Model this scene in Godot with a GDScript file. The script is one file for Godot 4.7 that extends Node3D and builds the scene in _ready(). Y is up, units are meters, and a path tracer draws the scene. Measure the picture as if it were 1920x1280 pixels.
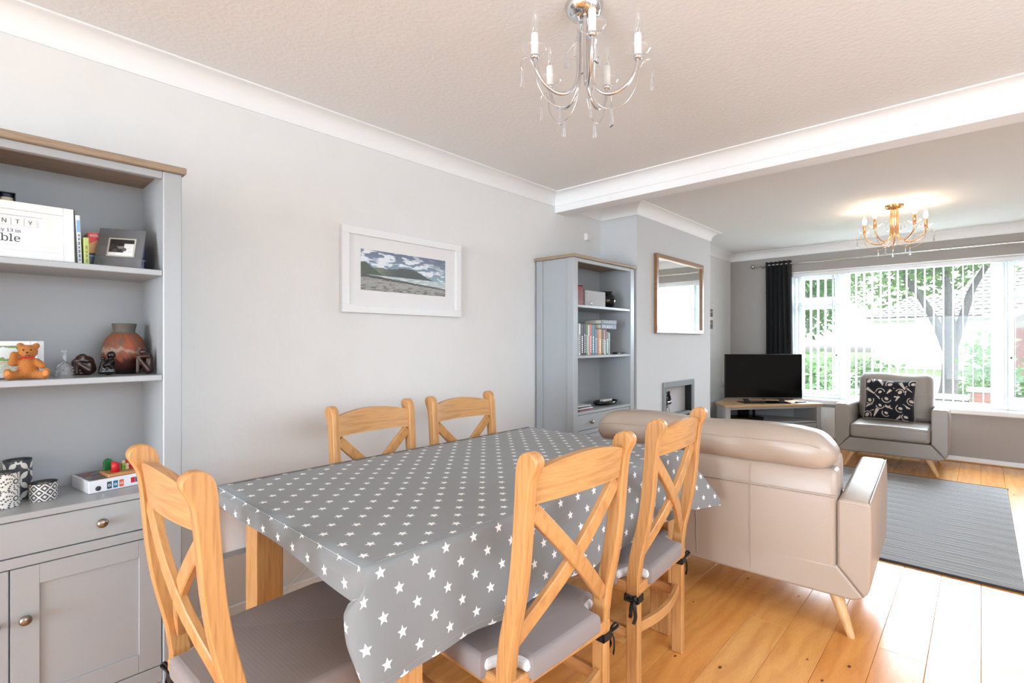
extends Node3D

const CEIL := 2.43
const ROOM_W := 3.93
const ZW := -7.113      # inner face of the window wall
const ZB := 6.5        # inner face of the wall behind the camera

var M := {}
var counts := {}
var rng := RandomNumberGenerator.new()
var T := Transform3D.IDENTITY
var bend = null


func _ready() -> void:
	rng.seed = 20240611
	# ---- camera
	var cam := Camera3D.new()
	cam.name = "camera"
	cam.position = Vector3(2.51, 1.26, 0.0)
	cam.rotation_degrees = Vector3(0, 42.7, 0)
	cam.fov = 67.77
	cam.near = 0.02
	cam.far = 400.0
	add_child(cam)
	cam.current = true
	# ---- sky, exposure
	var env := Environment.new()
	env.background_mode = Environment.BG_SKY
	var sky_mat := ProceduralSkyMaterial.new()
	sky_mat.sky_top_color = Color(0.86, 0.92, 1.0)
	sky_mat.sky_horizon_color = Color(0.97, 0.985, 1.0)
	sky_mat.ground_bottom_color = Color(0.55, 0.56, 0.54)
	sky_mat.ground_horizon_color = Color(0.78, 0.79, 0.78)
	sky_mat.sky_energy_multiplier = 1.7
	sky_mat.ground_energy_multiplier = 1.0
	var sky := Sky.new()
	sky.sky_material = sky_mat
	env.sky = sky
	env.tonemap_mode = Environment.TONE_MAPPER_LINEAR
	env.tonemap_exposure = 1.18
	env.sdfgi_enabled = true
	env.ssao_enabled = true
	env.ssil_enabled = true
	var we := WorldEnvironment.new()
	we.name = "world_environment"
	we.environment = env
	add_child(we)
	# ---- sun: high, from the side of the house, so that it lights the street and no room
	var sun := DirectionalLight3D.new()
	sun.name = "sun"
	sun.light_color = Color(1.0, 0.96, 0.9)
	sun.light_energy = 0.9
	sun.light_angular_distance = 2.0
	sun.shadow_enabled = true
	sun.sky_mode = DirectionalLight3D.SKY_MODE_LIGHT_ONLY
	add_child(sun)
	sun.look_at_from_position(Vector3(8, 10, 2.4), Vector3.ZERO)
	# ---- daylight that comes in through the patio doors behind the camera, and through the front window, plus a fill lamp at an added side window
	day_light("patio_daylight", Vector3(2.2, 1.06, ZB - 0.07), Vector3(2.2, 1.06, -3), Vector2(2.5, 2.0), 40.0, Color(0.86, 0.935, 1.0))
	day_light("added_side_fill", Vector3(ROOM_W - 0.06, 1.5, -1.1), Vector3(0, 1.35, -1.3), Vector2(3.0, 1.15), 4.0, Color(0.87, 0.94, 1.0))  # added fill lamp for surfaces facing the right wall, no known source
	day_light("window_daylight", Vector3(1.965, 2.6, ZW - 1.7), Vector3(1.965, 0.5, -4.2), Vector2(3.6, 2.4), 105.0, Color(0.88, 0.945, 1.0))
	materials()
	structure()
	window_parts()
	patio_door()
	added_side_window()
	outside()
	dining()
	living()
	cabinets()
	chandeliers()
	wall_things()


func day_light(called: String, at: Vector3, towards: Vector3, size: Vector2, energy: float, color: Color) -> void:
	var a := AreaLight3D.new()
	a.name = called
	a.area_size = size
	a.area_normalize_energy = true
	a.light_energy = energy
	a.light_color = color
	a.area_range = 20.0
	a.shadow_enabled = true
	add_child(a)
	a.look_at_from_position(at, towards)


# ------------------------------------------------------------------ naming
func numbered(n: String) -> String:
	counts[n] = counts.get(n, -1) + 1
	return n if counts[n] == 0 else "%s_%03d" % [n, counts[n]]


func tag(o: Node3D, label: String, category: String, group := "") -> Node3D:
	o.set_meta("label", label)
	o.set_meta("category", category)
	if group != "":
		o.set_meta("group", group)
	return o


func thing(called: String, label: String, category: String, at := Vector3.ZERO, turn := 0.0, group := "") -> Node3D:
	var o := Node3D.new()
	o.name = numbered(called)
	add_child(o)
	o.position = at
	o.rotation_degrees.y = turn
	tag(o, label, category, group)
	return o


func copy_of(src: Node3D, label: String, at: Vector3, turn: float) -> Node3D:
	var base: String = src.name
	var o: Node3D = src.duplicate()
	o.name = numbered(base.rstrip("_0123456789"))
	add_child(o)
	o.position = at
	o.rotation_degrees.y = turn
	if label != "":
		o.set_meta("label", label)
	return o


func put(s: SurfaceTool, called: String, mat: Material, parent: Node = null) -> MeshInstance3D:
	s.generate_normals()
	s.index()
	var m := s.commit()
	m.surface_set_material(0, mat)
	return put_mesh(m, called, parent)


func put_mesh(m: Mesh, called: String, parent: Node = null) -> MeshInstance3D:
	var o := MeshInstance3D.new()
	o.mesh = m
	if parent == null:
		o.name = numbered(called)
		add_child(o)
	else:
		o.name = called
		parent.add_child(o, true)
	return o


func struct(s: SurfaceTool, called: String, mat: Material, parent: Node = null) -> MeshInstance3D:
	var o := put(s, called, mat, parent)
	if parent == null:
		o.set_meta("kind", "structure")
	return o


# ------------------------------------------------------------------ shapes
func st() -> SurfaceTool:
	var s := SurfaceTool.new()
	s.begin(Mesh.PRIMITIVE_TRIANGLES)
	s.set_smooth_group(-1)
	return s


func vx(s: SurfaceTool, v: Vector3) -> void:
	s.add_vertex(T * (bend.call(v) if bend != null else v))


func tri(s: SurfaceTool, a: Vector3, b: Vector3, c: Vector3) -> void:   # counter-clockwise from outside
	vx(s, a)
	vx(s, c)
	vx(s, b)


func quad(s: SurfaceTool, a: Vector3, b: Vector3, c: Vector3, d: Vector3) -> void:
	tri(s, a, b, c)
	tri(s, a, c, d)


func quad_uv(s: SurfaceTool, p: Array, t: Array) -> void:   # counter-clockwise, with texture places
	for k in [0, 2, 1, 0, 3, 2]:
		s.set_uv(t[k])
		vx(s, p[k])


func oq(s: SurfaceTool, p: Array, ctr: Vector3) -> void:   # a face of a convex body, turned outwards
	var n: Vector3 = (p[1] - p[0]).cross(p[2] - p[0])
	var mid := Vector3.ZERO
	for q in p:
		mid += q
	mid /= p.size()
	var q2 := p.duplicate()
	if n.dot(mid - ctr) < 0:
		q2.reverse()
	tri(s, q2[0], q2[1], q2[2])
	if q2.size() == 4:
		tri(s, q2[0], q2[2], q2[3])


func bb(s: SurfaceTool, c: Vector3, size: Vector3, b := 0.003) -> void:   # box with chamfered edges
	var h := size * 0.5
	b = minf(b, minf(h.x, minf(h.y, h.z)) * 0.6)
	s.set_smooth_group(-1)
	var v := func(sg: Vector3, ax: int) -> Vector3:
		var q := Vector3(sg.x * (h.x - b), sg.y * (h.y - b), sg.z * (h.z - b))
		q[ax] = sg[ax] * h[ax]
		return c + q
	if b <= 0.0:
		b = 0.0
	for ax in 3:
		var b1 := (ax + 1) % 3
		var b2 := (ax + 2) % 3
		for sg in [-1.0, 1.0]:
			var f := []
			for k in [[-1.0, -1.0], [1.0, -1.0], [1.0, 1.0], [-1.0, 1.0]]:
				var g := Vector3.ZERO
				g[ax] = sg
				g[b1] = k[0]
				g[b2] = k[1]
				f.append(v.call(g, ax))
			oq(s, f, c)
		if b > 0.0:
			for k in [[-1.0, -1.0], [1.0, -1.0], [1.0, 1.0], [-1.0, 1.0]]:
				var g1 := Vector3.ZERO
				g1[b1] = k[0]
				g1[b2] = k[1]
				g1[ax] = -1.0
				var g2 := g1
				g2[ax] = 1.0
				oq(s, [v.call(g1, b1), v.call(g2, b1), v.call(g2, b2), v.call(g1, b2)], c)
	if b > 0.0:
		for sx in [-1.0, 1.0]:
			for sy in [-1.0, 1.0]:
				for sz in [-1.0, 1.0]:
					var g := Vector3(sx, sy, sz)
					oq(s, [v.call(g, 0), v.call(g, 1), v.call(g, 2)], c)


func b2(s: SurfaceTool, lo: Vector3, hi: Vector3, b := 0.003) -> void:
	bb(s, (lo + hi) * 0.5, (hi - lo).abs(), b)


func frames_along(pts: Array) -> Array:
	var out := []
	var n := Vector3.ZERO
	for i in pts.size():
		var t: Vector3 = (pts[min(i + 1, pts.size() - 1)] - pts[max(i - 1, 0)]).normalized()
		if i == 0:
			n = t.cross(Vector3.UP if absf(t.y) < 0.9 else Vector3.RIGHT).normalized()
		else:
			n = (n - t * n.dot(t)).normalized()
		out.append([t, n, t.cross(n)])
	return out


func tube(s: SurfaceTool, pts: Array, r, n := 10, caps := true, flat := 1.0) -> void:
	var fr := frames_along(pts)
	s.set_smooth_group(1)
	var rings := []
	for i in pts.size():
		var ri: float = r[i] if r is Array else r
		var ring := []
		for k in n:
			var a := TAU * k / n
			ring.append(pts[i] + fr[i][1] * cos(a) * ri + fr[i][2] * sin(a) * ri * flat)
		rings.append(ring)
	for i in pts.size() - 1:
		for k in n:
			var k2 := (k + 1) % n
			quad(s, rings[i][k], rings[i][k2], rings[i + 1][k2], rings[i + 1][k])
	if caps:
		s.set_smooth_group(-1)
		for k in n:
			var k2 := (k + 1) % n
			tri(s, pts[0], rings[0][k2], rings[0][k])
			tri(s, pts[-1], rings[-1][k], rings[-1][k2])


func curve(pts: Array, per := 6) -> Array:   # a smooth line through the points
	var out := []
	for i in pts.size() - 1:
		var p0: Vector3 = pts[max(i - 1, 0)]
		var p1: Vector3 = pts[i]
		var p2: Vector3 = pts[i + 1]
		var p3: Vector3 = pts[min(i + 2, pts.size() - 1)]
		for k in per:
			out.append(p1.cubic_interpolate(p2, p0, p3, float(k) / per))
	out.append(pts[-1])
	return out


func lathe(s: SurfaceTool, prof: Array, n := 24, c := Vector3.ZERO, with_uv := false) -> void:   # (radius, height), upwards on the outside
	s.set_smooth_group(1)
	for i in prof.size() - 1:
		for k in n:
			var a := TAU * k / n
			var a2 := TAU * (k + 1) / n
			var q := func(j: int, g: float) -> Vector3:
				return c + Vector3(prof[j].x * cos(g), prof[j].y, -prof[j].x * sin(g))
			if with_uv:
				var u1 := float(k) / n
				var u2 := float(k + 1) / n
				var h: float = prof[-1].y - prof[0].y
				quad_uv(s, [q.call(i, a), q.call(i, a2), q.call(i + 1, a2), q.call(i + 1, a)], [Vector2(u1, 1 - (prof[i].y - prof[0].y) / h), Vector2(u2, 1 - (prof[i].y - prof[0].y) / h), Vector2(u2, 1 - (prof[i + 1].y - prof[0].y) / h), Vector2(u1, 1 - (prof[i + 1].y - prof[0].y) / h)])
			elif prof[i].x < 1e-6:
				tri(s, q.call(i, a), q.call(i + 1, a2), q.call(i + 1, a))
			elif prof[i + 1].x < 1e-6:
				tri(s, q.call(i, a), q.call(i, a2), q.call(i + 1, a))
			else:
				quad(s, q.call(i, a), q.call(i, a2), q.call(i + 1, a2), q.call(i + 1, a))


func inset(poly: PackedVector2Array, d: float) -> PackedVector2Array:
	var out := PackedVector2Array()
	var n := poly.size()
	for i in n:
		var e1 := (poly[i] - poly[(i + n - 1) % n]).normalized()
		var e2 := (poly[(i + 1) % n] - poly[i]).normalized()
		var n1 := Vector2(-e1.y, e1.x)
		var n2 := Vector2(-e2.y, e2.x)
		out.append(poly[i] + (n1 + n2) * (d / maxf(0.35, 1.0 + n1.dot(n2))))
	return out


func prism(s: SurfaceTool, pts: Array, z0: float, z1: float, b := 0.003, smooth := false, steps := 1) -> void:   # polygon (counter-clockwise in xy) drawn out along z
	var poly := PackedVector2Array(pts)
	if Geometry2D.is_polygon_clockwise(poly):
		poly.reverse()
	var n := poly.size()
	var levels := []
	for k in steps + 1:
		var a := PI / 2 * k / steps
		levels.append([b * (1 - sin(a)), b * (1 - cos(a))])
	var rings := []
	for k in steps + 1:
		rings.append([inset(poly, levels[k][0]), z0 + levels[k][1]])
	for k in range(steps, -1, -1):
		rings.append([inset(poly, levels[k][0]), z1 - levels[k][1]])
	if b <= 0.0:
		rings = [[poly, z0], [poly, z1]]
	var group := []
	var g := 1
	for i in n:
		var e1 := (poly[i] - poly[(i + n - 1) % n]).normalized()
		var e2 := (poly[(i + 1) % n] - poly[i]).normalized()
		if e1.dot(e2) < 0.78:
			g += 1
		group.append(g)
	if n > 1 and (poly[0] - poly[n - 1]).normalized().dot((poly[1] - poly[0]).normalized()) >= 0.78:
		for i in n:
			if group[i] == g:
				group[i] = group[0]
	for r in rings.size() - 1:
		for i in n:
			s.set_smooth_group(group[i] if smooth else -1)
			var j := (i + 1) % n
			var p: PackedVector2Array = rings[r][0]
			var q: PackedVector2Array = rings[r + 1][0]
			quad(s, Vector3(p[i].x, p[i].y, rings[r][1]), Vector3(p[j].x, p[j].y, rings[r][1]), Vector3(q[j].x, q[j].y, rings[r + 1][1]), Vector3(q[i].x, q[i].y, rings[r + 1][1]))
	s.set_smooth_group(-1)
	var cap: PackedVector2Array = rings[0][0]
	var ids := Geometry2D.triangulate_polygon(cap)
	if ids.is_empty():
		ids = Geometry2D.triangulate_polygon(poly)
	for k in range(0, ids.size(), 3):
		var a2 := cap[ids[k]]
		var b3 := cap[ids[k + 1]]
		var c2 := cap[ids[k + 2]]
		if (b3 - a2).cross(c2 - a2) < 0:
			var h := b3
			b3 = c2
			c2 = h
		var z := z1
		tri(s, Vector3(a2.x, a2.y, z), Vector3(b3.x, b3.y, z), Vector3(c2.x, c2.y, z))
		z = z0
		tri(s, Vector3(a2.x, a2.y, z), Vector3(c2.x, c2.y, z), Vector3(b3.x, b3.y, z))


func steps_along(h: float, r: float, inner: int, arc: int) -> Array:
	var out := []
	for k in arc:
		out.append(-h + r * tan(PI / 4 * k / arc))
	for k in inner + 1:
		out.append(lerpf(-(h - r), h - r, float(k) / inner))
	for k in range(arc - 1, -1, -1):
		out.append(-out[k])
	return out


func rbox(s: SurfaceTool, c: Vector3, size: Vector3, r: float, inner := 4, arc := 3) -> void:   # box with round edges
	var h := size * 0.5
	r = minf(r, minf(h.x, minf(h.y, h.z)) * 0.98)
	s.set_smooth_group(1)
	var ring := func(q: Vector3) -> Vector3:
		var core := q.clamp(-(h - Vector3(r, r, r)), h - Vector3(r, r, r))
		return c + core + (q - core).normalized() * r
	for ax in 3:
		var i1 := (ax + 1) % 3
		var i2 := (ax + 2) % 3
		var u := steps_along(h[i1], r, inner, arc)
		var w := steps_along(h[i2], r, inner, arc)
		for sg in [-1.0, 1.0]:
			for i in u.size() - 1:
				for j in w.size() - 1:
					var f := []
					for k in [[i, j], [i + 1, j], [i + 1, j + 1], [i, j + 1]]:
						var q := Vector3.ZERO
						q[ax] = sg * h[ax]
						q[i1] = u[k[0]]
						q[i2] = w[k[1]]
						f.append(ring.call(q))
					if sg > 0:
						quad(s, f[0], f[1], f[2], f[3])
					else:
						quad(s, f[3], f[2], f[1], f[0])


func bar(s: SurfaceTool, pts: Array, w: Vector3, t: Vector3, b := 0.003) -> void:   # rectangular bar along points; w and t: half width and half thickness as vectors
	s.set_smooth_group(-1)
	var wl := w.length()
	var tl := t.length()
	var wn := w / wl
	var tn := t / tl
	var sec := [[wl, tl - b], [wl - b, tl], [-wl + b, tl], [-wl, tl - b], [-wl, -tl + b], [-wl + b, -tl], [wl - b, -tl], [wl, -tl + b]]
	var along: Vector3 = pts[-1] - pts[0]
	if w.cross(t).dot(along) < 0:
		sec.reverse()
	for i in pts.size() - 1:
		for k in 8:
			var a: Array = sec[k]
			var c: Array = sec[(k + 1) % 8]
			var oa: Vector3 = wn * a[0] + tn * a[1]
			var oc: Vector3 = wn * c[0] + tn * c[1]
			quad(s, pts[i] + oa, pts[i] + oc, pts[i + 1] + oc, pts[i + 1] + oa)
	for k in range(1, 7):
		var o := []
		for q in [0, k, k + 1]:
			o.append(wn * sec[q][0] + tn * sec[q][1])
		tri(s, pts[0] + o[0], pts[0] + o[2], pts[0] + o[1])
		tri(s, pts[-1] + o[0], pts[-1] + o[1], pts[-1] + o[2])


func sheet(s: SurfaceTool, nu: int, nv: int, f: Callable, uv = null, flip := false) -> void:
	s.set_smooth_group(1)
	var g := []
	for i in nu + 1:
		var row := []
		for j in nv + 1:
			row.append(f.call(float(i) / nu, float(j) / nv))
		g.append(row)
	for i in nu:
		for j in nv:
			var idx := [[i, j], [i + 1, j], [i + 1, j + 1], [i, j + 1]]
			if flip:
				idx.reverse()
			for k in [0, 2, 1, 0, 3, 2]:
				var a: Array = idx[k]
				if uv != null:
					s.set_uv(uv.call(float(a[0]) / nu, float(a[1]) / nv))
				vx(s, g[a[0]][a[1]])


func ball(s: SurfaceTool, c: Vector3, r: Vector3, n := 16) -> void:
	var m := n / 2
	sheet(s, n, m, func(u: float, v: float) -> Vector3:
		var a := -u * TAU
		var e := (v - 0.5) * PI
		return c + Vector3(cos(a) * cos(e) * r.x, sin(e) * r.y, sin(a) * cos(e) * r.z))


# ------------------------------------------------------------------ materials
func mat(called: String, color: Color, rough := 0.5, metal := 0.0, spec := 0.5) -> StandardMaterial3D:
	var m := StandardMaterial3D.new()
	m.resource_name = called
	m.albedo_color = color
	m.roughness = rough
	m.metallic = metal
	m.metallic_specular = spec
	M[called] = m
	return m


func noise_tex(freq: float, octaves: int, ramp: Array, size := 512, sd := 1, kind := FastNoiseLite.TYPE_SIMPLEX_SMOOTH, warp := 0.0) -> NoiseTexture2D:
	var n := FastNoiseLite.new()
	n.noise_type = kind
	n.seed = sd
	n.frequency = freq
	n.fractal_octaves = octaves
	if warp > 0.0:
		n.domain_warp_enabled = true
		n.domain_warp_amplitude = warp
		n.domain_warp_frequency = freq * 0.6
	var t := NoiseTexture2D.new()
	t.noise = n
	t.width = size
	t.height = size
	t.seamless = true
	if ramp.size():
		var g := Gradient.new()
		var offs := PackedFloat32Array()
		var cols := PackedColorArray()
		for r in ramp:
			offs.append(r[0])
			cols.append(r[1])
		g.offsets = offs
		g.colors = cols
		t.color_ramp = g
	return t


func grey(v: float) -> Color:
	return Color(v, v, v)


func tri_map(m: StandardMaterial3D, scale: Vector3, world := false) -> StandardMaterial3D:
	m.uv1_triplanar = true
	m.uv1_world_triplanar = world
	m.uv1_scale = scale
	m.uv1_triplanar_sharpness = 4.0
	return m


func bumpy(m: StandardMaterial3D, t: Texture2D, cm: float) -> StandardMaterial3D:
	m.heightmap_enabled = true
	m.heightmap_texture = t
	m.heightmap_scale = cm
	return m


func picture(w: int, h: int, f: Callable) -> ImageTexture:
	var im := Image.create(w, h, false, Image.FORMAT_RGB8)
	for y in h:
		for x in w:
			im.set_pixel(x, y, f.call((x + 0.5) / w, (y + 0.5) / h))
	return ImageTexture.create_from_image(im)


func print_mat(called: String, t: Texture2D, rough := 0.5) -> StandardMaterial3D:
	var m := mat(called, Color.WHITE, rough)
	m.albedo_texture = t
	return m


func wood(called: String, tint: Color, scale: Vector3, grain: Texture2D, relief: Texture2D, rough := 0.42, offset := Vector3.ZERO) -> StandardMaterial3D:
	var m := mat(called, tint, rough)
	m.albedo_texture = grain
	m.uv1_offset = offset
	tri_map(m, scale)
	bumpy(m, relief, 0.02)
	return m


func star_inside(p: Vector2, r: float) -> bool:   # a five-pointed star, tip towards -y
	var a := atan2(p.x, -p.y)
	var d := p.length()
	var k := fposmod(a + PI / 5, TAU / 5) - PI / 5
	k = absf(k)
	var tip := Vector2(r, 0)
	var dent := Vector2(r * 0.45 * cos(PI / 5), r * 0.45 * sin(PI / 5))
	var q := Vector2(d * cos(k), d * sin(k))
	return (dent - tip).cross(q - tip) > 0


func materials() -> void:
	var fine := noise_tex(0.05, 4, [], 512, 3)
	var grain := noise_tex(0.012, 5, [[0.0, Color(0.86, 0.82, 0.78)], [0.35, Color(0.95, 0.93, 0.91)], [0.55, Color(1, 1, 1)], [0.8, Color(0.97, 0.95, 0.93)], [1.0, Color(0.88, 0.85, 0.81)]], 512, 5, FastNoiseLite.TYPE_SIMPLEX_SMOOTH, 18.0)
	var relief := noise_tex(0.06, 3, [], 256, 8)
	var leather_bump := noise_tex(0.07, 3, [], 512, 11, FastNoiseLite.TYPE_CELLULAR)
	var weave := picture(64, 64, func(u: float, v: float) -> Color:
		var a := 0.5 + 0.5 * sin(u * TAU * 8)
		var b := 0.5 + 0.5 * sin(v * TAU * 8)
		return grey(0.35 + 0.3 * a + 0.3 * b))
	var artex := noise_tex(0.03, 4, [], 512, 21)
	var mottled := noise_tex(0.01, 3, [[0.0, grey(0.99)], [0.5, grey(1.0)], [1.0, grey(0.99)]], 256, 31)

	# room shell
	var m := mat("ceiling_paint", Color(0.915, 0.915, 0.91), 0.9, 0.0, 0.3)
	tri_map(bumpy(m, artex, 0.1), Vector3(2.2, 2.2, 2.2), true)
	m = mat("cream_paint", Color(0.89, 0.885, 0.875), 0.85, 0.0, 0.3)
	m.albedo_texture = mottled
	tri_map(bumpy(m, fine, 0.05), Vector3(0.8, 0.8, 0.8), true)
	m = mat("pale_grey_paint", Color(0.80, 0.80, 0.80), 0.85, 0.0, 0.3)
	tri_map(bumpy(m, fine, 0.05), Vector3(0.8, 0.8, 0.8), true)
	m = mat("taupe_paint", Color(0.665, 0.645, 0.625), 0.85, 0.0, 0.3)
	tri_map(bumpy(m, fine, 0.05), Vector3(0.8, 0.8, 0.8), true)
	mat("white_gloss", Color(0.93, 0.93, 0.925), 0.4)
	mat("cove_white", Color(0.935, 0.935, 0.93), 0.7)
	mat("upvc", Color(0.90, 0.915, 0.93), 0.3)
	mat("slat_fabric", Color(0.93, 0.93, 0.925), 0.8).backlight_enabled = true
	M.slat_fabric.backlight = Color(0.75, 0.75, 0.74)
	mat("weight_white", Color(0.92, 0.92, 0.92), 0.5)
	m = mat("pane_glass", Color(1, 1, 1, 0.02), 0.02, 0.0, 0.17)
	m.transparency = BaseMaterial3D.TRANSPARENCY_ALPHA
	mat("handle_white", Color(0.93, 0.93, 0.93), 0.35)
	mat("lock_dark", Color(0.15, 0.13, 0.12), 0.4)

	# floor planks: oak with long grain, drawn once for six boards
	oak_boards()

	# furniture
	wood("oak_up", Color(0.79, 0.585, 0.365), Vector3(9, 0.6, 9), grain, relief, 0.4)
	wood("oak_across", Color(0.79, 0.59, 0.375), Vector3(0.6, 9, 9), grain, relief, 0.4, Vector3(0.3, 0.1, 0.2))
	wood("oak_deep", Color(0.785, 0.575, 0.36), Vector3(9, 9, 0.6), grain, relief, 0.4, Vector3(0.1, 0.6, 0.2))
	wood("oak_slant", Color(0.79, 0.585, 0.365), Vector3(3, 1.6, 9), grain, relief, 0.4, Vector3(0.4, 0.3, 0.6))
	wood("leg_oak", Color(0.87, 0.70, 0.50), Vector3(7, 1.2, 7), grain, relief, 0.4)
	wood("top_oak", Color(0.61, 0.535, 0.455), Vector3(0.9, 9, 9), grain, relief, 0.5)
	wood("tv_oak", Color(0.78, 0.645, 0.49), Vector3(0.9, 9, 9), grain, relief, 0.5)
	wood("mirror_wood", Color(0.56, 0.40, 0.26), Vector3(4, 4, 4), grain, relief, 0.3)
	wood("toy_wood", Color(0.76, 0.56, 0.36), Vector3(9, 9, 2), grain, relief, 0.5)
	m = mat("grey_lacquer", Color(0.645, 0.66, 0.67), 0.33)
	m = mat("grey_inside", Color(0.645, 0.66, 0.67), 0.5)
	mat("knob_metal", Color(0.60, 0.56, 0.52), 0.28, 1.0)
	mat("chrome", Color(0.86, 0.86, 0.87), 0.08, 1.0)
	mat("steel_rod", Color(0.72, 0.70, 0.68), 0.22, 1.0)
	mat("glow_tinted_chrome", Color(0.95, 0.76, 0.56), 0.15, 1.0)  # chrome with the warm glow of the lit bulbs put into its colour
	m = mat("crystal", Color(0.97, 0.98, 1.0, 0.06), 0.02)
	m.transparency = BaseMaterial3D.TRANSPARENCY_ALPHA
	m.refraction_enabled = true
	m.refraction_scale = 0.05
	m = mat("bulb_glass", Color(1, 1, 1, 0.03), 0.02)
	m.transparency = BaseMaterial3D.TRANSPARENCY_ALPHA
	mat("candle_white", Color(0.94, 0.94, 0.93), 0.35)
	m = mat("bulb_lit", Color(1, 0.95, 0.88), 0.3)
	m.emission_enabled = true
	m.emission = Color(1.0, 0.9, 0.76)
	m.emission_energy_multiplier = 4.0

	m = mat("leather", Color(0.675, 0.605, 0.545), 0.36)
	tri_map(bumpy(m, leather_bump, 0.02), Vector3(5, 5, 5))
	m = mat("leather_grey", Color(0.60, 0.565, 0.53), 0.34)
	tri_map(bumpy(m, leather_bump, 0.02), Vector3(5, 5, 5))
	mat("stitch", Color(0.80, 0.72, 0.65), 0.6)
	mat("stitch_grey", Color(0.70, 0.65, 0.61), 0.6)
	m = mat("pad_cloth", Color(0.56, 0.52, 0.51), 0.9)
	m.rim_enabled = true
	m.rim = 0.35
	tri_map(bumpy(m, weave, 0.02), Vector3(12, 12, 12))
	mat("pad_white", Color(0.88, 0.88, 0.88), 0.9)
	mat("ribbon", Color(0.06, 0.06, 0.065), 0.6)
	m = mat("curtain_cloth", Color(0.115, 0.115, 0.12), 0.95)
	m.rim_enabled = true
	m.rim = 0.2
	tri_map(bumpy(m, weave, 0.02), Vector3(14, 14, 14))
	m = mat("cloth_under", Color(0.88, 0.88, 0.885), 0.9)
	tri_map(bumpy(m, weave, 0.015), Vector3(14, 14, 14))

	# table cloth: white stars printed on grey, on a staggered grid
	var stars := picture(512, 512, func(u: float, v: float) -> Color:
		var c := Color(0.53, 0.535, 0.535)
		c *= 0.97 + 0.03 * sin(u * TAU * 40) + 0.03 * sin(v * TAU * 40)
		for q in [Vector2(0, 0), Vector2(1, 0), Vector2(0, 1), Vector2(1, 1), Vector2(0.5, 0.5)]:
			if star_inside(Vector2(u, v) - q, 0.155):
				c = Color(0.93, 0.925, 0.92)
		return c)
	m = mat("star_cloth", Color.WHITE, 0.75, 0.0, 0.35)
	m.albedo_texture = stars
	m.rim_enabled = true
	m.rim = 0.25

	# rug: fine streaks of light and dark grey yarn along its length
	var yarn := noise_tex(0.02, 4, [[0.0, Color(0.33, 0.31, 0.30)], [0.35, Color(0.47, 0.46, 0.45)], [0.5, Color(0.60, 0.59, 0.58)], [0.68, Color(0.74, 0.73, 0.72)], [1.0, Color(0.84, 0.83, 0.81)]], 1024, 41)
	m = mat("rug_yarn", Color.WHITE, 0.95)
	m.albedo_texture = yarn
	m.rim_enabled = true
	m.rim = 0.3
	tri_map(bumpy(m, noise_tex(0.09, 3, [], 512, 43), 0.3), Vector3(0.035, 3, 6.5), true)
	m = mat("rug_edge", Color(0.30, 0.27, 0.25), 0.95)
	tri_map(bumpy(m, noise_tex(0.09, 3, [], 512, 44), 0.3), Vector3(20, 20, 20), true)

	mat("tv_black", Color(0.012, 0.012, 0.013), 0.16, 0.0, 0.35)
	mat("tv_trim", Color(0.45, 0.43, 0.42), 0.3, 0.8)
	mat("black_gloss", Color(0.015, 0.013, 0.013), 0.1)
	mat("black_matt", Color(0.035, 0.035, 0.037), 0.55)
	mat("fire_grey", Color(0.47, 0.48, 0.48), 0.5)
	mat("fire_dark", Color(0.055, 0.055, 0.06), 0.6)
	mat("fire_back", Color(0.72, 0.70, 0.70), 0.8)
	mat("mirror_glass", Color(0.93, 0.94, 0.94), 0.01, 1.0)
	mat("frame_white", Color(0.91, 0.91, 0.91), 0.45)
	mat("mount_card", Color(0.90, 0.895, 0.89), 0.8)
	mat("plastic_white", Color(0.90, 0.90, 0.89), 0.4)
	mat("metal_dark", Color(0.2, 0.2, 0.2), 0.4, 0.9)
	mat("page_cream", Color(0.87, 0.84, 0.78), 0.8)
	mat("ink", Color(0.23, 0.25, 0.27), 0.7)


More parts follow.
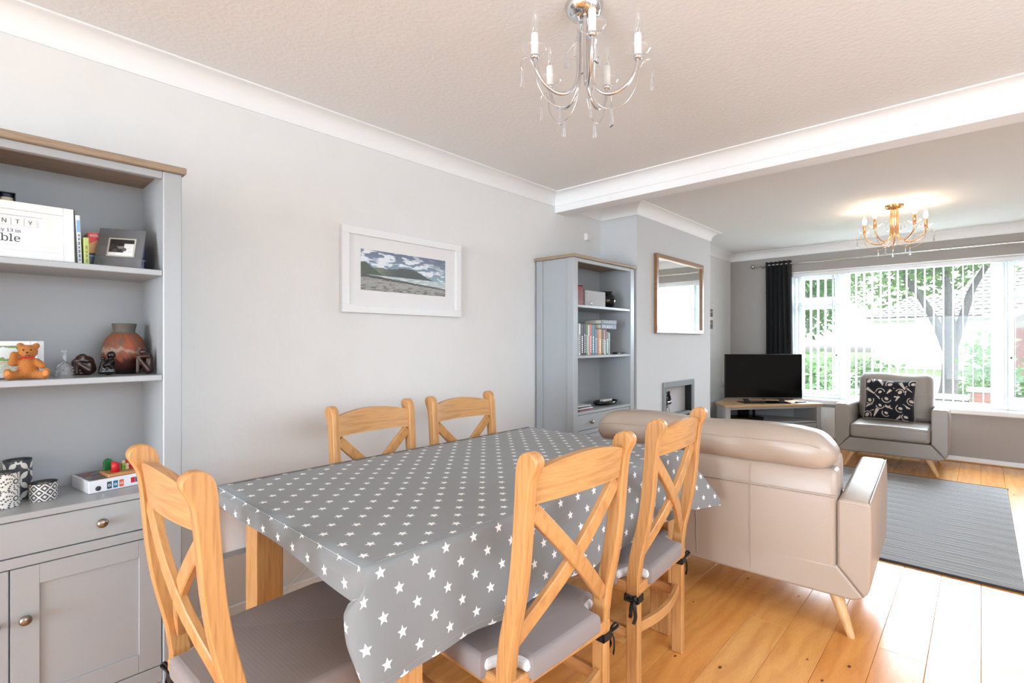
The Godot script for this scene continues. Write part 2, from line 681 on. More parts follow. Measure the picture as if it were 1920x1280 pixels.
func oak_boards() -> void:
	var n1 := FastNoiseLite.new()
	n1.seed = 61
	n1.frequency = 1.0
	n1.fractal_octaves = 3
	var n2 := FastNoiseLite.new()
	n2.seed = 62
	n2.frequency = 1.0
	n2.fractal_octaves = 2
	var rows := 6
	var w := 1024
	var h := 1024
	var im := Image.create(w, h, false, Image.FORMAT_RGB8)
	var knots := []
	for b in rows:
		for k in (2 if b % 2 == 0 else 1):
			knots.append([b, Vector2(rng.randf_range(0.15, 1.45), rng.randf_range(0.025, 0.13)), rng.randf_range(0.003, 0.008)])
	for y in h:
		var b := int(float(y) / h * rows)
		var yy := (float(y) / h * rows - b) * 0.157
		for x in w:
			var xx := float(x) / w * 1.6
			var bow := n1.get_noise_2d(xx * 1.5 + b * 17.0, yy * 7.0 + b * 5.0)
			var ring := (yy + 0.05 * bow + b * 0.31) * 95.0
			var dark := 0.0
			for kn in knots:
				if kn[0] == b:
					var q: Vector2 = Vector2(xx, yy) - kn[1]
					q.x *= 0.55
					var d: float = q.length() / kn[2]
					ring += 4.0 / (1.0 + d * d * 0.25)
					dark = maxf(dark, 1.0 - smoothstep(0.55, 1.25, d))
			var g := 0.5 + 0.5 * sin(ring)
			var fibre := n2.get_noise_2d(xx * 14.0 + b * 31.0, yy * 420.0)
			var tone := n2.get_noise_2d(xx * 1.1 + b * 13.0, yy * 9.0)
			var v := 1.0 - 0.04 * pow(g, 2.0) + 0.035 * fibre + 0.035 * tone
			var c := Color(0.91 * v, 0.665 * (0.3 + 0.7 * v) * v, 0.385 * (0.1 + 0.9 * v) * v)
			c = c.lerp(Color(0.28, 0.16, 0.09), dark * 0.85)
			im.set_pixel(x, y, c)
	var t := ImageTexture.create_from_image(im)
	var tints := [Color(1, 1, 1), Color(1.0, 0.95, 0.86), Color(0.97, 0.90, 0.80), Color(1, 0.985, 0.95), Color(0.98, 0.92, 0.84), Color(1, 0.99, 0.98)]
	for k in 6:
		var m := mat("oak_floor_%d" % k, tints[k], 0.24, 0.0, 0.5)
		m.albedo_texture = t
	mat("oak_joint", Color(0.62, 0.45, 0.28), 0.6)


# ------------------------------------------------------------------ room shell
func cove(path: Array, side: float, called: String) -> void:   # path of (x, z) along the walls; side: which way the room lies
	var prof := [Vector2(0, 0.0), Vector2(0, 0.093), Vector2(0.007, 0.093), Vector2(0.009, 0.085)]
	for k in range(1, 9):
		var a := PI / 2 * k / 8
		prof.append(Vector2(0.085 - 0.076 * cos(a), 0.085 - 0.076 * sin(a)))
	prof.append_array([Vector2(0.093, 0.007), Vector2(0.093, 0.0)])
	var rings := []
	for i in path.size():
		var ns := []
		for e in [[i - 1, i], [i, i + 1]]:
			if e[0] >= 0 and e[1] < path.size():
				var d: Vector2 = (path[e[1]] - path[e[0]]).normalized()
				ns.append(Vector2(-d.y, d.x) * side)
		var mm: Vector2 = ns[0] if ns.size() == 1 else (ns[0] + ns[1]) / (1.0 + ns[0].dot(ns[1]))
		var ring := []
		for q in prof:
			ring.append(Vector3(path[i].x + mm.x * q.x, CEIL + 0.001 - q.y, path[i].y + mm.y * q.x))
		rings.append(ring)
	var s := st()
	for i in path.size() - 1:
		for k in prof.size() - 1:
			s.set_smooth_group(i + 2 if k >= 3 and k < prof.size() - 3 else -1)
			if side < 0:
				quad(s, rings[i][k], rings[i][k + 1], rings[i + 1][k + 1], rings[i + 1][k])
			else:
				quad(s, rings[i + 1][k], rings[i + 1][k + 1], rings[i][k + 1], rings[i][k])
	struct(s, called, M.cove_white)


func structure() -> void:
	# floor: a sub-floor with the boards on it
	var s := st()
	b2(s, Vector3(-0.15, -0.12, ZW - 0.27), Vector3(ROOM_W + 0.15, -0.016, ZB + 0.2), 0.0)
	var floor_node := struct(s, "floor", M.oak_joint)
	var widths := 0.157
	var x := 0.004
	x = 2.196 - 14.0 * widths   # so that a joint runs where the photograph shows one
	var row := 0
	var lens := [1.62, 1.25, 0.9, 1.45, 1.1]
	var meshes := {}
	var ends := {13: -3.559 + 0.0, 14: -3.095, 15: -2.808, 11: -2.519, 12: -2.224}
	while x < ROOM_W:
		var z: float = ZB
		var first := rng.randf_range(0.3, 1.5)
		var k := 0
		while z > ZW:
			var ln: float = first if k == 0 else lens[(row * 3 + k * 2) % 5]
			if z - ln < ZW + 0.25:
				ln = z - ZW
			var w := minf(widths, ROOM_W - x) if x >= 0.0 else widths + x
			var xs := maxf(x, 0.0)
			var kind := (row * 5 + k * 3 + (row / 2)) % 6
			var key := "%d_%.3f_%.3f" % [kind, ln, w]
			if not meshes.has(key):
				var p := st()
				var h := Vector3(w * 0.5 - 0.0006, 0.008, ln * 0.5 - 0.0006)
				var b := 0.0012
				var off := rng.randf() * (1.0 - ln / 1.6) if ln < 1.6 else 0.0
				var uv := func(px: float, pz: float) -> Vector2:
					return Vector2(off + (pz + h.z) / 1.6, (kind + 0.02 + 0.96 * (px + h.x) / 0.157) / 6.0)
				var top := [Vector3(-h.x + b, h.y, h.z - b), Vector3(h.x - b, h.y, h.z - b), Vector3(h.x - b, h.y, -h.z + b), Vector3(-h.x + b, h.y, -h.z + b)]
				var low := [Vector3(-h.x, h.y - b, h.z), Vector3(h.x, h.y - b, h.z), Vector3(h.x, h.y - b, -h.z), Vector3(-h.x, h.y - b, -h.z)]
				var bot := [Vector3(-h.x, -h.y, h.z), Vector3(h.x, -h.y, h.z), Vector3(h.x, -h.y, -h.z), Vector3(-h.x, -h.y, -h.z)]
				var uvs := func(q: Array) -> Array: return q.map(func(v: Vector3) -> Vector2: return uv.call(v.x, v.z))
				quad_uv(p, top, uvs.call(top))
				for e in 4:
					var f := (e + 1) % 4
					for pair in [[low, top], [bot, low]]:
						var qd := [pair[0][e], pair[0][f], pair[1][f], pair[1][e]]
						quad_uv(p, qd, uvs.call(qd))
				p.generate_normals()
				var me := p.commit()
				me.surface_set_material(0, M["oak_floor_%d" % kind])
				meshes[key] = me
			var o := put_mesh(meshes[key], "plank", floor_node)
			o.position = Vector3(xs + w * 0.5, -0.008, z - ln * 0.5)
			z -= ln
			k += 1
		x += widths
		row += 1

	# ceiling and beam
	s = st()
	b2(s, Vector3(-0.15, CEIL, ZW - 0.27), Vector3(ROOM_W + 0.15, CEIL + 0.2, ZB + 0.2), 0.0)
	struct(s, "ceiling", M.ceiling_paint)
	s = st()
	b2(s, Vector3(-0.02, 2.288, -3.366), Vector3(ROOM_W + 0.02, CEIL + 0.05, -3.228), 0.002)
	struct(s, "ceiling_beam", M.cove_white)

	# walls
	s = st()
	b2(s, Vector3(-0.15, 0, ZW - 0.27), Vector3(0, CEIL, ZB + 0.2), 0.0)
	struct(s, "wall_left", M.cream_paint)
	s = st()
	b2(s, Vector3(ROOM_W, 0, ZW - 0.27), Vector3(ROOM_W + 0.15, CEIL, -2.65), 0.0)
	b2(s, Vector3(ROOM_W, 0, 0.45), Vector3(ROOM_W + 0.15, CEIL, ZB + 0.2), 0.0)
	b2(s, Vector3(ROOM_W, 0, -2.65), Vector3(ROOM_W + 0.15, 0.88, 0.45), 0.0)
	b2(s, Vector3(ROOM_W, 2.12, -2.65), Vector3(ROOM_W + 0.15, CEIL, 0.45), 0.0)
	struct(s, "wall_right", M.cream_paint)
	s = st()
	var zo := ZW - 0.27
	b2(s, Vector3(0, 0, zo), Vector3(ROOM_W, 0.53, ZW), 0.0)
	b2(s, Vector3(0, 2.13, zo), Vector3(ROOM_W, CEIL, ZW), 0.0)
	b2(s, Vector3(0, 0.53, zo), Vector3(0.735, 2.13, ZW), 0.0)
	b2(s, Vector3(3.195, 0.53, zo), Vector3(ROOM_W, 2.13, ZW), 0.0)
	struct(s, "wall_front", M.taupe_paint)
	s = st()
	b2(s, Vector3(0, 2.12, ZB), Vector3(ROOM_W, CEIL, ZB + 0.2), 0.0)
	b2(s, Vector3(0, 0, ZB), Vector3(0.9, 2.12, ZB + 0.2), 0.0)
	b2(s, Vector3(3.5, 0, ZB), Vector3(ROOM_W, 2.12, ZB + 0.2), 0.0)
	struct(s, "wall_back", M.cream_paint)

	# chimney breast with the fire opening
	s = st()
	var xc := 0.363
	var z0 := -3.892
	var z1 := -5.478
	b2(s, Vector3(0, 0, -4.40), Vector3(xc, CEIL, z0), 0.0)
	b2(s, Vector3(0, 0, z1), Vector3(xc, CEIL, -5.0), 0.0)
	b2(s, Vector3(0, 0.84, -5.0), Vector3(xc, CEIL, -4.40), 0.0)
	var chim := struct(s, "wall_chimney", M.pale_grey_paint)
	s = st()
	b2(s, Vector3(0.0, 0, -5.0), Vector3(0.30, 0.84, -4.40), 0.0)
	struct(s, "recess_back", M.fire_back, chim)
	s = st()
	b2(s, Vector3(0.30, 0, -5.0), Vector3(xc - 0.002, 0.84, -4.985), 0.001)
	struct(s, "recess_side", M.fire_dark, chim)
	s = st()
	b2(s, Vector3(0.30, 0, -4.415), Vector3(xc - 0.002, 0.84, -4.40), 0.001)
	struct(s, "recess_side", M.fire_grey, chim)
	s = st()
	b2(s, Vector3(0.30, 0.545, -4.985), Vector3(xc + 0.02, 0.57, -4.415), 0.003)
	struct(s, "hearth_shelf", M.fire_grey, chim)
	for q in [[Vector3(xc, 0, -4.417), Vector3(xc + 0.012, 0.829, -4.359)], [Vector3(xc, 0, -5.042), Vector3(xc + 0.012, 0.829, -4.985)], [Vector3(xc, 0.829, -5.042), Vector3(xc + 0.012, 0.883, -4.359)]]:
		s = st()
		b2(s, q[0], q[1], 0.002)
		struct(s, "fire_surround", M.fire_grey, chim)

	# coving
	cove([Vector2(ROOM_W, ZB), Vector2(0, ZB), Vector2(0, -3.228), Vector2(ROOM_W, -3.228)], 1.0, "trim_1")
	cove([Vector2(ROOM_W, -3.366), Vector2(0, -3.366), Vector2(0, z0), Vector2(xc, z0), Vector2(xc, z1), Vector2(0, z1), Vector2(0, ZW), Vector2(ROOM_W, ZW), Vector2(ROOM_W, -3.366)], 1.0, "trim_2")

	# skirting
	var runs := [["baseboard_left", Vector3(0, 0, -3.892), Vector3(0.014, 0.06, ZB)], ["baseboard_alcove", Vector3(0, 0, ZW), Vector3(0.014, 0.06, z1)], ["baseboard_front", Vector3(0.014, 0, ZW), Vector3(ROOM_W, 0.056, ZW + 0.014)],
		["baseboard_right", Vector3(ROOM_W - 0.014, 0, ZW), Vector3(ROOM_W, 0.06, ZB)]]
	for r in runs:
		s = st()
		b2(s, r[1], r[2], 0.004)
		struct(s, r[0], M.white_gloss)
	s = st()
	b2(s, Vector3(0.02, 0, ZW + 0.014), Vector3(ROOM_W - 0.02, 0.012, ZW + 0.027), 0.005)
	struct(s, "trim_3", M.oak_across)


func window_parts() -> void:
	var zf := ZW - 0.165   # frame front
	var win := Node3D.new()
	win.name = "window_1"
	win.set_meta("kind", "structure")
	add_child(win)
	var d0 := zf - 0.07
	var xs := [0.735, 1.238, 1.342, 2.586, 2.713, 3.195]
	var y0 := 0.556
	var y1 := 2.13
	# outer frame, mullions
	for q in [[0.735, 0.79, y0, y1], [3.14, 3.195, y0, y1], [1.238, 1.342, y0, y1], [2.586, 2.713, y0, y1]]:
		var s := st()
		b2(s, Vector3(q[0], q[2], d0), Vector3(q[1], q[3], zf), 0.006)
		struct(s, "upright", M.upvc, win)
	for q in [[0.79, 1.238], [1.342, 2.586], [2.713, 3.14]]:
		for h in [[y0, 0.605], [2.085, y1]]:
			var s := st()
			b2(s, Vector3(q[0], h[0], d0), Vector3(q[1], h[1], zf), 0.006)
			struct(s, "rail", M.upvc, win)
	# side lights: transom, opening sashes, handles
	for q in [[0.79, 1.238], [2.713, 3.14]]:
		var s := st()
		b2(s, Vector3(q[0], 1.71, d0), Vector3(q[1], 1.765, zf), 0.006)
		struct(s, "transom", M.upvc, win)
		for h in [[0.605, 1.71], [1.765, 2.085]]:
			var sash := st()
			var w := 0.045
			var za := zf - 0.045
			var zb := zf + 0.014
			b2(sash, Vector3(q[0] + 0.002, h[0] + 0.002, za), Vector3(q[0] + w, h[1] - 0.002, zb), 0.007)
			b2(sash, Vector3(q[1] - w, h[0] + 0.002, za), Vector3(q[1] - 0.002, h[1] - 0.002, zb), 0.007)
			b2(sash, Vector3(q[0] + w, h[0] + 0.002, za), Vector3(q[1] - w, h[0] + w, zb), 0.007)
			b2(sash, Vector3(q[0] + w, h[1] - w, za), Vector3(q[1] - w, h[1] - 0.002, zb), 0.007)
			var sn := struct(sash, "sash", M.upvc, win)
			var p := st()
			b2(p, Vector3(q[0] + w - 0.004, h[0] + w - 0.004, zf - 0.03), Vector3(q[1] - w + 0.004, h[1] - w + 0.004, zf - 0.026), 0.0)
			struct(p, "pane", M.pane_glass, sn)
			var hs := st()
			if h[1] < 1.75:
				var hx: float = q[1] - 0.024 if q[0] < 1.0 else q[0] + 0.024
				b2(hs, Vector3(hx - 0.011, 1.08, zb), Vector3(hx + 0.011, 1.19, zb + 0.03), 0.006)
				struct(hs, "handle", M.handle_white, sn)
				var lk := st()
				b2(lk, Vector3(hx - 0.008, 1.085, zb + 0.03), Vector3(hx + 0.008, 1.102, zb + 0.034), 0.002)
				struct(lk, "lock", M.lock_dark, sn)
			else:
				var hx: float = (q[0] + q[1]) * 0.5
				b2(hs, Vector3(hx - 0.05, h[0] + 0.01, zb), Vector3(hx + 0.05, h[0] + 0.03, zb + 0.026), 0.006)
				struct(hs, "handle", M.handle_white, sn)
	var pc := st()
	b2(pc, Vector3(1.338, 0.60, zf - 0.03), Vector3(2.59, 2.09, zf - 0.026), 0.0)
	struct(pc, "pane", M.pane_glass, win)
	# lining of the reveal
	var ls := st()
	b2(ls, Vector3(0.735, 2.118, zf), Vector3(3.195, 2.13, ZW + 0.004), 0.0)
	struct(ls, "lining", M.white_gloss, win)
	for q in [0.735, 3.185]:
		ls = st()
		b2(ls, Vector3(q, y0, zf), Vector3(q + 0.01, 2.118, ZW + 0.002), 0.0)
		struct(ls, "lining", M.white_gloss, win)
	# sill
	ls = st()
	b2(ls, Vector3(0.68, 0.505, zf), Vector3(3.25, y0, ZW + 0.065), 0.008)
	struct(ls, "window_sill", M.white_gloss)
	# vertical blind
	var blind := thing("vertical_blind", "white vertical slat blind, slats open, across the living room window", "blind", Vector3(0, 0, 0))
	var hr := st()
	b2(hr, Vector3(0.75, 2.072, ZW - 0.085), Vector3(3.18, 2.117, ZW - 0.04), 0.004)
	put(hr, "headrail", M.weight_white, blind)
	var slat := st()
	b2(slat, Vector3(-0.0006, 0.0, -0.0445), Vector3(0.0006, 1.47, 0.0445), 0.0)
	slat.generate_normals()
	var slat_mesh := slat.commit()
	slat_mesh.surface_set_material(0, M.slat_fabric)
	var wt := st()
	b2(wt, Vector3(-0.0025, -0.002, -0.043), Vector3(0.0025, 0.034, 0.043), 0.001)
	wt.generate_normals()
	var wt_mesh := wt.commit()
	wt_mesh.surface_set_material(0, M.weight_white)
	var n := 31
	for k in n:
		var o := put_mesh(slat_mesh, "slat", blind)
		o.position = Vector3(0.796 + k * 0.0787, 0.595, ZW - 0.0625)
		o.rotation.y = -0.075 + rng.randf_range(-0.02, 0.02)
		var w := put_mesh(wt_mesh, "weight", o)
		w.position = Vector3(0, -0.0, 0)
	for zz in [-0.02, -0.105]:
		var ch := st()
		var pts := []
		for k in n * 2 - 1:
			var xx := 0.796 + k * 0.0787 * 0.5
			pts.append(Vector3(xx, 0.598 - (0.022 if k % 2 == 1 else 0.0), ZW + zz))
		tube(ch, curve(pts, 3), 0.0011, 5)
		put(ch, "chain", M.weight_white, blind)


func added_side_window() -> void:  # unseen window, added to go with the fill lamp on the right wall
	var d := Node3D.new()
	d.name = "window_2"
	d.set_meta("kind", "structure")
	add_child(d)
	var x := ROOM_W + 0.04
	for z in [-2.65, -1.65, -0.62, 0.39]:
		var s := st()
		b2(s, Vector3(x, 0.88, z), Vector3(x + 0.07, 2.12, z + 0.06), 0.005)
		struct(s, "upright", M.upvc, d)
	for q in [[-2.59, -1.65], [-1.59, -0.62], [-0.56, 0.39]]:
		for h in [[0.88, 0.94], [2.06, 2.12]]:
			var s := st()
			b2(s, Vector3(x, h[0], q[0]), Vector3(x + 0.07, h[1], q[1]), 0.005)
			struct(s, "rail", M.upvc, d)
		var p := st()
		b2(p, Vector3(x + 0.03, 0.94, q[0]), Vector3(x + 0.034, 2.06, q[1]), 0.0)
		struct(p, "pane", M.pane_glass, d)


func patio_door() -> void:
	var d := Node3D.new()
	d.name = "door_1"
	d.set_meta("kind", "structure")
	add_child(d)
	var zf := ZB + 0.06
	for q in [[0.9, 0.97], [2.16, 2.24], [3.43, 3.5]]:
		var s := st()
		b2(s, Vector3(q[0], 0, zf), Vector3(q[1], 2.12, zf + 0.07), 0.005)
		struct(s, "upright", M.upvc, d)
	for q in [[0.97, 2.16], [2.24, 3.43]]:
		for h in [[0.0, 0.08], [2.05, 2.12]]:
			var s := st()
			b2(s, Vector3(q[0], h[0], zf), Vector3(q[1], h[1], zf + 0.07), 0.005)
			struct(s, "rail", M.upvc, d)
		var p := st()
		b2(p, Vector3(q[0], 0.08, zf + 0.03), Vector3(q[1], 2.05, zf + 0.034), 0.0)
		struct(p, "pane", M.pane_glass, d)


# ------------------------------------------------------------------ street side
func leaf_mesh(size: float) -> ArrayMesh:
	var s := st()
	s.set_smooth_group(-1)
	var a := Vector3(0, 0, 0)
	var b := Vector3(0.32, 0.05, 0.5) * size
	var c := Vector3(0, -0.06, 1.0) * size
	var d := Vector3(-0.32, 0.05, 0.5) * size
	tri(s, a, c, b)
	tri(s, a, d, c)
	s.generate_normals()
	return s.commit()


func foliage(parent: Node3D, blobs: Array, count: int, size: float, m: Material, sd: int, called := "foliage") -> void:
	var r := RandomNumberGenerator.new()
	r.seed = sd
	var mm := MultiMesh.new()
	mm.transform_format = MultiMesh.TRANSFORM_3D
	var lm := leaf_mesh(size)
	lm.surface_set_material(0, m)
	mm.mesh = lm
	mm.instance_count = count
	for i in count:
		var q: Array = blobs[i % blobs.size()]
		var v := Vector3(r.randfn(), r.randfn(), r.randfn()).normalized() * pow(r.randf(), 0.45)
		var at: Vector3 = q[0] + v * q[1]
		var bas := Basis.from_euler(Vector3(r.randf_range(-0.9, 0.9), r.randf() * TAU, r.randf_range(-0.7, 0.7)))
		mm.set_instance_transform(i, Transform3D(bas.scaled(Vector3.ONE * r.randf_range(0.6, 1.3)), at))
	var o := MultiMeshInstance3D.new()
	o.multimesh = mm
	o.name = called
	o.set_meta("kind", "stuff")
	parent.add_child(o, true)


func roof_face(parent: Node3D, a: Vector3, b: Vector3, c: Vector3, d: Vector3, m: Material, rows: int, cols: int) -> void:   # a-b eaves, d-c ridge: each tile a piece
	var nrm := (b - a).cross(d - a).normalized()
	var s := st()
	quad(s, a, b, c, d)
	put(s, "roof_deck", m, parent)
	var tw := a.distance_to(b) / cols
	var th := a.distance_to(d) / rows
	var ex := (b - a).normalized()
	var ey := (nrm.cross(ex)).normalized()
	var ts := st()
	T = Transform3D.IDENTITY
	bend = func(v: Vector3) -> Vector3: return v + Vector3(0, 0, 0.04 * sin((v.x / tw + 0.5) * PI) + 0.035 * (1.0 - v.y / th))
	for k in 4:
		for j in 2:
			var x0 := tw * (-0.5 + k / 4.0)
			var x1 := tw * (-0.5 + (k + 1) / 4.0)
			if j == 0:
				quad(ts, Vector3(x0, 0, 0.01), Vector3(x1, 0, 0.01), Vector3(x1, th * 1.1, 0.01), Vector3(x0, th * 1.1, 0.01))
			else:
				quad(ts, Vector3(x0, 0, -0.02), Vector3(x1, 0, -0.02), Vector3(x1, 0, 0.01), Vector3(x0, 0, 0.01))
	bend = null
	ts.generate_normals()
	var tm := ts.commit()
	tm.surface_set_material(0, m)
	for r in rows:
		var t := float(r) / rows
		var l := a.lerp(d, t)
		var rr := b.lerp(c, t)
		var run := l.distance_to(rr)
		var cnt := int(run / tw)
		for k in cnt:
			var o := put_mesh(tm, "tile", parent)
			o.transform = Transform3D(Basis(ex, ey, nrm), l + (rr - l).normalized() * (tw * (k + 0.5) + (run - cnt * tw) * 0.5) + nrm * 0.01)


func outside() -> void:
	var gy := -0.35
	mat("leaf_light", Color(0.45, 0.56, 0.33), 0.7)
	mat("leaf_mid", Color(0.35, 0.48, 0.27), 0.7)
	mat("leaf_dark", Color(0.30, 0.40, 0.25), 0.7)
	for k in ["leaf_light", "leaf_mid", "leaf_dark"]:
		M[k].backlight_enabled = true
		M[k].backlight = M[k].albedo_color
	var bark_noise := noise_tex(0.05, 4, [[0.0, Color(0.30, 0.29, 0.27)], [0.5, Color(0.42, 0.41, 0.39)], [1.0, Color(0.52, 0.51, 0.48)]], 256, 71)
	var m := mat("bark", Color.WHITE, 0.95)
	m.albedo_texture = bark_noise
	tri_map(m, Vector3(3, 1.2, 3))
	m = mat("tarmac", Color(0.55, 0.545, 0.53), 0.95)
	m = mat("lawn", Color(0.44, 0.50, 0.33), 0.95)
	mat("render_white", Color(0.95, 0.945, 0.93), 0.9)
	m = mat("roof_tile", Color(0.58, 0.56, 0.53), 0.9)
	m = mat("roof_tile_dark", Color(0.36, 0.36, 0.36), 0.9)
	mat("brick_red", Color(0.55, 0.33, 0.27), 0.9)
	mat("brick_brown", Color(0.60, 0.43, 0.36), 0.9)
	mat("mortar", Color(0.60, 0.57, 0.53), 0.95)
	mat("coping", Color(0.88, 0.87, 0.84), 0.9)
	mat("stone_dark", Color(0.34, 0.30, 0.28), 0.95)
	mat("car_paint", Color(0.62, 0.70, 0.80), 0.15, 0.2)
	mat("car_glass", Color(0.12, 0.15, 0.18), 0.05)
	mat("tyre", Color(0.05, 0.05, 0.05), 0.8)
	# ground
	var s := st()
	b2(s, Vector3(-60, gy - 0.2, -90), Vector3(60, gy, ZW - 0.272), 0.0)
	struct(s, "ground", M.lawn)
	s = st()
	b2(s, Vector3(-60, gy, -30), Vector3(60, gy + 0.02, -16), 0.0)
	struct(s, "road", M.tarmac)
	# white bungalow across the road
	var h := thing("street_bungalow", "white rendered bungalow with a pale hipped tile roof across the road", "house", Vector3(0, gy, -38))
	s = st()
	b2(s, Vector3(-2.3, 0, -8), Vector3(9.5, 2.95, 0), 0.0)
	put(s, "wall", M.render_white, h)
	s = st()
	b2(s, Vector3(-2.7, 2.85, -8.4), Vector3(9.9, 3.0, 0.45), 0.02)
	put(s, "fascia", M.render_white, h)
	roof_face(h, Vector3(-2.7, 3.0, 0.5), Vector3(2.6, 3.0, 0.5), Vector3(1.0, 4.3, -1.8), Vector3(-0.7, 4.3, -1.8), M.roof_tile, 9, 16)
	roof_face(h, Vector3(0.8, 3.2, -1.0), Vector3(10.0, 3.2, -1.0), Vector3(10.0, 6.4, -5.5), Vector3(2.6, 6.4, -5.5), M.roof_tile, 14, 24)
	for q in [[-0.6, 0.8], [2.6, 1.6], [6.2, 1.6]]:
		s = st()
		b2(s, Vector3(q[0], 1.0, -0.02), Vector3(q[0] + q[1], 2.2, 0.04), 0.01)
		var wn := put(s, "window", M.render_white, h)
		s = st()
		b2(s, Vector3(q[0] + 0.08, 1.08, 0.04), Vector3(q[0] + q[1] - 0.08, 2.12, 0.05), 0.0)
		put(s, "pane", M.stone_dark if q[0] > 3.0 else M.coping, wn)
	# brick porch with a white bargeboard
	var g := thing("brick_porch", "red brick gabled porch with white bargeboards beside the bungalow", "porch", Vector3(4.2, gy, -34))
	s = st()
	prism(s, [Vector2(-1.2, 0), Vector2(2.6, 0), Vector2(2.6, 2.3), Vector2(0.7, 3.5), Vector2(-1.2, 2.3)], -3.4, 0.0, 0.0)
	put(s, "wall", M.mortar, g)
	s = st()
	bar(s, [Vector3(-1.6, 2.25, 0.1), Vector3(0.7, 3.72, 0.1)], Vector3(-0.08, 0.13, 0), Vector3(0, 0, 0.06))
	put(s, "bargeboard", M.render_white, g)
	s = st()
	bar(s, [Vector3(0.7, 3.72, 0.1), Vector3(3.0, 2.25, 0.1)], Vector3(0.08, 0.13, 0), Vector3(0, 0, 0.06))
	put(s, "bargeboard", M.render_white, g)
	var bs := st()
	b2(bs, Vector3(-0.105, -0.0325, -0.02), Vector3(0.105, 0.0325, 0.012), 0.0)
	bs.generate_normals()
	var bm := bs.commit()
	bm.surface_set_material(0, M.brick_red)
	var rest := MultiMesh.new()
	rest.transform_format = MultiMesh.TRANSFORM_3D
	rest.mesh = bm
	var at := []
	for r in 30:
		for k in 16:
			var px := -1.08 + k * 0.225 + (0.11 if r % 2 else 0.0)
			if px < 2.5:
				at.append(Transform3D(Basis.IDENTITY, Vector3(px, 0.04 + r * 0.075, 0.0)))
	rest.instance_count = at.size()
	for i in at.size():
		rest.set_instance_transform(i, at[i])
	var ri := MultiMeshInstance3D.new()
	ri.multimesh = rest
	ri.name = "brickwork"
	ri.set_meta("kind", "stuff")
	g.add_child(ri)
	# second house, dark roof
	var h2 := thing("street_house", "white house with a dark grey tiled roof beyond the side casement", "house", Vector3(17.5, gy, -44))
	s = st()
	b2(s, Vector3(-6.5, 0, -7), Vector3(9, 3.6, 0), 0.0)
	put(s, "wall", M.render_white, h2)
	s = st()
	b2(s, Vector3(-6.8, 3.5, -7.4), Vector3(9.4, 3.68, 0.4), 0.02)
	put(s, "fascia", M.render_white, h2)
	roof_face(h2, Vector3(-6.8, 3.68, 0.4), Vector3(9.4, 3.68, 0.4), Vector3(9.4, 6.0, -3.6), Vector3(-6.8, 6.0, -3.6), M.roof_tile_dark, 7, 30)
	# forked street tree
	var tr := thing("street_tree", "mature forked street tree with grey bark and green crown", "tree", Vector3(1.83, gy, -19.8))
	s = st()
	tube(s, curve([Vector3(0, -0.1, 0), Vector3(0.0, 0.5, 0), Vector3(0.02, 1.4, 0), Vector3(0.0, 2.0, 0), Vector3(-0.05, 2.4, 0)], 4), [0.32, 0.29, 0.25, 0.22, 0.20, 0.19, 0.19, 0.185, 0.18, 0.18, 0.18, 0.18, 0.175, 0.17, 0.16, 0.15, 0.14], 14)
	put(s, "trunk", M.bark, tr)
	for q in [[Vector3(-0.05, 1.35, 0), Vector3(-0.22, 1.9, 0.05), Vector3(-0.45, 2.5, 0.1), Vector3(-0.75, 3.1, 0.1), Vector3(-1.3, 4.0, 0)], [Vector3(0.05, 1.4, 0), Vector3(0.2, 1.95, 0), Vector3(0.36, 2.6, 0), Vector3(0.52, 3.2, -0.1), Vector3(1.0, 4.2, -0.1)], [Vector3(0.0, 2.0, 0), Vector3(-0.02, 2.8, -0.1), Vector3(-0.1, 3.8, -0.2), Vector3(0.1, 5.0, -0.2)]]:
		s = st()
		var c := curve(q, 4)
		var rr := []
		for i in c.size():
			rr.append(lerpf(0.135, 0.06, float(i) / c.size()))
		tube(s, c, rr, 10)
		put(s, "branch", M.bark, tr)
	foliage(tr, [[Vector3(-1.9, 4.4, 0), Vector3(1.7, 1.1, 1.5)], [Vector3(1.6, 4.6, 0), Vector3(1.8, 1.1, 1.5)], [Vector3(0, 5.2, 0), Vector3(2.4, 1.4, 1.6)], [Vector3(-3.2, 3.6, -0.3), Vector3(1.2, 1.0, 1.2)], [Vector3(-0.5, 3.95, 0.4), Vector3(1.0, 0.4, 0.7)]], 4200, 0.19, M.leaf_light, 5)
	# hedge trees beyond
	var trees := [
		["garden_tree", "leafy garden tree with a full crown beyond the opening casement", Vector3(-2.6, gy, -16), [[Vector3(0, 4.2, 0), Vector3(2.6, 2.0, 2)], [Vector3(1.2, 3.2, 0.3), Vector3(1.6, 1.0, 1.4)]], 3.2, 3600, 0.22, "leaf_mid"],
		["garden_tree", "tall pale green tree rising behind the white bungalow", Vector3(-1.5, gy, -50), [[Vector3(0, 7.5, 0), Vector3(5, 4, 3)], [Vector3(7, 8, 0), Vector3(5, 3.5, 3)]], 6.0, 3600, 0.6, "leaf_light"],
		["garden_tree", "broad green tree behind the dark grey roof", Vector3(13, gy, -56), [[Vector3(0, 8.5, 0), Vector3(7, 4.5, 3)]], 6.0, 1800, 0.7, "leaf_mid"],
		["garden_tree", "dense tree between the road and the bungalow gable", Vector3(-6.5, gy, -30), [[Vector3(0, 5.0, 0), Vector3(3.6, 2.8, 2.6)], [Vector3(1.5, 3.2, 0), Vector3(2.4, 1.6, 2)]], 3.6, 3400, 0.34, "leaf_mid"]]
	for q in trees:
		var o := thing(q[0], q[1], "tree", q[2])
		s = st()
		tube(s, [Vector3(0, -0.1, 0), Vector3(0.05, q[4] * 0.5, 0), Vector3(0, q[4], 0)], [0.2, 0.16, 0.1], 8)
		put(s, "trunk", M.bark, o)
		foliage(o, q[3], q[5], q[6], M[q[7]], int(q[5]) + 3)
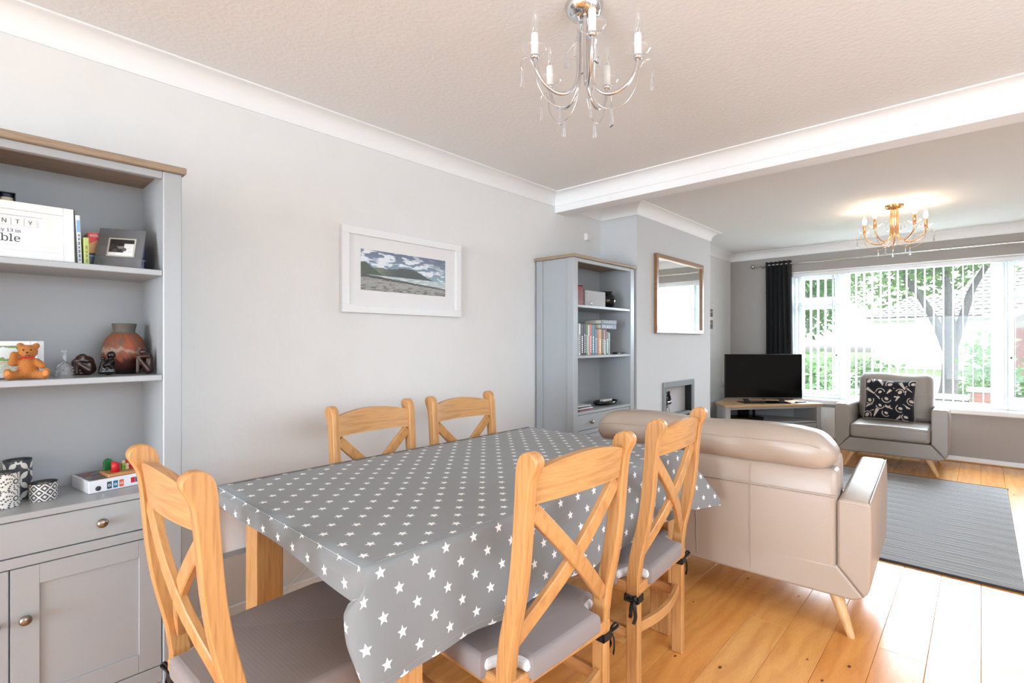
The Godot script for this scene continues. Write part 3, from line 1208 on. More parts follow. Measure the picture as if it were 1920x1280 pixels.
	var shrubs := [
		["tall leafy shrub growing close outside the opening casement", Vector3(0.35, gy, -9.6), Vector3(0.55, 0.75, 0.5), 700, 0.13, "leaf_mid"],
		["flowering pale shrub below the opening casement", Vector3(0.85, gy, -9.9), Vector3(0.5, 0.45, 0.4), 420, 0.12, "leaf_light"],
		["low green shrub in front of the white bungalow wall", Vector3(0.55, gy, -15.5), Vector3(0.7, 0.62, 0.5), 420, 0.14, "leaf_mid"],
		["bright green shrub beside the brick garden pier", Vector3(2.75, gy, -13.2), Vector3(0.55, 0.6, 0.5), 520, 0.15, "leaf_mid"],
		["tall dry grassy shrub beside the tree trunk", Vector3(2.6, gy, -14.5), Vector3(0.5, 1.0, 0.5), 420, 0.14, "leaf_light"],
		["rounded hedge bush beyond the side casement", Vector3(3.9, gy, -14.2), Vector3(0.9, 0.85, 0.7), 700, 0.15, "leaf_mid"]]
	for q in shrubs:
		var o := thing("garden_shrub", q[0], "shrub", q[1])
		s = st()
		for k in 4:
			tube(s, [Vector3(rng.randf_range(-0.1, 0.1), 0, rng.randf_range(-0.1, 0.1)), Vector3(rng.randf_range(-0.3, 0.3), q[2].y * 0.8, rng.randf_range(-0.2, 0.2))], [0.02, 0.01], 6)
		put(s, "stems", M.bark, o)
		foliage(o, [[Vector3(0, q[2].y, 0), q[2]]], q[3], q[4], M[q[5]], q[3] + 9)
	# low garden wall with a brick pier
	var wall := thing("garden_wall", "low garden wall of dark stone with pale coping and a brick pier", "garden wall", Vector3(0, gy, -11.4))
	s = st()
	b2(s, Vector3(-1.5, 0, -0.22), Vector3(2.36, 0.62, 0), 0.01)
	b2(s, Vector3(2.72, 0, -0.22), Vector3(8, 0.62, 0), 0.01)
	put(s, "wall_body", M.stone_dark, wall)
	for q in [[-1.5, 2.36], [2.72, 8.0]]:
		s = st()
		b2(s, Vector3(q[0], 0.62, -0.26), Vector3(q[1], 0.70, 0.04), 0.015)
		put(s, "coping", M.coping, wall)
	s = st()
	b2(s, Vector3(2.375, 0, -0.335), Vector3(2.705, 0.77, -0.005), 0.0)
	put(s, "pier_core", M.mortar, wall)
	s = st()
	b2(s, Vector3(2.33, 0.77, -0.38), Vector3(2.75, 0.83, 0.04), 0.015)
	put(s, "coping", M.coping, wall)
	var pb := st()
	b2(pb, Vector3(-0.077, -0.0325, -0.05), Vector3(0.077, 0.0325, 0.05), 0.004)
	pb.generate_normals()
	var bricks := []
	for c in [Color(0.66, 0.44, 0.36), Color(0.60, 0.42, 0.36), Color(0.70, 0.50, 0.42)]:
		var mm2 := mat("pier_brick_%d" % bricks.size(), c, 0.9)
		var me: ArrayMesh = pb.commit()
		me.surface_set_material(0, mm2)
		bricks.append(me)
	for r in 10:
		for k in 2:
			var o := put_mesh(bricks[(r * 2 + k * 3 + r / 3) % 3], "brick", wall)
			o.position = Vector3(2.46 + k * 0.165 + (0.0 if r % 2 == 0 else 0.004), 0.045 + r * 0.0755, -0.045)
	# parked car
	var car := thing("parked_car", "pale blue car parked on the drive beyond the side casement", "car", Vector3(4.9, gy, -9.6), 0.0)
	s = st()
	prism(s, [Vector2(-1.9, 0.28), Vector2(-2.0, 0.5), Vector2(-1.95, 0.68), Vector2(-1.5, 0.80), Vector2(-0.85, 0.86), Vector2(1.9, 0.9), Vector2(2.05, 0.6), Vector2(2.0, 0.28)], -0.8, 0.8, 0.08, true, 3)
	put(s, "body", M.car_paint, car)
	s = st()
	prism(s, [Vector2(-0.95, 0.84), Vector2(-0.2, 1.36), Vector2(1.2, 1.38), Vector2(1.8, 0.88)], -0.68, 0.68, 0.08, true, 3)
	put(s, "cabin", M.car_glass, car)
	s = st()
	prism(s, [Vector2(-0.35, 1.30), Vector2(-0.2, 1.38), Vector2(1.2, 1.41), Vector2(1.35, 1.32)], -0.69, 0.69, 0.03, true, 2)
	put(s, "roof", M.car_paint, car)
	for q in [[-1.3, 0.72], [1.35, 0.72], [-1.3, -0.72], [1.35, -0.72]]:
		s = st()
		T = Transform3D(Basis(Vector3.RIGHT, PI / 2), Vector3(q[0], 0.31, q[1]))
		lathe(s, [Vector2(0, -0.09), Vector2(0.26, -0.09), Vector2(0.31, -0.05), Vector2(0.31, 0.05), Vector2(0.26, 0.09), Vector2(0, 0.09)], 20)
		T = Transform3D.IDENTITY
		put(s, "wheel", M.tyre, car)


# ------------------------------------------------------------------ dining end
func post_z(y: float) -> float:   # how far the chair back leans at a height
	var k := [[0.0, 0.0], [0.42, 0.0], [0.52, 0.012], [0.58, 0.026], [0.65, 0.0415], [0.74, 0.0545], [0.82, 0.0615], [0.89, 0.067], [0.96, 0.075]]
	for i in k.size() - 1:
		if y <= k[i + 1][0]:
			return lerpf(k[i][1], k[i + 1][1], (y - k[i][0]) / (k[i + 1][0] - k[i][0]))
	return 0.075


func make_chair() -> Node3D:   # faces -z, back legs at z = 0
	var c := thing("dining_chair", "", "chair", Vector3.ZERO, 0.0, "oak dining chairs round the table")
	var outline := [Vector2(-0.022, 0), Vector2(0.022, 0), Vector2(0.022, 0.40), Vector2(0.026, 0.46), Vector2(0.034, 0.52), Vector2(0.048, 0.58), Vector2(0.063, 0.65), Vector2(0.076, 0.74), Vector2(0.083, 0.82), Vector2(0.089, 0.89),
		Vector2(0.096, 0.932), Vector2(0.106, 0.952), Vector2(0.1145, 0.968), Vector2(0.1155, 0.982), Vector2(0.107, 0.994), Vector2(0.093, 1.0), Vector2(0.077, 0.998), Vector2(0.062, 0.988), Vector2(0.053, 0.971), Vector2(0.048, 0.945), Vector2(0.045, 0.89),
		Vector2(0.040, 0.82), Vector2(0.033, 0.74), Vector2(0.020, 0.65), Vector2(0.004, 0.58), Vector2(-0.010, 0.52), Vector2(-0.018, 0.46), Vector2(-0.022, 0.40)]
	var smooth_outline := []
	for i in outline.size():
		if i < 2 or i == outline.size() - 1:
			smooth_outline.append(outline[i])
		else:
			var nx: Vector2 = outline[(i + 1) % outline.size()]
			smooth_outline.append(outline[i])
			smooth_outline.append(outline[i].cubic_interpolate(nx, outline[i - 1], outline[(i + 2) % outline.size()], 0.5))
	outline = smooth_outline
	for sx in [-1.0, 1.0]:
		var s := st()
		T = Transform3D(Basis(Vector3(0, 0, 1), Vector3(0, 1, 0), Vector3(-1, 0, 0)), Vector3(sx * 0.2, 0, 0))
		prism(s, outline, -0.0165, 0.0165, 0.0035, true, 2)
		T = Transform3D.IDENTITY
		put(s, "back_post", M.oak_up, c)
		s = st()
		b2(s, Vector3(sx * 0.2 - 0.018, 0, -0.425), Vector3(sx * 0.2 + 0.018, 0.388, -0.385), 0.004)
		put(s, "leg", M.oak_up, c)
		s = st()
		b2(s, Vector3(sx * 0.2 - 0.011, 0.225, -0.387), Vector3(sx * 0.2 + 0.011, 0.262, -0.02), 0.003)
		put(s, "stretcher", M.oak_deep, c)
	# top rail, bowed backwards and arched
	var s := st()
	var n := 12
	s.set_smooth_group(2)
	for k in n:
		var q := []
		for e in 2:
			var t := float(k + e) / n
			var x := lerpf(-0.187, 0.187, t)
			var bow := 1.0 - pow(2.0 * t - 1.0, 2.0)
			q.append([x, 0.868 + 0.004 * bow, 0.952 + 0.026 * bow, 0.066 + 0.022 * bow])
		var a: Array = q[0]
		var b: Array = q[1]
		var h := 0.0105
		var lean := 0.012
		var P := func(w: Array, up: int, sd: float) -> Vector3: return Vector3(w[0], w[1 + up], w[3] + (lean if up else 0.0) + sd * h)
		s.set_smooth_group(2)
		quad(s, P.call(a, 0, 1.0), P.call(b, 0, 1.0), P.call(b, 1, 1.0), P.call(a, 1, 1.0))
		s.set_smooth_group(3)
		quad(s, P.call(b, 0, -1.0), P.call(a, 0, -1.0), P.call(a, 1, -1.0), P.call(b, 1, -1.0))
		s.set_smooth_group(4)
		quad(s, P.call(a, 1, 1.0), P.call(b, 1, 1.0), P.call(b, 1, -1.0), P.call(a, 1, -1.0))
		s.set_smooth_group(5)
		quad(s, P.call(a, 0, -1.0), P.call(b, 0, -1.0), P.call(b, 0, 1.0), P.call(a, 0, 1.0))
	put(s, "top_rail", M.oak_across, c)
	# crossed slats
	for sx in [-1.0, 1.0]:
		s = st()
		var pts := []
		for k in 9:
			var t := k / 8.0
			var y := lerpf(0.855, 0.51, t)
			pts.append(Vector3(sx * lerpf(-0.182, 0.182, t), y, post_z(y) + 0.012 * sin(t * PI) + sx * 0.004))
		var d := (Vector3(pts[8].x - pts[0].x, pts[8].y - pts[0].y, 0)).normalized()
		bar(s, pts, Vector3(-d.y, d.x, 0) * 0.0215, Vector3(0, 0, 0.0095), 0.003)
		put(s, "cross_slat", M.oak_slant, c)
	# bowed back stretcher, front stretcher
	s = st()
	var bp := []
	for k in 11:
		var t := k / 10.0
		bp.append(Vector3(lerpf(-0.186, 0.186, t), 0.26, 0.0 + 0.028 * sin(t * PI)))
	bar(s, bp, Vector3(0, 0.018, 0), Vector3(0, 0, 0.0105))
	put(s, "stretcher", M.oak_across, c)
	s = st()
	b2(s, Vector3(-0.184, 0.33, -0.415), Vector3(0.184, 0.388, -0.395), 0.003)
	put(s, "front_rail", M.oak_across, c)
	# seat board
	s = st()
	T = Transform3D(Basis(Vector3(1, 0, 0), Vector3(0, 0, -1), Vector3(0, 1, 0)), Vector3.ZERO)
	prism(s, [Vector2(-0.212, -0.025), Vector2(0.212, -0.025), Vector2(0.218, 0.05), Vector2(0.228, 0.40), Vector2(0.20, 0.435), Vector2(0.1, 0.445), Vector2(-0.1, 0.445), Vector2(-0.20, 0.435), Vector2(-0.228, 0.40), Vector2(-0.218, 0.05)], 0.388, 0.425, 0.006, false, 2)
	T = Transform3D.IDENTITY
	put(s, "seat", M.oak_deep, c)
	# pad and its cover, cut out round the back posts
	s = st()
	T = Transform3D(Basis(Vector3(1, 0, 0), Vector3(0, 0, -1), Vector3(0, 1, 0)), Vector3.ZERO)
	prism(s, [Vector2(-0.155, -0.03), Vector2(0.155, -0.03), Vector2(0.158, 0.0), Vector2(0.176, 0.032), Vector2(0.205, 0.043), Vector2(0.222, 0.046), Vector2(0.222, 0.42), Vector2(-0.222, 0.42), Vector2(-0.222, 0.046), Vector2(-0.205, 0.043), Vector2(-0.176, 0.032), Vector2(-0.158, 0.0)], 0.425, 0.456, 0.014, false, 3)
	T = Transform3D.IDENTITY
	put(s, "pad", M.pad_white, c)
	s = st()
	bend = func(v: Vector3) -> Vector3:
		var w := v
		w.z += 0.004 * sin(v.x * 9.0) * cos(v.y * 7.0)
		return w
	T = Transform3D(Basis(Vector3(1, 0, 0), Vector3(0, 0, -1), Vector3(0, 1, 0)), Vector3.ZERO)
	var cover := [Vector2(-0.142, -0.040), Vector2(0.0, -0.041), Vector2(0.142, -0.040), Vector2(0.146, 0.0), Vector2(0.165, 0.040), Vector2(0.20, 0.052), Vector2(0.234, 0.056), Vector2(0.236, 0.2), Vector2(0.236, 0.39), Vector2(0.225, 0.425), Vector2(0.19, 0.448), Vector2(0.1, 0.456), Vector2(-0.1, 0.456), Vector2(-0.19, 0.448),
		Vector2(-0.225, 0.425), Vector2(-0.236, 0.39), Vector2(-0.236, 0.2), Vector2(-0.234, 0.056), Vector2(-0.20, 0.052), Vector2(-0.165, 0.040), Vector2(-0.146, 0.0)]
	prism(s, cover, 0.404, 0.468, 0.016, true, 3)
	T = Transform3D.IDENTITY
	bend = null
	put(s, "seat_cover", M.pad_cloth, c)
	# ties
	for sx in [-1.0, 1.0]:
		s = st()
		for q in [[Vector3(-0.022, 0, 0.0225), Vector3(0.022, 0, 0.0265)], [Vector3(-0.022, 0, -0.0265), Vector3(0.022, 0, -0.0225)], [Vector3(-0.022, 0, -0.0265), Vector3(-0.0175, 0, 0.0265)], [Vector3(0.0175, 0, -0.0265), Vector3(0.022, 0, 0.0265)]]:
			b2(s, Vector3(sx * 0.2, 0.362, 0) + q[0], Vector3(sx * 0.2, 0.386, 0) + q[1], 0.001)
		var tie := put(s, "tie", M.ribbon, c)
		s = st()
		var k := Vector3(sx * 0.228, 0.378, 0.012)
		tube(s, curve([k, k + Vector3(0.012 * sx, 0.022, 0.012), k + Vector3(0.022 * sx, 0.012, 0.016), k + Vector3(0.004 * sx, -0.002, 0.004)], 4), 0.006, 6, true, 0.4)
		tube(s, curve([k, k + Vector3(0.008 * sx, 0.016, -0.016), k + Vector3(0.018 * sx, 0.002, -0.024), k], 4), 0.006, 6, true, 0.4)
		tube(s, curve([k, k + Vector3(0.010 * sx, -0.02, 0.008), k + Vector3(0.008 * sx, -0.05, 0.012), k + Vector3(0.012 * sx, -0.075, 0.006)], 4), 0.006, 6, true, 0.35)
		tube(s, curve([k, k + Vector3(0.006 * sx, -0.025, -0.006), k + Vector3(0.012 * sx, -0.045, -0.004), k + Vector3(0.006 * sx, -0.06, -0.01)], 4), 0.006, 6, true, 0.35)
		ball(s, k, Vector3(0.008, 0.008, 0.008), 8)
		put(s, "bow", M.ribbon, tie)
	return c


func dining() -> void:
	var ch := make_chair()
	ch.set_meta("label", "oak cross-back chair with grey pad at the table's far window end, beside the sofa")
	ch.position = Vector3(1.613, 0, -1.7825)
	ch.rotation_degrees.y = 93.3
	copy_of(ch, "oak cross-back chair on the aisle side near the drooping cloth corner, knotted black ties", Vector3(1.6525, 0, -1.1165), 87.3)
	copy_of(ch, "oak cross-back chair at the head of the table in front of the grey dresser", Vector3(1.1425, 0, -0.401), 1.6)
	var c4 := copy_of(ch, "oak cross-back chair between table and cream wall, nearer the dresser", Vector3(0.566, 0, -1.267), -87.3)
	var c5 := copy_of(ch, "oak cross-back chair between table and cream wall, nearer the bookcase", Vector3(0.572, 0, -1.795), -90.6)

	c4.scale.y = 0.985
	c5.scale.y = 0.985
	# table
	var t := thing("dining_table", "rectangular oak dining table with thick square legs under a starred cloth", "table", Vector3.ZERO)
	var s := st()
	b2(s, Vector3(0.63, 0.737, -2.175), Vector3(1.533, 0.770, -0.60), 0.004)
	put(s, "table_top", M.oak_deep, t)
	for q in [[0.66, -0.66], [1.44, -0.66], [0.66, -2.05], [1.44, -2.05]]:
		s = st()
		b2(s, Vector3(q[0], 0, q[1] - 0.09), Vector3(q[0] + 0.09, 0.737, q[1]), 0.004)
		put(s, "leg", M.oak_up, t)
	for q in [[Vector3(0.75, 0.655, -0.70), Vector3(1.44, 0.737, -0.675)], [Vector3(0.75, 0.655, -2.125), Vector3(1.44, 0.737, -2.10)]]:
		s = st()
		b2(s, q[0], q[1], 0.003)
		put(s, "apron", M.oak_across, t)
	for q in [[Vector3(0.675, 0.655, -2.05), Vector3(0.70, 0.737, -0.75)], [Vector3(1.49, 0.655, -2.05), Vector3(1.515, 0.737, -0.75)]]:
		s = st()
		b2(s, q[0], q[1], 0.003)
		put(s, "apron", M.oak_deep, t)
	cloth()


const CX0 := 0.612
const CX1 := 1.546
const CZ0 := -0.583
const CZ1 := -2.197
const CY := 0.7735


func drop_point(a: float, side: float, z: float) -> Vector3:   # hanging part along the long sides
	var x: float = CX1 if side > 0 else CX0
	var r := 0.014
	var wave := smoothstep(0.03, 0.25, a) * (0.5 + 0.5 * side + 0.3) * (0.006 * sin(z * 17.0) + 0.004 * sin(z * 31.0 + 1.0))
	if a < r * PI / 2:
		var g := a / r
		return Vector3(x + side * (r * sin(g) - r), CY - r + r * cos(g), z)
	return Vector3(x + side * (wave + (0.02 if side > 0 else 0.0) * smoothstep(0.0, 0.26, a)), CY - r - (a - r * PI / 2), z)


func cloth_point(p: float, q: float) -> Vector3:   # p: metres across, 0 at the wall-side edge of the top; q: metres from the near edge of the top towards the window
	var w := CX1 - CX0
	var l := CZ0 - CZ1
	var a := 0.0
	var side := 0.0
	if p < 0:
		a = -p
		side = -1.0
	elif p > w:
		a = p - w
		side = 1.0
	var b := 0.0
	var fin := 0.0
	if q < 0:
		b = -q
		fin = -1.0
	elif q > l:
		b = q - l
		fin = 1.0
	var z: float = CZ0 - clampf(q, 0, l)
	if a == 0.0 and b == 0.0:
		return Vector3(CX0 + p, CY + 0.0006 * sin(p * 40.0) * sin(q * 23.0), z)
	if b == 0.0:
		return drop_point(a, side, z)
	if a == 0.0:
		var r := 0.014
		var x := CX0 + clampf(p, 0, w)
		var sg := 1.0 if fin < 0 else -1.0
		if b < r * PI / 2:
			var g := b / r
			return Vector3(x, CY - r + r * cos(g), z + sg * (r * sin(g) - r))
		return Vector3(x, CY - r - (b - r * PI / 2), z + sg * (0.006 * sin(x * 9.0 + 1.0) + 0.004))
	# corners
	var e := drop_point(a, side, z)
	if fin < 0:
		var sm := smoothstep(0.0, 0.11, a)
		var k := clampf(b / 0.085, 0, 1)
		var amp := sm * (1.0 - 0.8 * smoothstep(0.14, 0.262, a))
		var o := Vector3(-side * (0.028 * k + 0.03 * k * k), 0, 0.036 * sin(k * PI * 0.8)) * (0.25 + 0.75 * amp) * sm
		if side < 0:
			o *= 0.4
		e.y = CY - maxf(0.0, sqrt(a * a + pow(b * (1.0 - sm), 2.0)) - 0.006)
		return e + o
	var s := sqrt(a * a + b * b)
	var phi := atan2(b, a)
	var om := (phi if phi < PI / 4 else PI / 2 - phi) * 0.9
	var az := Vector3(side * 0.22, 0, -0.97) if phi < PI / 4 else Vector3(-side * 0.1, 0, -0.99)
	var lag := 0.0 if phi < PI / 4 else 0.02 * sin((phi - PI / 4) * 2)
	return Vector3(lerpf(e.x, CX0 + clampf(p, 0, w) - side * lag, smoothstep(PI / 4, PI / 2, phi)), CY - s * cos(om), z) + az * s * sin(om)


func cloth() -> void:
	var w := CX1 - CX0
	var l := CZ0 - CZ1
	var ps := []
	for k in 15:
		ps.append(-0.262 + 0.262 * k / 14.0 - 0.0)
	for k in range(1, 24):
		ps.append(w * k / 23.0)
	for k in range(1, 16):
		ps.append(w + 0.262 * k / 15.0)
	for e in [-0.012, -0.006, w + 0.006, w + 0.012]:
		ps.append(e)
	ps.sort()
	var qs := []
	for k in 9:
		qs.append(-1.0 + k / 8.0)
	for k in range(1, 41):
		qs.append(l * k / 40.0)
	for k in range(1, 13):
		qs.append(l + 0.225 * k / 12.0)
	qs.sort()
	var near_drop := func(p: float) -> float: return lerpf(0.058, 0.086, clampf(p / w, 0, 1))
	var P := func(i: int, j: int) -> Vector2:
		var q: float = qs[j]
		if q < 0:
			q *= near_drop.call(ps[i])
		return Vector2(ps[i], q)
	var top := st()
	var under := st()
	top.set_smooth_group(1)
	under.set_smooth_group(1)
	var pos := []
	for i in ps.size():
		var row := []
		for j in qs.size():
			var g: Vector2 = P.call(i, j)
			row.append(cloth_point(g.x, g.y))
		pos.append(row)
	var mid := Vector3((CX0 + CX1) / 2, 0.6, (CZ0 + CZ1) / 2)
	for i in ps.size() - 1:
		for j in qs.size() - 1:
			var idx := [[i, j], [i + 1, j], [i + 1, j + 1], [i, j + 1]]
			for k in [0, 2, 1, 0, 3, 2]:
				var a: Array = idx[k]
				var g: Vector2 = P.call(a[0], a[1])
				top.set_uv(Vector2((g.y + 0.0085) / 0.0925, (g.x + 0.0285) / 0.0942))
				top.add_vertex(pos[a[0]][a[1]])
			for k in [0, 1, 2, 0, 2, 3]:
				var a: Array = idx[k]
				var v: Vector3 = pos[a[0]][a[1]]
				var inward := Vector3(signf(mid.x - v.x) if ps[a[0]] < 0 or ps[a[0]] > w else 0.0, -0.6 if ps[a[0]] >= 0 and ps[a[0]] <= w and qs[a[1]] >= 0 and qs[a[1]] <= l else 0.0, signf(mid.z - v.z) if qs[a[1]] < 0 or qs[a[1]] > l else 0.0)
				under.add_vertex(v + inward * 0.0016)
	top.generate_normals()
	top.index()
	var me := top.commit()
	me.surface_set_material(0, M.star_cloth)
	var c := thing("tablecloth", "grey cotton tablecloth printed with rows of white stars on the dining table", "tablecloth")
	put_mesh(me, "cloth", c)
	put(under, "underside", M.cloth_under, c)
	# turned-up hem on the inside of the wall-side drop
	var s := st()
	for k in 40:
		var z0 := CZ0 - l * k / 40.0
		var z1 := CZ0 - l * (k + 1) / 40.0
		var o := Vector3(0.0035, 0, 0)
		quad(s, drop_point(0.262, -1, z0) + o, drop_point(0.262, -1, z1) + o, drop_point(0.243, -1, z1) + o, drop_point(0.243, -1, z0) + o)
	var hem := mat("hem_grey", Color(0.53, 0.535, 0.535), 0.8)
	put(s, "hem", hem, c)
	# stitched hem lines outside
	for sd in [1.0]:
		s = st()
		var pts := []
		for k in 41:
			pts.append(drop_point(0.245, sd, CZ0 - l * k / 40.0) + Vector3(0.0006, 0, 0))
		tube(s, pts, 0.0005, 4)
		put(s, "hem_stitch", M.stitch_grey, c)


# ------------------------------------------------------------------ living end
func arc2(c: Vector2, r: float, a0: float, a1: float, n: int) -> Array:
	var out := []
	for k in n + 1:
		var a := lerpf(a0, a1, float(k) / n)
		out.append(c + Vector2(cos(a), sin(a)) * r)
	return out


func leather_shell(parent: Node3D, w: float, depth: float, arm: float, top: float, low: float, seat_y: float, m: Material, rise: float) -> void:   # faces -z; the back is at z = 0
	var hw := w * 0.5
	var r := 0.08
	bend = func(v: Vector3) -> Vector3:
		var q := v
		if v.y > low + 0.05:
			q.y += rise * clampf(-v.z / depth, 0, 1) * clampf((v.y - low - 0.05) / (top - low - 0.05), 0, 1)
		return q
	for sx in [-1.0, 1.0]:
		var poly := []
		for p in arc2(Vector2(hw - r, low + r), r, -PI / 4, 0.0, 3):
			poly.append(Vector2(p.x * sx, p.y))
		poly.append(Vector2((hw + 0.004) * sx, low + 0.28))
		for p in arc2(Vector2(hw - 0.022, top - 0.024), 0.024, 0.0, PI / 2, 4) + arc2(Vector2(hw - arm + 0.024, top - 0.024), 0.024, PI / 2, PI, 4):
			poly.append(Vector2(p.x * sx, p.y))
		poly.append(Vector2((hw - arm) * sx, seat_y))
		var s := st()
		prism(s, poly, -depth, 0.0, 0.011, true, 3)
		var o := put(s, "arm", m, parent)
		for z in [0.001, -depth - 0.001]:
			var ss := st()
			tube(ss, [Vector3(sx * (hw - arm + 0.01), top + 0.0 - 0.012, z), Vector3(sx * (hw - 0.012), top - 0.012, z)], 0.002, 5)
			put(ss, "seam", M.stitch, o)
		var se := st()
		tube(se, [Vector3(sx * (hw - 0.002), top - 0.003, -depth + 0.015), Vector3(sx * (hw - 0.002), top - 0.003, -0.015)], 0.0032, 6)
		put(se, "piping", m, o)
	bend = null
	var base := []
	for p in arc2(Vector2(-hw + r, low + r), r, PI + PI / 4, PI * 1.5, 3):
		base.append(p)
	for p in arc2(Vector2(hw - r, low + r), r, -PI / 2, -PI / 4, 3):
		base.append(p)
	base.append_array([Vector2(hw - arm, seat_y), Vector2(-hw + arm, seat_y)])
	var s2 := st()
	prism(s2, base, -depth, 0.0, 0.011, true, 3)
	put(s2, "base", m, parent)


func splay_leg(parent: Node3D, top: Vector3, foot: Vector3, m: Material) -> void:
	var s := st()
	var d := (foot - top)
	tube(s, [top, top + d * 0.12, top + d * 0.5, foot + Vector3(0, 0.004, 0), foot], [0.026, 0.027, 0.021, 0.0155, 0.014], 14)
	put(s, "leg", m, parent)


func sofa() -> void:
	var w := 1.44
	var th := 2.5
	var c := Vector3(2.174, 0, -2.551) + Vector3(-cos(deg_to_rad(th)), 0, sin(deg_to_rad(th))) * (w * 0.5)
	var o := thing("leather_sofa", "taupe leather two-seat sofa with its back to the dining table", "sofa", c, th)
	leather_shell(o, w, 0.81, 0.118, 0.59, 0.165, 0.30, M.leather, 0.042)
	var hw := w * 0.5 - 0.118
	# back, a slab between the arms, with a stitched band along its top
	var s := st()
	bend = func(v: Vector3) -> Vector3: return v + Vector3(0, 0, 0.012 * (1.0 - pow(v.x / hw, 2.0)) * smoothstep(0.2, 0.45, v.y) * (1.0 if v.z > -0.06 else 0.0) - 0.02 * smoothstep(0.6, 0.7, v.y))
	rbox(s, Vector3(0, 0.435, -0.062), Vector3(hw * 2, 0.535, 0.12), 0.028, 10, 4)
	bend = null
	var back := put(s, "back", M.leather, o)
	s = st()
	var pts := []
	for k in 21:
		var x := lerpf(-hw + 0.004, hw - 0.004, k / 20.0)
		pts.append(Vector3(x, 0.594, 0.0 + 0.012 * (1.0 - pow(x / hw, 2.0)) + 0.0008))
	tube(s, pts, 0.0045, 6)
	put(s, "piping", M.leather, back)
	s = st()
	for k in 20:
		var a: Vector3 = pts[k] + Vector3(0, -0.007, -0.0006)
		var b: Vector3 = pts[k + 1] + Vector3(0, -0.007, -0.0006)
		for j in 4:
			tube(s, [a.lerp(b, j / 4.0 + 0.03), a.lerp(b, j / 4.0 + 0.2)], 0.0011, 4)
	put(s, "stitching", M.stitch, back)
	for x in [0.255, -0.0, -0.255]:
		s = st()
		var sp := []
		for k in 13:
			var y := lerpf(0.19, 0.685, k / 12.0)
			sp.append(Vector3(x + 0.0015 * sin(k * 2.0), y, 0.0005 + 0.012 * (1.0 - pow(x / hw, 2.0)) * smoothstep(0.2, 0.45, y) - 0.02 * smoothstep(0.6, 0.7, y)))
		tube(s, sp, 0.0016, 5)
		put(s, "seam", M.leather, back)
	# head roll of the back cushion, lying over the top of the back
	s = st()
	bend = func(v: Vector3) -> Vector3:
		var e := clampf((absf(v.x) - hw + 0.16) / 0.16, 0, 1)
		var q := v
		q.y += -0.035 * e * e * smoothstep(0.7, 0.85, v.y) + 0.006 * sin(v.x * 11.0 + v.y * 20.0) * smoothstep(0.74, 0.86, v.y)
		q.z += 0.006 * sin(v.x * 7.0) + 0.004 * sin(v.x * 23.0 + v.y * 31.0)
		return q
	rbox(s, Vector3(0, 0.775, -0.10), Vector3(hw * 2 - 0.01, 0.185, 0.235), 0.088, 16, 6)
	var roll := put(s, "head_cushion", M.leather, o)
	s = st()
	pts = []
	for k in 41:
		pts.append(Vector3(lerpf(-hw + 0.06, hw - 0.06, k / 40.0), 0.806, 0.0145))
	tube(s, pts, 0.0018, 5)
	for x in [0.24, -0.30, -0.33]:
		var sp := []
		for k in 9:
			var a := lerpf(-0.9, 0.75, k / 8.0)
			sp.append(Vector3(x, 0.775 + 0.0885 * sin(a), -0.0725 + 0.0885 * cos(a)))
		tube(s, sp, 0.0016, 5)
	put(s, "seam", M.leather, roll)
	bend = null
	# back and seat cushions
	for k in [-1.0, 1.0]:
		s = st()
		rbox(s, Vector3(k * hw * 0.5, 0.60, -0.20), Vector3(hw - 0.01, 0.33, 0.13), 0.05, 6, 4)
		put(s, "back_cushion", M.leather, o)
		s = st()
		rbox(s, Vector3(k * hw * 0.5, 0.37, -0.49), Vector3(hw - 0.006, 0.135, 0.66), 0.04, 6, 4)
		put(s, "seat_cushion", M.leather, o)
	for q in [[1.0, -0.02], [-1.0, -0.02], [1.0, -0.79], [-1.0, -0.79]]:
		var back_side: float = 1.0 if q[1] > -0.4 else -1.0
		splay_leg(o, Vector3(q[0] * (w * 0.5 - 0.135), 0.172, q[1] - back_side * 0.045), Vector3(q[0] * (w * 0.5 - 0.07), 0, q[1] - back_side * 0.005), M.leg_oak)


func cushion_print() -> ImageTexture:
	var r := RandomNumberGenerator.new()
	r.seed = 77
	var rings := []
	var bars := []
	for i in 5:
		for j in 5:
			var c := Vector2((i + 0.5 + r.randf_range(-0.3, 0.3)) / 5.0, (j + 0.5 + r.randf_range(-0.3, 0.3)) / 5.0)
			if (i + j) % 2 == 0:
				rings.append([c, r.randf_range(0.032, 0.045), r.randf_range(0.07, 0.085), r.randf() * TAU])
			else:
				bars.append([c, Vector2.from_angle(r.randf_range(0.3, 1.1) + (PI / 2 if r.randf() < 0.4 else 0.0)), r.randf_range(0.06, 0.11), r.randf_range(0.012, 0.03)])
	for k in 14:
		bars.append([Vector2(r.randf(), r.randf()), Vector2.from_angle(r.randf() * PI), r.randf_range(0.03, 0.06), r.randf_range(0.007, 0.014)])
	return picture(320, 320, func(u: float, v: float) -> Color:
		var p := Vector2(u, v)
		var on := false
		for b in bars:
			var q: Vector2 = p - b[0]
			var along: float = q.dot(b[1])
			var across: float = absf(q.cross(b[1]))
			if absf(along) < b[2] and across < b[3] * (1.0 - 0.5 * along / b[2]):
				on = true
		for g in rings:
			var d := p.distance_to(g[0])
			if d < g[2] + 0.03:
				on = d < g[1] * (1.0 + 0.15 * sin(2.0 * (p - g[0]).angle() + g[3]))
				var a: float = (p - g[0]).angle() - g[3]
				if d > g[2] and d < g[2] + 0.018 and sin(a) > 0.1:
					on = true
		return Color(0.82, 0.765, 0.72) if on else Color(0.075, 0.08, 0.115))


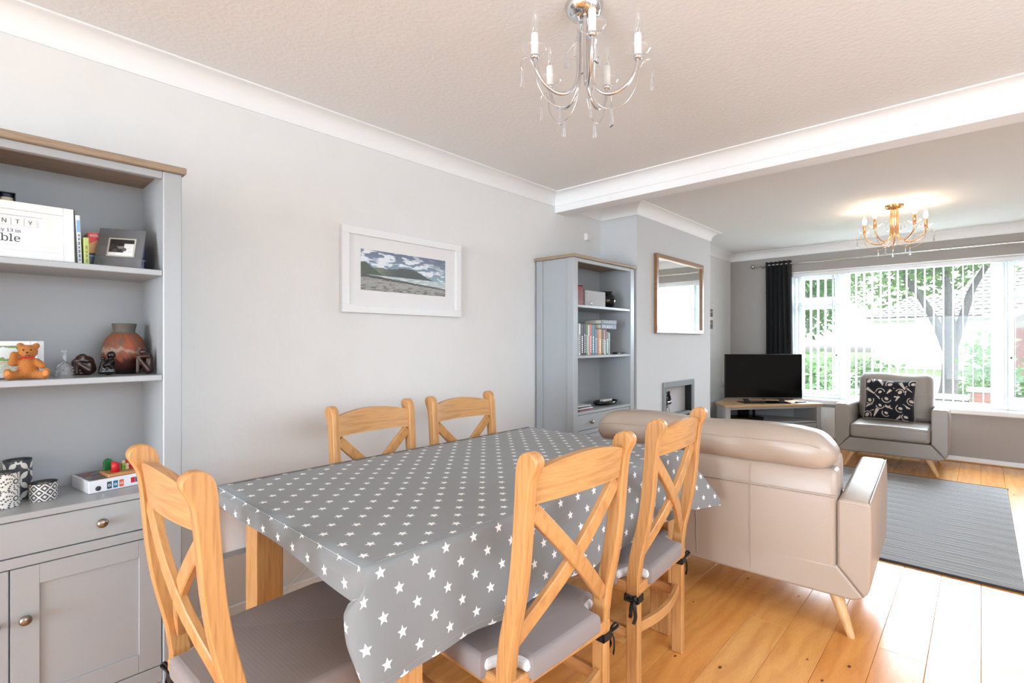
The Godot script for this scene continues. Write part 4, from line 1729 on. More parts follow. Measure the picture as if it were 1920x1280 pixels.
func armchair() -> void:
	var w := 0.884
	var o := thing("leather_armchair", "grey-taupe leather armchair with splayed oak legs under the window", "armchair", Vector3(1.838, 0, -6.06 - 0.82), 181.0)
	var L: Material = M.leather_grey
	leather_shell(o, w, 0.80, 0.124, 0.60, 0.16, 0.30, L, 0.03)
	var hw := w * 0.5 - 0.124
	var s := st()
	rbox(s, Vector3(0, 0.475, -0.06), Vector3(hw * 2, 0.60, 0.13), 0.04, 6, 4)
	put(s, "back", L, o)
	s = st()
	bend = func(v: Vector3) -> Vector3:
		var q := v
		q.z += (v.y - 0.45) * 0.22
		q.y += 0.008 * sin(v.x * 13.0) * smoothstep(0.8, 0.92, v.y)
		q.z -= 0.02 * (1.0 - pow(clampf(v.x / hw, -1, 1), 2.0)) * (1.0 if v.z < -0.2 else 0.0)
		return q
	rbox(s, Vector3(0, 0.675, -0.20), Vector3(hw * 2 - 0.004, 0.49, 0.17), 0.07, 8, 5)
	var bc := put(s, "back_cushion", L, o)
	s = st()
	var pts := []
	for k in 21:
		pts.append(Vector3(lerpf(-hw + 0.02, hw - 0.02, k / 20.0), 0.70, -0.2855))
	tube(s, pts, 0.002, 5)
	put(s, "seam", L, bc)
	bend = null
	s = st()
	bend = func(v: Vector3) -> Vector3: return v + Vector3(0, 0.012 * (1.0 - pow(v.x / hw, 2.0)) * (1.0 if v.y > 0.37 else 0.0), 0)
	rbox(s, Vector3(0, 0.37, -0.515), Vector3(hw * 2 - 0.004, 0.132, 0.60), 0.035, 8, 4)
	var sc := put(s, "seat_cushion", L, o)
	bend = null
	s = st()
	tube(s, [Vector3(-hw + 0.02, 0.424, -0.812), Vector3(hw - 0.02, 0.424, -0.812)], 0.0035, 6)
	put(s, "piping", L, sc)
	for q in [[1.0, 0.0], [-1.0, 0.0], [1.0, -0.80], [-1.0, -0.80]]:
		var bs: float = 1.0 if q[1] > -0.4 else -1.0
		splay_leg(o, Vector3(q[0] * (w * 0.5 - 0.15), 0.17, q[1] - bs * 0.06), Vector3(q[0] * (w * 0.5 - 0.075), 0, q[1] - bs * 0.04), M.leg_oak)
	# scatter cushion
	var cu := thing("scatter_cushion", "square black cushion with beige abstract print on the armchair", "cushion", Vector3(1.815, 0.66, -6.50), 1.0)
	var pm := print_mat("cushion_print", cushion_print(), 0.9)
	pm.rim_enabled = true
	pm.rim = 0.2
	s = st()
	var h := 0.212
	for sg in [1.0, -1.0]:
		sheet(s, 16, 16, func(u: float, v: float) -> Vector3:
			var a := 2 * u - 1
			var b := 2 * v - 1
			var puff := pow(maxf(0.0, (1 - pow(absf(a), 2.5)) * (1 - pow(absf(b), 2.5))), 0.55)
			var pinch := 1.0 - 0.05 * (1.0 - absf(a * b)) * maxf(absf(a), absf(b))
			return Vector3(a * h * pinch, b * h * pinch, sg * 0.062 * puff), func(u: float, v: float) -> Vector2: return Vector2(u, 1 - v), sg < 0)
	var cm := put(s, "cover", pm, cu)
	cm.rotation_degrees.x = -14
	cm.rotation_degrees.z = -1.0
	s = st()
	tube(s, [Vector3(-h, -h, 0), Vector3(-h * 0.95, 0, 0), Vector3(-h, h, 0), Vector3(0, h * 0.95, 0), Vector3(h, h, 0), Vector3(h * 0.95, 0, 0), Vector3(h, -h, 0), Vector3(0, -h * 0.95, 0), Vector3(-h, -h, 0)], 0.003, 6)
	var pi := put(s, "edge_piping", M.stitch_grey, cu)
	pi.rotation_degrees.x = -14
	pi.rotation_degrees.z = -1.0


func tv_corner() -> void:
	var o := thing("tv_unit", "grey corner television unit with oak top, open shelf and drawers", "tv unit", Vector3(0.7715, 0, -6.35), 52.84)
	var flat := Transform3D(Basis(Vector3(1, 0, 0), Vector3(0, 0, -1), Vector3(0, 1, 0)), Vector3.ZERO)
	var top := [Vector2(-0.6315, 0), Vector2(0.6315, 0), Vector2(0.545, 0.34), Vector2(0.24, 0.66), Vector2(-0.2, 0.66), Vector2(-0.545, 0.34)]
	var s := st()
	T = flat
	prism(s, top, 0.508, 0.535, 0.004)
	T = Transform3D.IDENTITY
	put(s, "top", M.tv_oak, o)
	var body := [Vector2(-0.60, 0.025), Vector2(0.60, 0.025), Vector2(0.52, 0.33), Vector2(0.23, 0.63), Vector2(-0.19, 0.63), Vector2(-0.52, 0.33)]
	# floor, shelf
	for y in [[0.06, 0.08], [0.31, 0.33]]:
		s = st()
		T = flat
		prism(s, body, y[0], y[1], 0.002)
		T = Transform3D.IDENTITY
		put(s, "shelf", M.grey_lacquer, o)
	# front posts
	for sx in [-1.0, 1.0]:
		s = st()
		b2(s, Vector3(sx * 0.615 - (0.06 if sx > 0 else 0.0), 0, -0.07), Vector3(sx * 0.615 + (0.06 if sx < 0 else 0.0), 0.508, -0.015), 0.003)
		put(s, "post", M.grey_lacquer, o)
		s = st()
		bar(s, [Vector3(sx * 0.60, 0.285, -0.06), Vector3(sx * 0.52, 0.285, -0.33)], Vector3(0, 0.223, 0), Vector3(0.008, 0, 0), 0.002)
		put(s, "side_panel", M.grey_lacquer, o)
		s = st()
		bar(s, [Vector3(sx * 0.52, 0.285, -0.33), Vector3(sx * 0.22, 0.285, -0.635)], Vector3(0, 0.223, 0), Vector3(0.006, 0, 0.006), 0.002)
		put(s, "back_panel", M.grey_inside, o)
	s = st()
	b2(s, Vector3(-0.20, 0.062, -0.64), Vector3(0.23, 0.508, -0.63), 0.001)
	put(s, "back_panel", M.grey_inside, o)
	s = st()
	b2(s, Vector3(-0.555, 0.482, -0.04), Vector3(0.555, 0.508, -0.02), 0.002)
	put(s, "front_rail", M.grey_lacquer, o)
	s = st()
	b2(s, Vector3(-0.008, 0.33, -0.40), Vector3(0.008, 0.508, -0.36), 0.002)
	b2(s, Vector3(-0.06, 0.33, -0.62), Vector3(0.06, 0.505, -0.56), 0.002)
	put(s, "shelf_divider", M.fire_dark, o)
	for sx in [-1.0, 1.0]:
		s = st()
		b2(s, Vector3(sx * 0.278 - 0.2745, 0.085, -0.042), Vector3(sx * 0.278 + 0.2745, 0.303, -0.022), 0.002)
		for q in [[Vector3(-0.2745, 0.253, -0.022), Vector3(0.2745, 0.303, -0.016)], [Vector3(-0.2745, 0.085, -0.022), Vector3(0.2745, 0.135, -0.016)], [Vector3(-0.2745, 0.135, -0.022), Vector3(-0.22, 0.253, -0.016)], [Vector3(0.22, 0.135, -0.022), Vector3(0.2745, 0.253, -0.016)]]:
			b2(s, q[0] + Vector3(sx * 0.278, 0, 0), q[1] + Vector3(sx * 0.278, 0, 0), 0.001)
		var dr := put(s, "drawer", M.grey_lacquer, o)
		s = st()
		T = Transform3D(Basis(Vector3.RIGHT, PI / 2), Vector3(sx * 0.278, 0.276, -0.018))
		lathe(s, [Vector2(0.006, 0), Vector2(0.006, 0.012), Vector2(0.013, 0.016), Vector2(0.013, 0.024), Vector2(0, 0.028)], 16)
		T = Transform3D.IDENTITY
		put(s, "knob", M.knob_metal, dr)
	# television
	var tv := thing("television", "flat black television with silver lower trim on the corner unit", "television", Vector3(0.616, 0.535, -6.456), 42.7)
	s = st()
	b2(s, Vector3(-0.457, 0.046, -0.028), Vector3(0.457, 0.575, 0.0), 0.004)
	put(s, "cabinet", M.black_matt, tv)
	s = st()
	b2(s, Vector3(-0.450, 0.062, 0.0), Vector3(0.450, 0.568, 0.0015), 0.0005)
	put(s, "screen", M.tv_black, tv)
	s = st()
	b2(s, Vector3(-0.457, 0.046, 0.0), Vector3(0.457, 0.061, 0.004), 0.001)
	put(s, "lower_trim", M.tv_trim, tv)
	s = st()
	b2(s, Vector3(-0.02, 0.041, 0.0), Vector3(0.02, 0.047, 0.005), 0.001)
	put(s, "sensor", M.black_gloss, tv)
	s = st()
	b2(s, Vector3(-0.275, 0, -0.10), Vector3(0.275, 0.010, 0.10), 0.003)
	put(s, "stand_base", M.black_gloss, tv)
	for sx in [-1.0, 1.0]:
		s = st()
		bar(s, [Vector3(sx * 0.20, 0.008, 0.03), Vector3(sx * 0.22, 0.052, -0.014)], Vector3(0.03, 0, 0), Vector3(0, 0.004, 0.006), 0.001)
		put(s, "stand_foot", M.black_matt, tv)
	# recorder, its leads and a phone
	var U := o.transform
	var rec := thing("video_recorder", "slim black video recorder with silver edge on the television unit's shelf", "recorder", U * Vector3(-0.31, 0.3308, -0.155), 52.84)
	s = st()
	b2(s, Vector3(-0.20, 0.006, -0.12), Vector3(0.20, 0.056, 0.10), 0.003)
	put(s, "case", M.black_gloss, rec)
	s = st()
	b2(s, Vector3(-0.20, 0.008, 0.10), Vector3(0.20, 0.013, 0.102), 0.0005)
	put(s, "silver_edge", M.tv_trim, rec)
	for k in 4:
		s = st()
		b2(s, Vector3(-0.17 + (k % 2) * 0.32, 0, -0.1 + (k / 2) * 0.16), Vector3(-0.15 + (k % 2) * 0.32, 0.007, -0.08 + (k / 2) * 0.16), 0.001)
		put(s, "foot", M.black_matt, rec)
	s = st()
	tube(s, curve([U * Vector3(-0.22, 0.39, -0.28), U * Vector3(-0.20, 0.44, -0.32), U * Vector3(-0.19, 0.49, -0.35), U * Vector3(-0.17, 0.50, -0.50)], 6), 0.003, 6)
	tag(put(s, "lead", M.black_matt), "thin black lead rising behind the recorder in the unit", "cable")
	s = st()
	T = Transform3D(Basis(Vector3.UP, deg_to_rad(60)), U * Vector3(0.43, 0.535, -0.12))
	b2(s, Vector3(-0.07, 0, -0.02), Vector3(0.07, 0.012, 0.02), 0.004)
	T = Transform3D.IDENTITY
	tag(put(s, "remote_control", M.black_matt), "small dark remote control lying on the oak television unit top", "remote")


func living() -> void:
	sofa()
	armchair()
	tv_corner()
	# rug
	var o := thing("woven_rug", "grey streaked woven rug between sofa and armchair", "rug")
	var s := st()
	b2(s, Vector3(0.75, 0, -6.01), Vector3(2.675, 0.011, -3.605), 0.004)
	put(s, "pile", M.rug_yarn, o)
	for q in [[Vector3(0.75, 0.006, -3.60), Vector3(2.68, 0.006, -3.60)], [Vector3(0.75, 0.006, -6.015), Vector3(2.68, 0.006, -6.015)]]:
		s = st()
		tube(s, [q[0], q[1]], 0.0075, 8)
		put(s, "bound_edge", M.rug_edge, o)
	# curtain rod and curtain
	var rod := thing("curtain_pole", "brushed steel curtain pole with ball end above the window", "curtain pole")
	s = st()
	tube(s, [Vector3(0.33, 2.235, -7.03), Vector3(3.6, 2.235, -7.03)], 0.0125, 14)
	put(s, "pole", M.steel_rod, rod)
	s = st()
	ball(s, Vector3(0.315, 2.235, -7.03), Vector3(0.03, 0.03, 0.03), 18)
	put(s, "finial", M.steel_rod, rod)
	s = st()
	ball(s, Vector3(3.615, 2.235, -7.03), Vector3(0.03, 0.03, 0.03), 18)
	put(s, "finial", M.steel_rod, rod)
	for x in [0.42, 3.5]:
		s = st()
		tube(s, [Vector3(x, 2.235, -7.03), Vector3(x, 2.235, ZW)], 0.008, 8)
		tube(s, [Vector3(x, 2.235, ZW + 0.01), Vector3(x, 2.235, ZW)], 0.025, 14)
		put(s, "bracket", M.steel_rod, rod)
	var cur := thing("eyelet_curtain", "charcoal eyelet curtain drawn back beside the window", "curtain")
	s = st()
	var fold := func(u: float, v: float) -> Vector3:
		var spread := lerpf(0.285, 0.335, v)
		var x := 0.475 + u * spread
		var amp := lerpf(0.034, 0.046, v)
		return Vector3(x + 0.008 * sin(u * 40.0 + v * 3.0), 2.275 - v * 2.2, -7.03 + amp * sin(u * TAU * 5.5 + 0.6 + 0.3 * v))
	sheet(s, 88, 14, fold)
	sheet(s, 88, 14, func(u: float, v: float) -> Vector3: return fold.call(u, v) + Vector3(0, 0, -0.003), null, true)
	put(s, "cloth", M.curtain_cloth, cur)
	for k in 6:
		var u := (k + 0.32) / 5.5 - 0.02
		var p: Vector3 = fold.call(clampf(u, 0.01, 0.99), 0.018)
		s = st()
		T = Transform3D(Basis(Vector3(0, 0, 1), PI / 2), Vector3(p.x, 2.235, -7.03))
		var ring := []
		for j in 19:
			ring.append(Vector3(0, 0, 0) + Vector3(cos(j * TAU / 18) * 0.02, 0, sin(j * TAU / 18) * 0.02))
		tube(s, ring, 0.0035, 6, false)
		T = Transform3D.IDENTITY
		put(s, "eyelet", M.metal_dark, cur)
	# radiator under the window
	var rad := thing("panel_radiator", "white panel radiator under the window sill behind the armchair", "radiator")
	s = st()
	b2(s, Vector3(0.95, 0.10, ZW + 0.03), Vector3(2.15, 0.46, ZW + 0.05), 0.006)
	put(s, "panel", M.white_gloss, rad)
	for k in 34:
		s = st()
		b2(s, Vector3(0.968 + k * 0.0345, 0.125, ZW + 0.05), Vector3(0.988 + k * 0.0345, 0.435, ZW + 0.056), 0.003)
		put(s, "rib", M.white_gloss, rad)
	s = st()
	b2(s, Vector3(0.945, 0.455, ZW + 0.004), Vector3(2.155, 0.468, ZW + 0.058), 0.004)
	put(s, "top_grille", M.white_gloss, rad)
	for x in [1.1, 2.0]:
		s = st()
		b2(s, Vector3(x, 0.15, ZW + 0.001), Vector3(x + 0.03, 0.42, ZW + 0.03), 0.002)
		put(s, "bracket", M.white_gloss, rad)
	for x in [0.975, 2.125]:
		s = st()
		tube(s, [Vector3(x, 0.0, ZW + 0.04), Vector3(x, 0.14, ZW + 0.04)], 0.0075, 8)
		put(s, "pipe", M.white_gloss, rad)


# ------------------------------------------------------------------ tall cabinets and what stands on them
func knob(parent: Node3D, at: Vector3) -> void:
	var s := st()
	T = Transform3D(Basis(Vector3.RIGHT, PI / 2), at)
	lathe(s, [Vector2(0.007, 0), Vector2(0.006, 0.008), Vector2(0.012, 0.011), Vector2(0.0155, 0.014), Vector2(0.0155, 0.017), Vector2(0.012, 0.022), Vector2(0.006, 0.0245), Vector2(0, 0.025)], 20)
	T = Transform3D.IDENTITY
	put(s, "knob", M.knob_metal, parent)


func tall_cabinet(called: String, label: String, category: String, z_start: float, w: float, shelves: Array) -> Node3D:   # front faces +z locally, back at z = 0.015
	var o := thing(called, label, category, Vector3(0.0, 0, z_start), 90.0)
	var d := 0.364
	var lw := 0.058
	var G: Material = M.grey_lacquer
	var s := st()
	for x in [0.0, w - lw]:
		for z in [0.016, d - lw]:
			s = st()
			b2(s, Vector3(x, 0, z), Vector3(x + lw, 1.868, z + lw), 0.003)
			put(s, "post", G, o)
		s = st()
		var xi: float = x + 0.012 if x < 0.1 else x + lw - 0.026
		b2(s, Vector3(xi, 0.05, 0.016 + lw), Vector3(xi + 0.014, 1.868, d - lw), 0.001)
		put(s, "side_panel", G, o)
		s = st()
		var xj: float = 0.028 if x < 0.1 else x + 0.0005
		b2(s, Vector3(xj, 0.05, 0.05), Vector3(xj + 0.0295, 1.866, d - lw + 0.004), 0.0)
		put(s, "inner_lining", M.grey_inside, o)
	s = st()
	b2(s, Vector3(lw - 0.01, 0.05, 0.045), Vector3(w - lw + 0.01, 1.868, 0.058), 0.001)
	put(s, "back_panel", M.grey_inside, o)
	s = st()
	b2(s, Vector3(-0.012, 1.868, 0.006), Vector3(w + 0.012, 1.892, d + 0.014), 0.003)
	put(s, "top", M.top_oak, o)
	s = st()
	b2(s, Vector3(lw, 1.842, d - 0.03), Vector3(w - lw, 1.868, d - 0.004), 0.002)
	put(s, "top_rail", G, o)
	for k in 3:
		s = st()
		var y: float = shelves[k]
		if k < 2:
			b2(s, Vector3(lw + 0.0005, y - 0.02, 0.058), Vector3(w - lw - 0.0005, y, d - 0.006), 0.002)
			put(s, "shelf", G, o)
		else:
			b2(s, Vector3(lw + 0.0005, y - 0.02, 0.058), Vector3(w - lw - 0.0005, y, d - 0.002), 0.002)
			put(s, "counter", G, o)
	var c: float = shelves[2]
	# carcass behind the fronts
	s = st()
	b2(s, Vector3(lw, 0.07, d - 0.045), Vector3(w - lw, c - 0.02, d - 0.032), 0.0)
	put(s, "carcass", M.grey_inside, o)
	s = st()
	b2(s, Vector3(lw + 0.003, 0.605, d - 0.032), Vector3(w - lw - 0.003, c - 0.0235, d - 0.008), 0.002)
	var dr := put(s, "drawer", G, o)
	knob(dr, Vector3(w * 0.27, 0.658, d - 0.008))
	knob(dr, Vector3(w * 0.745, 0.658, d - 0.008))
	s = st()
	b2(s, Vector3(lw + 0.0005, 0.571, d - 0.032), Vector3(w - lw - 0.0005, 0.602, d - 0.005), 0.002)
	put(s, "middle_rail", G, o)
	s = st()
	b2(s, Vector3(lw + 0.0005, 0.045, d - 0.04), Vector3(w - lw - 0.0005, 0.102, d - 0.008), 0.002)
	put(s, "plinth_rail", G, o)
	var half := w * 0.5
	for q in [[lw + 0.003, half - 0.0018], [half + 0.0018, w - lw - 0.003]]:
		var dn := Node3D.new()
		dn.name = "door"
		o.add_child(dn, true)
		var a: float = q[0]
		var b: float = q[1]
		var st_w := 0.066
		for e in [[a, a + st_w, 0.106, 0.5675, "stile"], [b - st_w, b, 0.106, 0.5675, "stile"], [a + st_w, b - st_w, 0.106, 0.17, "rail"], [a + st_w, b - st_w, 0.507, 0.5675, "rail"]]:
			s = st()
			b2(s, Vector3(e[0], e[2], d - 0.032), Vector3(e[1], e[3], d - 0.008), 0.0012)
			put(s, e[4], G, dn)
		s = st()
		b2(s, Vector3(a + st_w - 0.002, 0.168, d - 0.03), Vector3(b - st_w + 0.002, 0.509, d - 0.0145), 0.0)
		put(s, "panel", G, dn)
		knob(dn, Vector3(b - 0.033 if a < 0.2 else a + 0.033, 0.41, d - 0.008))
	return o


func block(called: String, label: String, category: String, lo: Vector3, hi: Vector3, m: Material, group := "", b := 0.002) -> MeshInstance3D:
	var s := st()
	b2(s, lo, hi, b)
	var o := put(s, called, m)
	tag(o, label, category, group)
	return o


func book(label: String, at: Vector3, thick: float, height: float, depth: float, cover: Color, group: String, band := Color(0, 0, 0, 0), tilt := 0.0, title := Color(0, 0, 0, 0)) -> Node3D:   # upright; spine faces +x, thickness along -z from at
	var o := thing("book", label, "book", at, 0.0, group)
	o.rotation_degrees.x = tilt
	var key := "cover_%s" % cover.to_html(false)
	if not M.has(key):
		mat(key, cover, 0.45)
	var s := st()
	b2(s, Vector3(-depth, 0, -thick), Vector3(0, height, -thick + 0.0025), 0.0005)
	b2(s, Vector3(-depth, 0, -0.0025), Vector3(0, height, 0), 0.0005)
	b2(s, Vector3(-0.003, 0, -thick + 0.002), Vector3(0.0005, height, -0.002), 0.0005)
	put(s, "cover", M[key], o)
	s = st()
	b2(s, Vector3(-depth + 0.003, 0.003, -thick + 0.0025), Vector3(-0.003, height - 0.003, -0.0025), 0.0)
	put(s, "pages", M.page_cream, o)
	if band.a > 0:
		var kb := "cover_%s" % band.to_html(false)
		if not M.has(kb):
			mat(kb, band, 0.45)
		s = st()
		b2(s, Vector3(0.0, height * 0.66, -thick + 0.001), Vector3(0.0009, height * 0.9, -0.001), 0.0)
		put(s, "spine_band", M[kb], o)
	if title.a > 0:
		var kt := "cover_%s" % title.to_html(false)
		if not M.has(kt):
			mat(kt, title, 0.45)
		s = st()
		var y := height * 0.08
		while y < height * 0.62:
			var ln := rng.randf_range(0.006, 0.014)
			b2(s, Vector3(0.0, y, -thick * 0.72), Vector3(0.0009, y + ln, -thick * 0.3), 0.0)
			y += ln + 0.004
		put(s, "spine_title", M[kt], o)
	return o


func lettering(text: String, at: Vector3, height: float, m: Material, parent: Node3D, called := "lettering", bas := Basis.IDENTITY, font_names := ["Droid Serif"], italic := false, align := HORIZONTAL_ALIGNMENT_CENTER) -> MeshInstance3D:
	var f := SystemFont.new()
	f.font_names = PackedStringArray(font_names)
	f.font_italic = italic
	var tm := TextMesh.new()
	tm.text = text
	tm.font = f
	tm.font_size = 64
	tm.pixel_size = height / 46.0
	tm.depth = 0.0006
	tm.curve_step = 2.0
	tm.horizontal_alignment = align
	tm.material = m
	var o := put_mesh(tm, called, parent)
	o.transform = Transform3D(bas, at)
	return o


func tower(label: String, at: Vector3, r: float, h: float, tex: ImageTexture) -> void:
	var o := thing("candle_holder", label, "candle", at, 0.0, "patterned candles on the dresser counter")
	var k := "candle_pattern_%d" % counts["candle_holder"]
	var pm := print_mat(k, tex, 0.35)
	var s := st()
	lathe(s, [Vector2(r, 0.0), Vector2(r, h)], 36, Vector3.ZERO, true)
	put(s, "pot", pm, o)
	s = st()
	lathe(s, [Vector2(0, -0.0002), Vector2(r * 0.98, -0.0002), Vector2(r, 0.001)], 36)
	put(s, "foot", M.ink, o)
	s = st()
	lathe(s, [Vector2(r, h), Vector2(r - 0.001, h + 0.002), Vector2(r - 0.006, h + 0.002), Vector2(r - 0.007, h - 0.006)], 36)
	put(s, "rim", M.ink, o)
	s = st()
	lathe(s, [Vector2(r - 0.0065, h - 0.008), Vector2(r * 0.4, h - 0.004), Vector2(0, h - 0.003)], 28)
	put(s, "wax", M.page_cream, o)
	s = st()
	tube(s, [Vector3(0, h - 0.004, 0), Vector3(0.001, h + 0.008, 0)], 0.001, 6)
	put(s, "wick", M.ink, o)


func limb(s: SurfaceTool, pts: Array, r: Array) -> void:
	var c := curve(pts, 5)
	var rr := []
	for i in c.size():
		var t := float(i) / (c.size() - 1) * (r.size() - 1)
		var k := mini(int(t), r.size() - 2)
		rr.append(lerpf(r[k], r[k + 1], t - k))
	tube(s, c, rr, 10)
	ball(s, pts[0], Vector3.ONE * r[0], 10)
	ball(s, pts[-1], Vector3.ONE * r[-1], 10)


func blob_mesh(s: SurfaceTool, caps: Array, cell: float, k: float) -> void:   # one smooth surface round tapered capsules [a, b, ra, rb]
	var lo := Vector3(1e9, 1e9, 1e9)
	var hi := -lo
	for c in caps:
		for q in [[c[0], c[2]], [c[1], c[3]]]:
			lo = lo.min(q[0] - Vector3.ONE * q[1])
			hi = hi.max(q[0] + Vector3.ONE * q[1])
	lo -= Vector3.ONE * cell * 2
	hi += Vector3.ONE * cell * 2
	var n := Vector3i(((hi - lo) / cell).ceil()) + Vector3i.ONE
	var f := PackedFloat32Array()
	f.resize(n.x * n.y * n.z)
	for z in n.z:
		for y in n.y:
			for x in n.x:
				var p := lo + Vector3(x, y, z) * cell
				var d := 1e9
				for c in caps:
					var ab: Vector3 = c[1] - c[0]
					var t := clampf((p - c[0]).dot(ab) / maxf(ab.length_squared(), 1e-9), 0, 1)
					var e: float = p.distance_to(c[0] + ab * t) - lerpf(c[2], c[3], t)
					var h := clampf(0.5 + 0.5 * (d - e) / k, 0, 1)
					d = e if d > 1e8 else lerpf(d, e, h) - k * h * (1 - h)
				f[x + n.x * (y + n.y * z)] = d
	var at := {}
	var corner := func(x: int, y: int, z: int) -> Vector3: return lo + Vector3(x, y, z) * cell
	for z in n.z - 1:
		for y in n.y - 1:
			for x in n.x - 1:
				var sum := Vector3.ZERO
				var cnt := 0
				var v := []
				for q in 8:
					v.append(f[x + (q & 1) + n.x * (y + ((q >> 1) & 1) + n.y * (z + (q >> 2)))])
				for e in [[0, 1], [2, 3], [4, 5], [6, 7], [0, 2], [1, 3], [4, 6], [5, 7], [0, 4], [1, 5], [2, 6], [3, 7]]:
					if (v[e[0]] < 0) != (v[e[1]] < 0):
						var t: float = v[e[0]] / (v[e[0]] - v[e[1]])
						var a: Vector3 = corner.call(x + (e[0] & 1), y + ((e[0] >> 1) & 1), z + (e[0] >> 2))
						var b: Vector3 = corner.call(x + (e[1] & 1), y + ((e[1] >> 1) & 1), z + (e[1] >> 2))
						sum += a.lerp(b, t)
						cnt += 1
				if cnt:
					at[Vector3i(x, y, z)] = sum / cnt
	s.set_smooth_group(1)
	for z in range(1, n.z - 1):
		for y in range(1, n.y - 1):
			for x in range(1, n.x - 1):
				var a := f[x + n.x * (y + n.y * z)]
				for ax in 3:
					var o := Vector3i.ZERO
					o[ax] = 1
					var b := f[x + o.x + n.x * (y + o.y + n.y * (z + o.z))]
					if (a < 0) == (b < 0):
						continue
					var u := Vector3i.ZERO
					u[(ax + 1) % 3] = 1
					var w := Vector3i.ZERO
					w[(ax + 2) % 3] = 1
					var p := Vector3i(x, y, z)
					var q := [p - u - w, p - w, p, p - u]
					if q.all(func(e: Vector3i) -> bool: return at.has(e)):
						if a < 0:
							quad(s, at[q[0]], at[q[1]], at[q[2]], at[q[3]])
						else:
							quad(s, at[q[3]], at[q[2]], at[q[1]], at[q[0]])


func photo_frame(label: String, at: Vector3, turn: float, w: float, h: float, lean: float, border: float, inner: Material, frame_m: Material, thick := 0.014) -> Node3D:   # faces +z locally
	var o := thing("photo_frame", label, "frame", at + Vector3(0, 0.0025, 0), turn)
	var piv := Node3D.new()
	piv.name = "leaning_frame"
	piv.rotation_degrees.x = -lean
	o.add_child(piv)
	for q in [[Vector3(-w / 2, 0, -thick), Vector3(-w / 2 + border, h, 0)], [Vector3(w / 2 - border, 0, -thick), Vector3(w / 2, h, 0)], [Vector3(-w / 2 + border, 0, -thick), Vector3(w / 2 - border, border, 0)], [Vector3(-w / 2 + border, h - border, -thick), Vector3(w / 2 - border, h, 0)]]:
		var s := st()
		b2(s, q[0], q[1], 0.0015)
		put(s, "moulding", frame_m, piv)
	var s2 := st()
	var z := -0.005
	quad_uv(s2, [Vector3(-w / 2 + border, border, z), Vector3(w / 2 - border, border, z), Vector3(w / 2 - border, h - border, z), Vector3(-w / 2 + border, h - border, z)], [Vector2(0, 1), Vector2(1, 1), Vector2(1, 0), Vector2(0, 0)])
	put(s2, "print", inner, piv)
	s2 = st()
	b2(s2, Vector3(-w / 2 + 0.004, 0.004, -thick - 0.002), Vector3(w / 2 - 0.004, h - 0.004, -thick + 0.004), 0.0)
	put(s2, "back_board", M.page_cream, piv)
	return o


func cabinets() -> void:
	tall_cabinet("dresser", "tall grey dresser with oak top, knobs and open shelves of ornaments", "dresser", 0.35, 0.897, [1.515, 1.141, 0.735])
	tall_cabinet("bookcase", "tall grey bookcase with oak top beside the chimney breast", "bookcase", -2.974, 0.868, [1.53, 1.157, 0.742])
	dresser_top()
	dresser_middle()
	dresser_counter()
	bookcase_things()


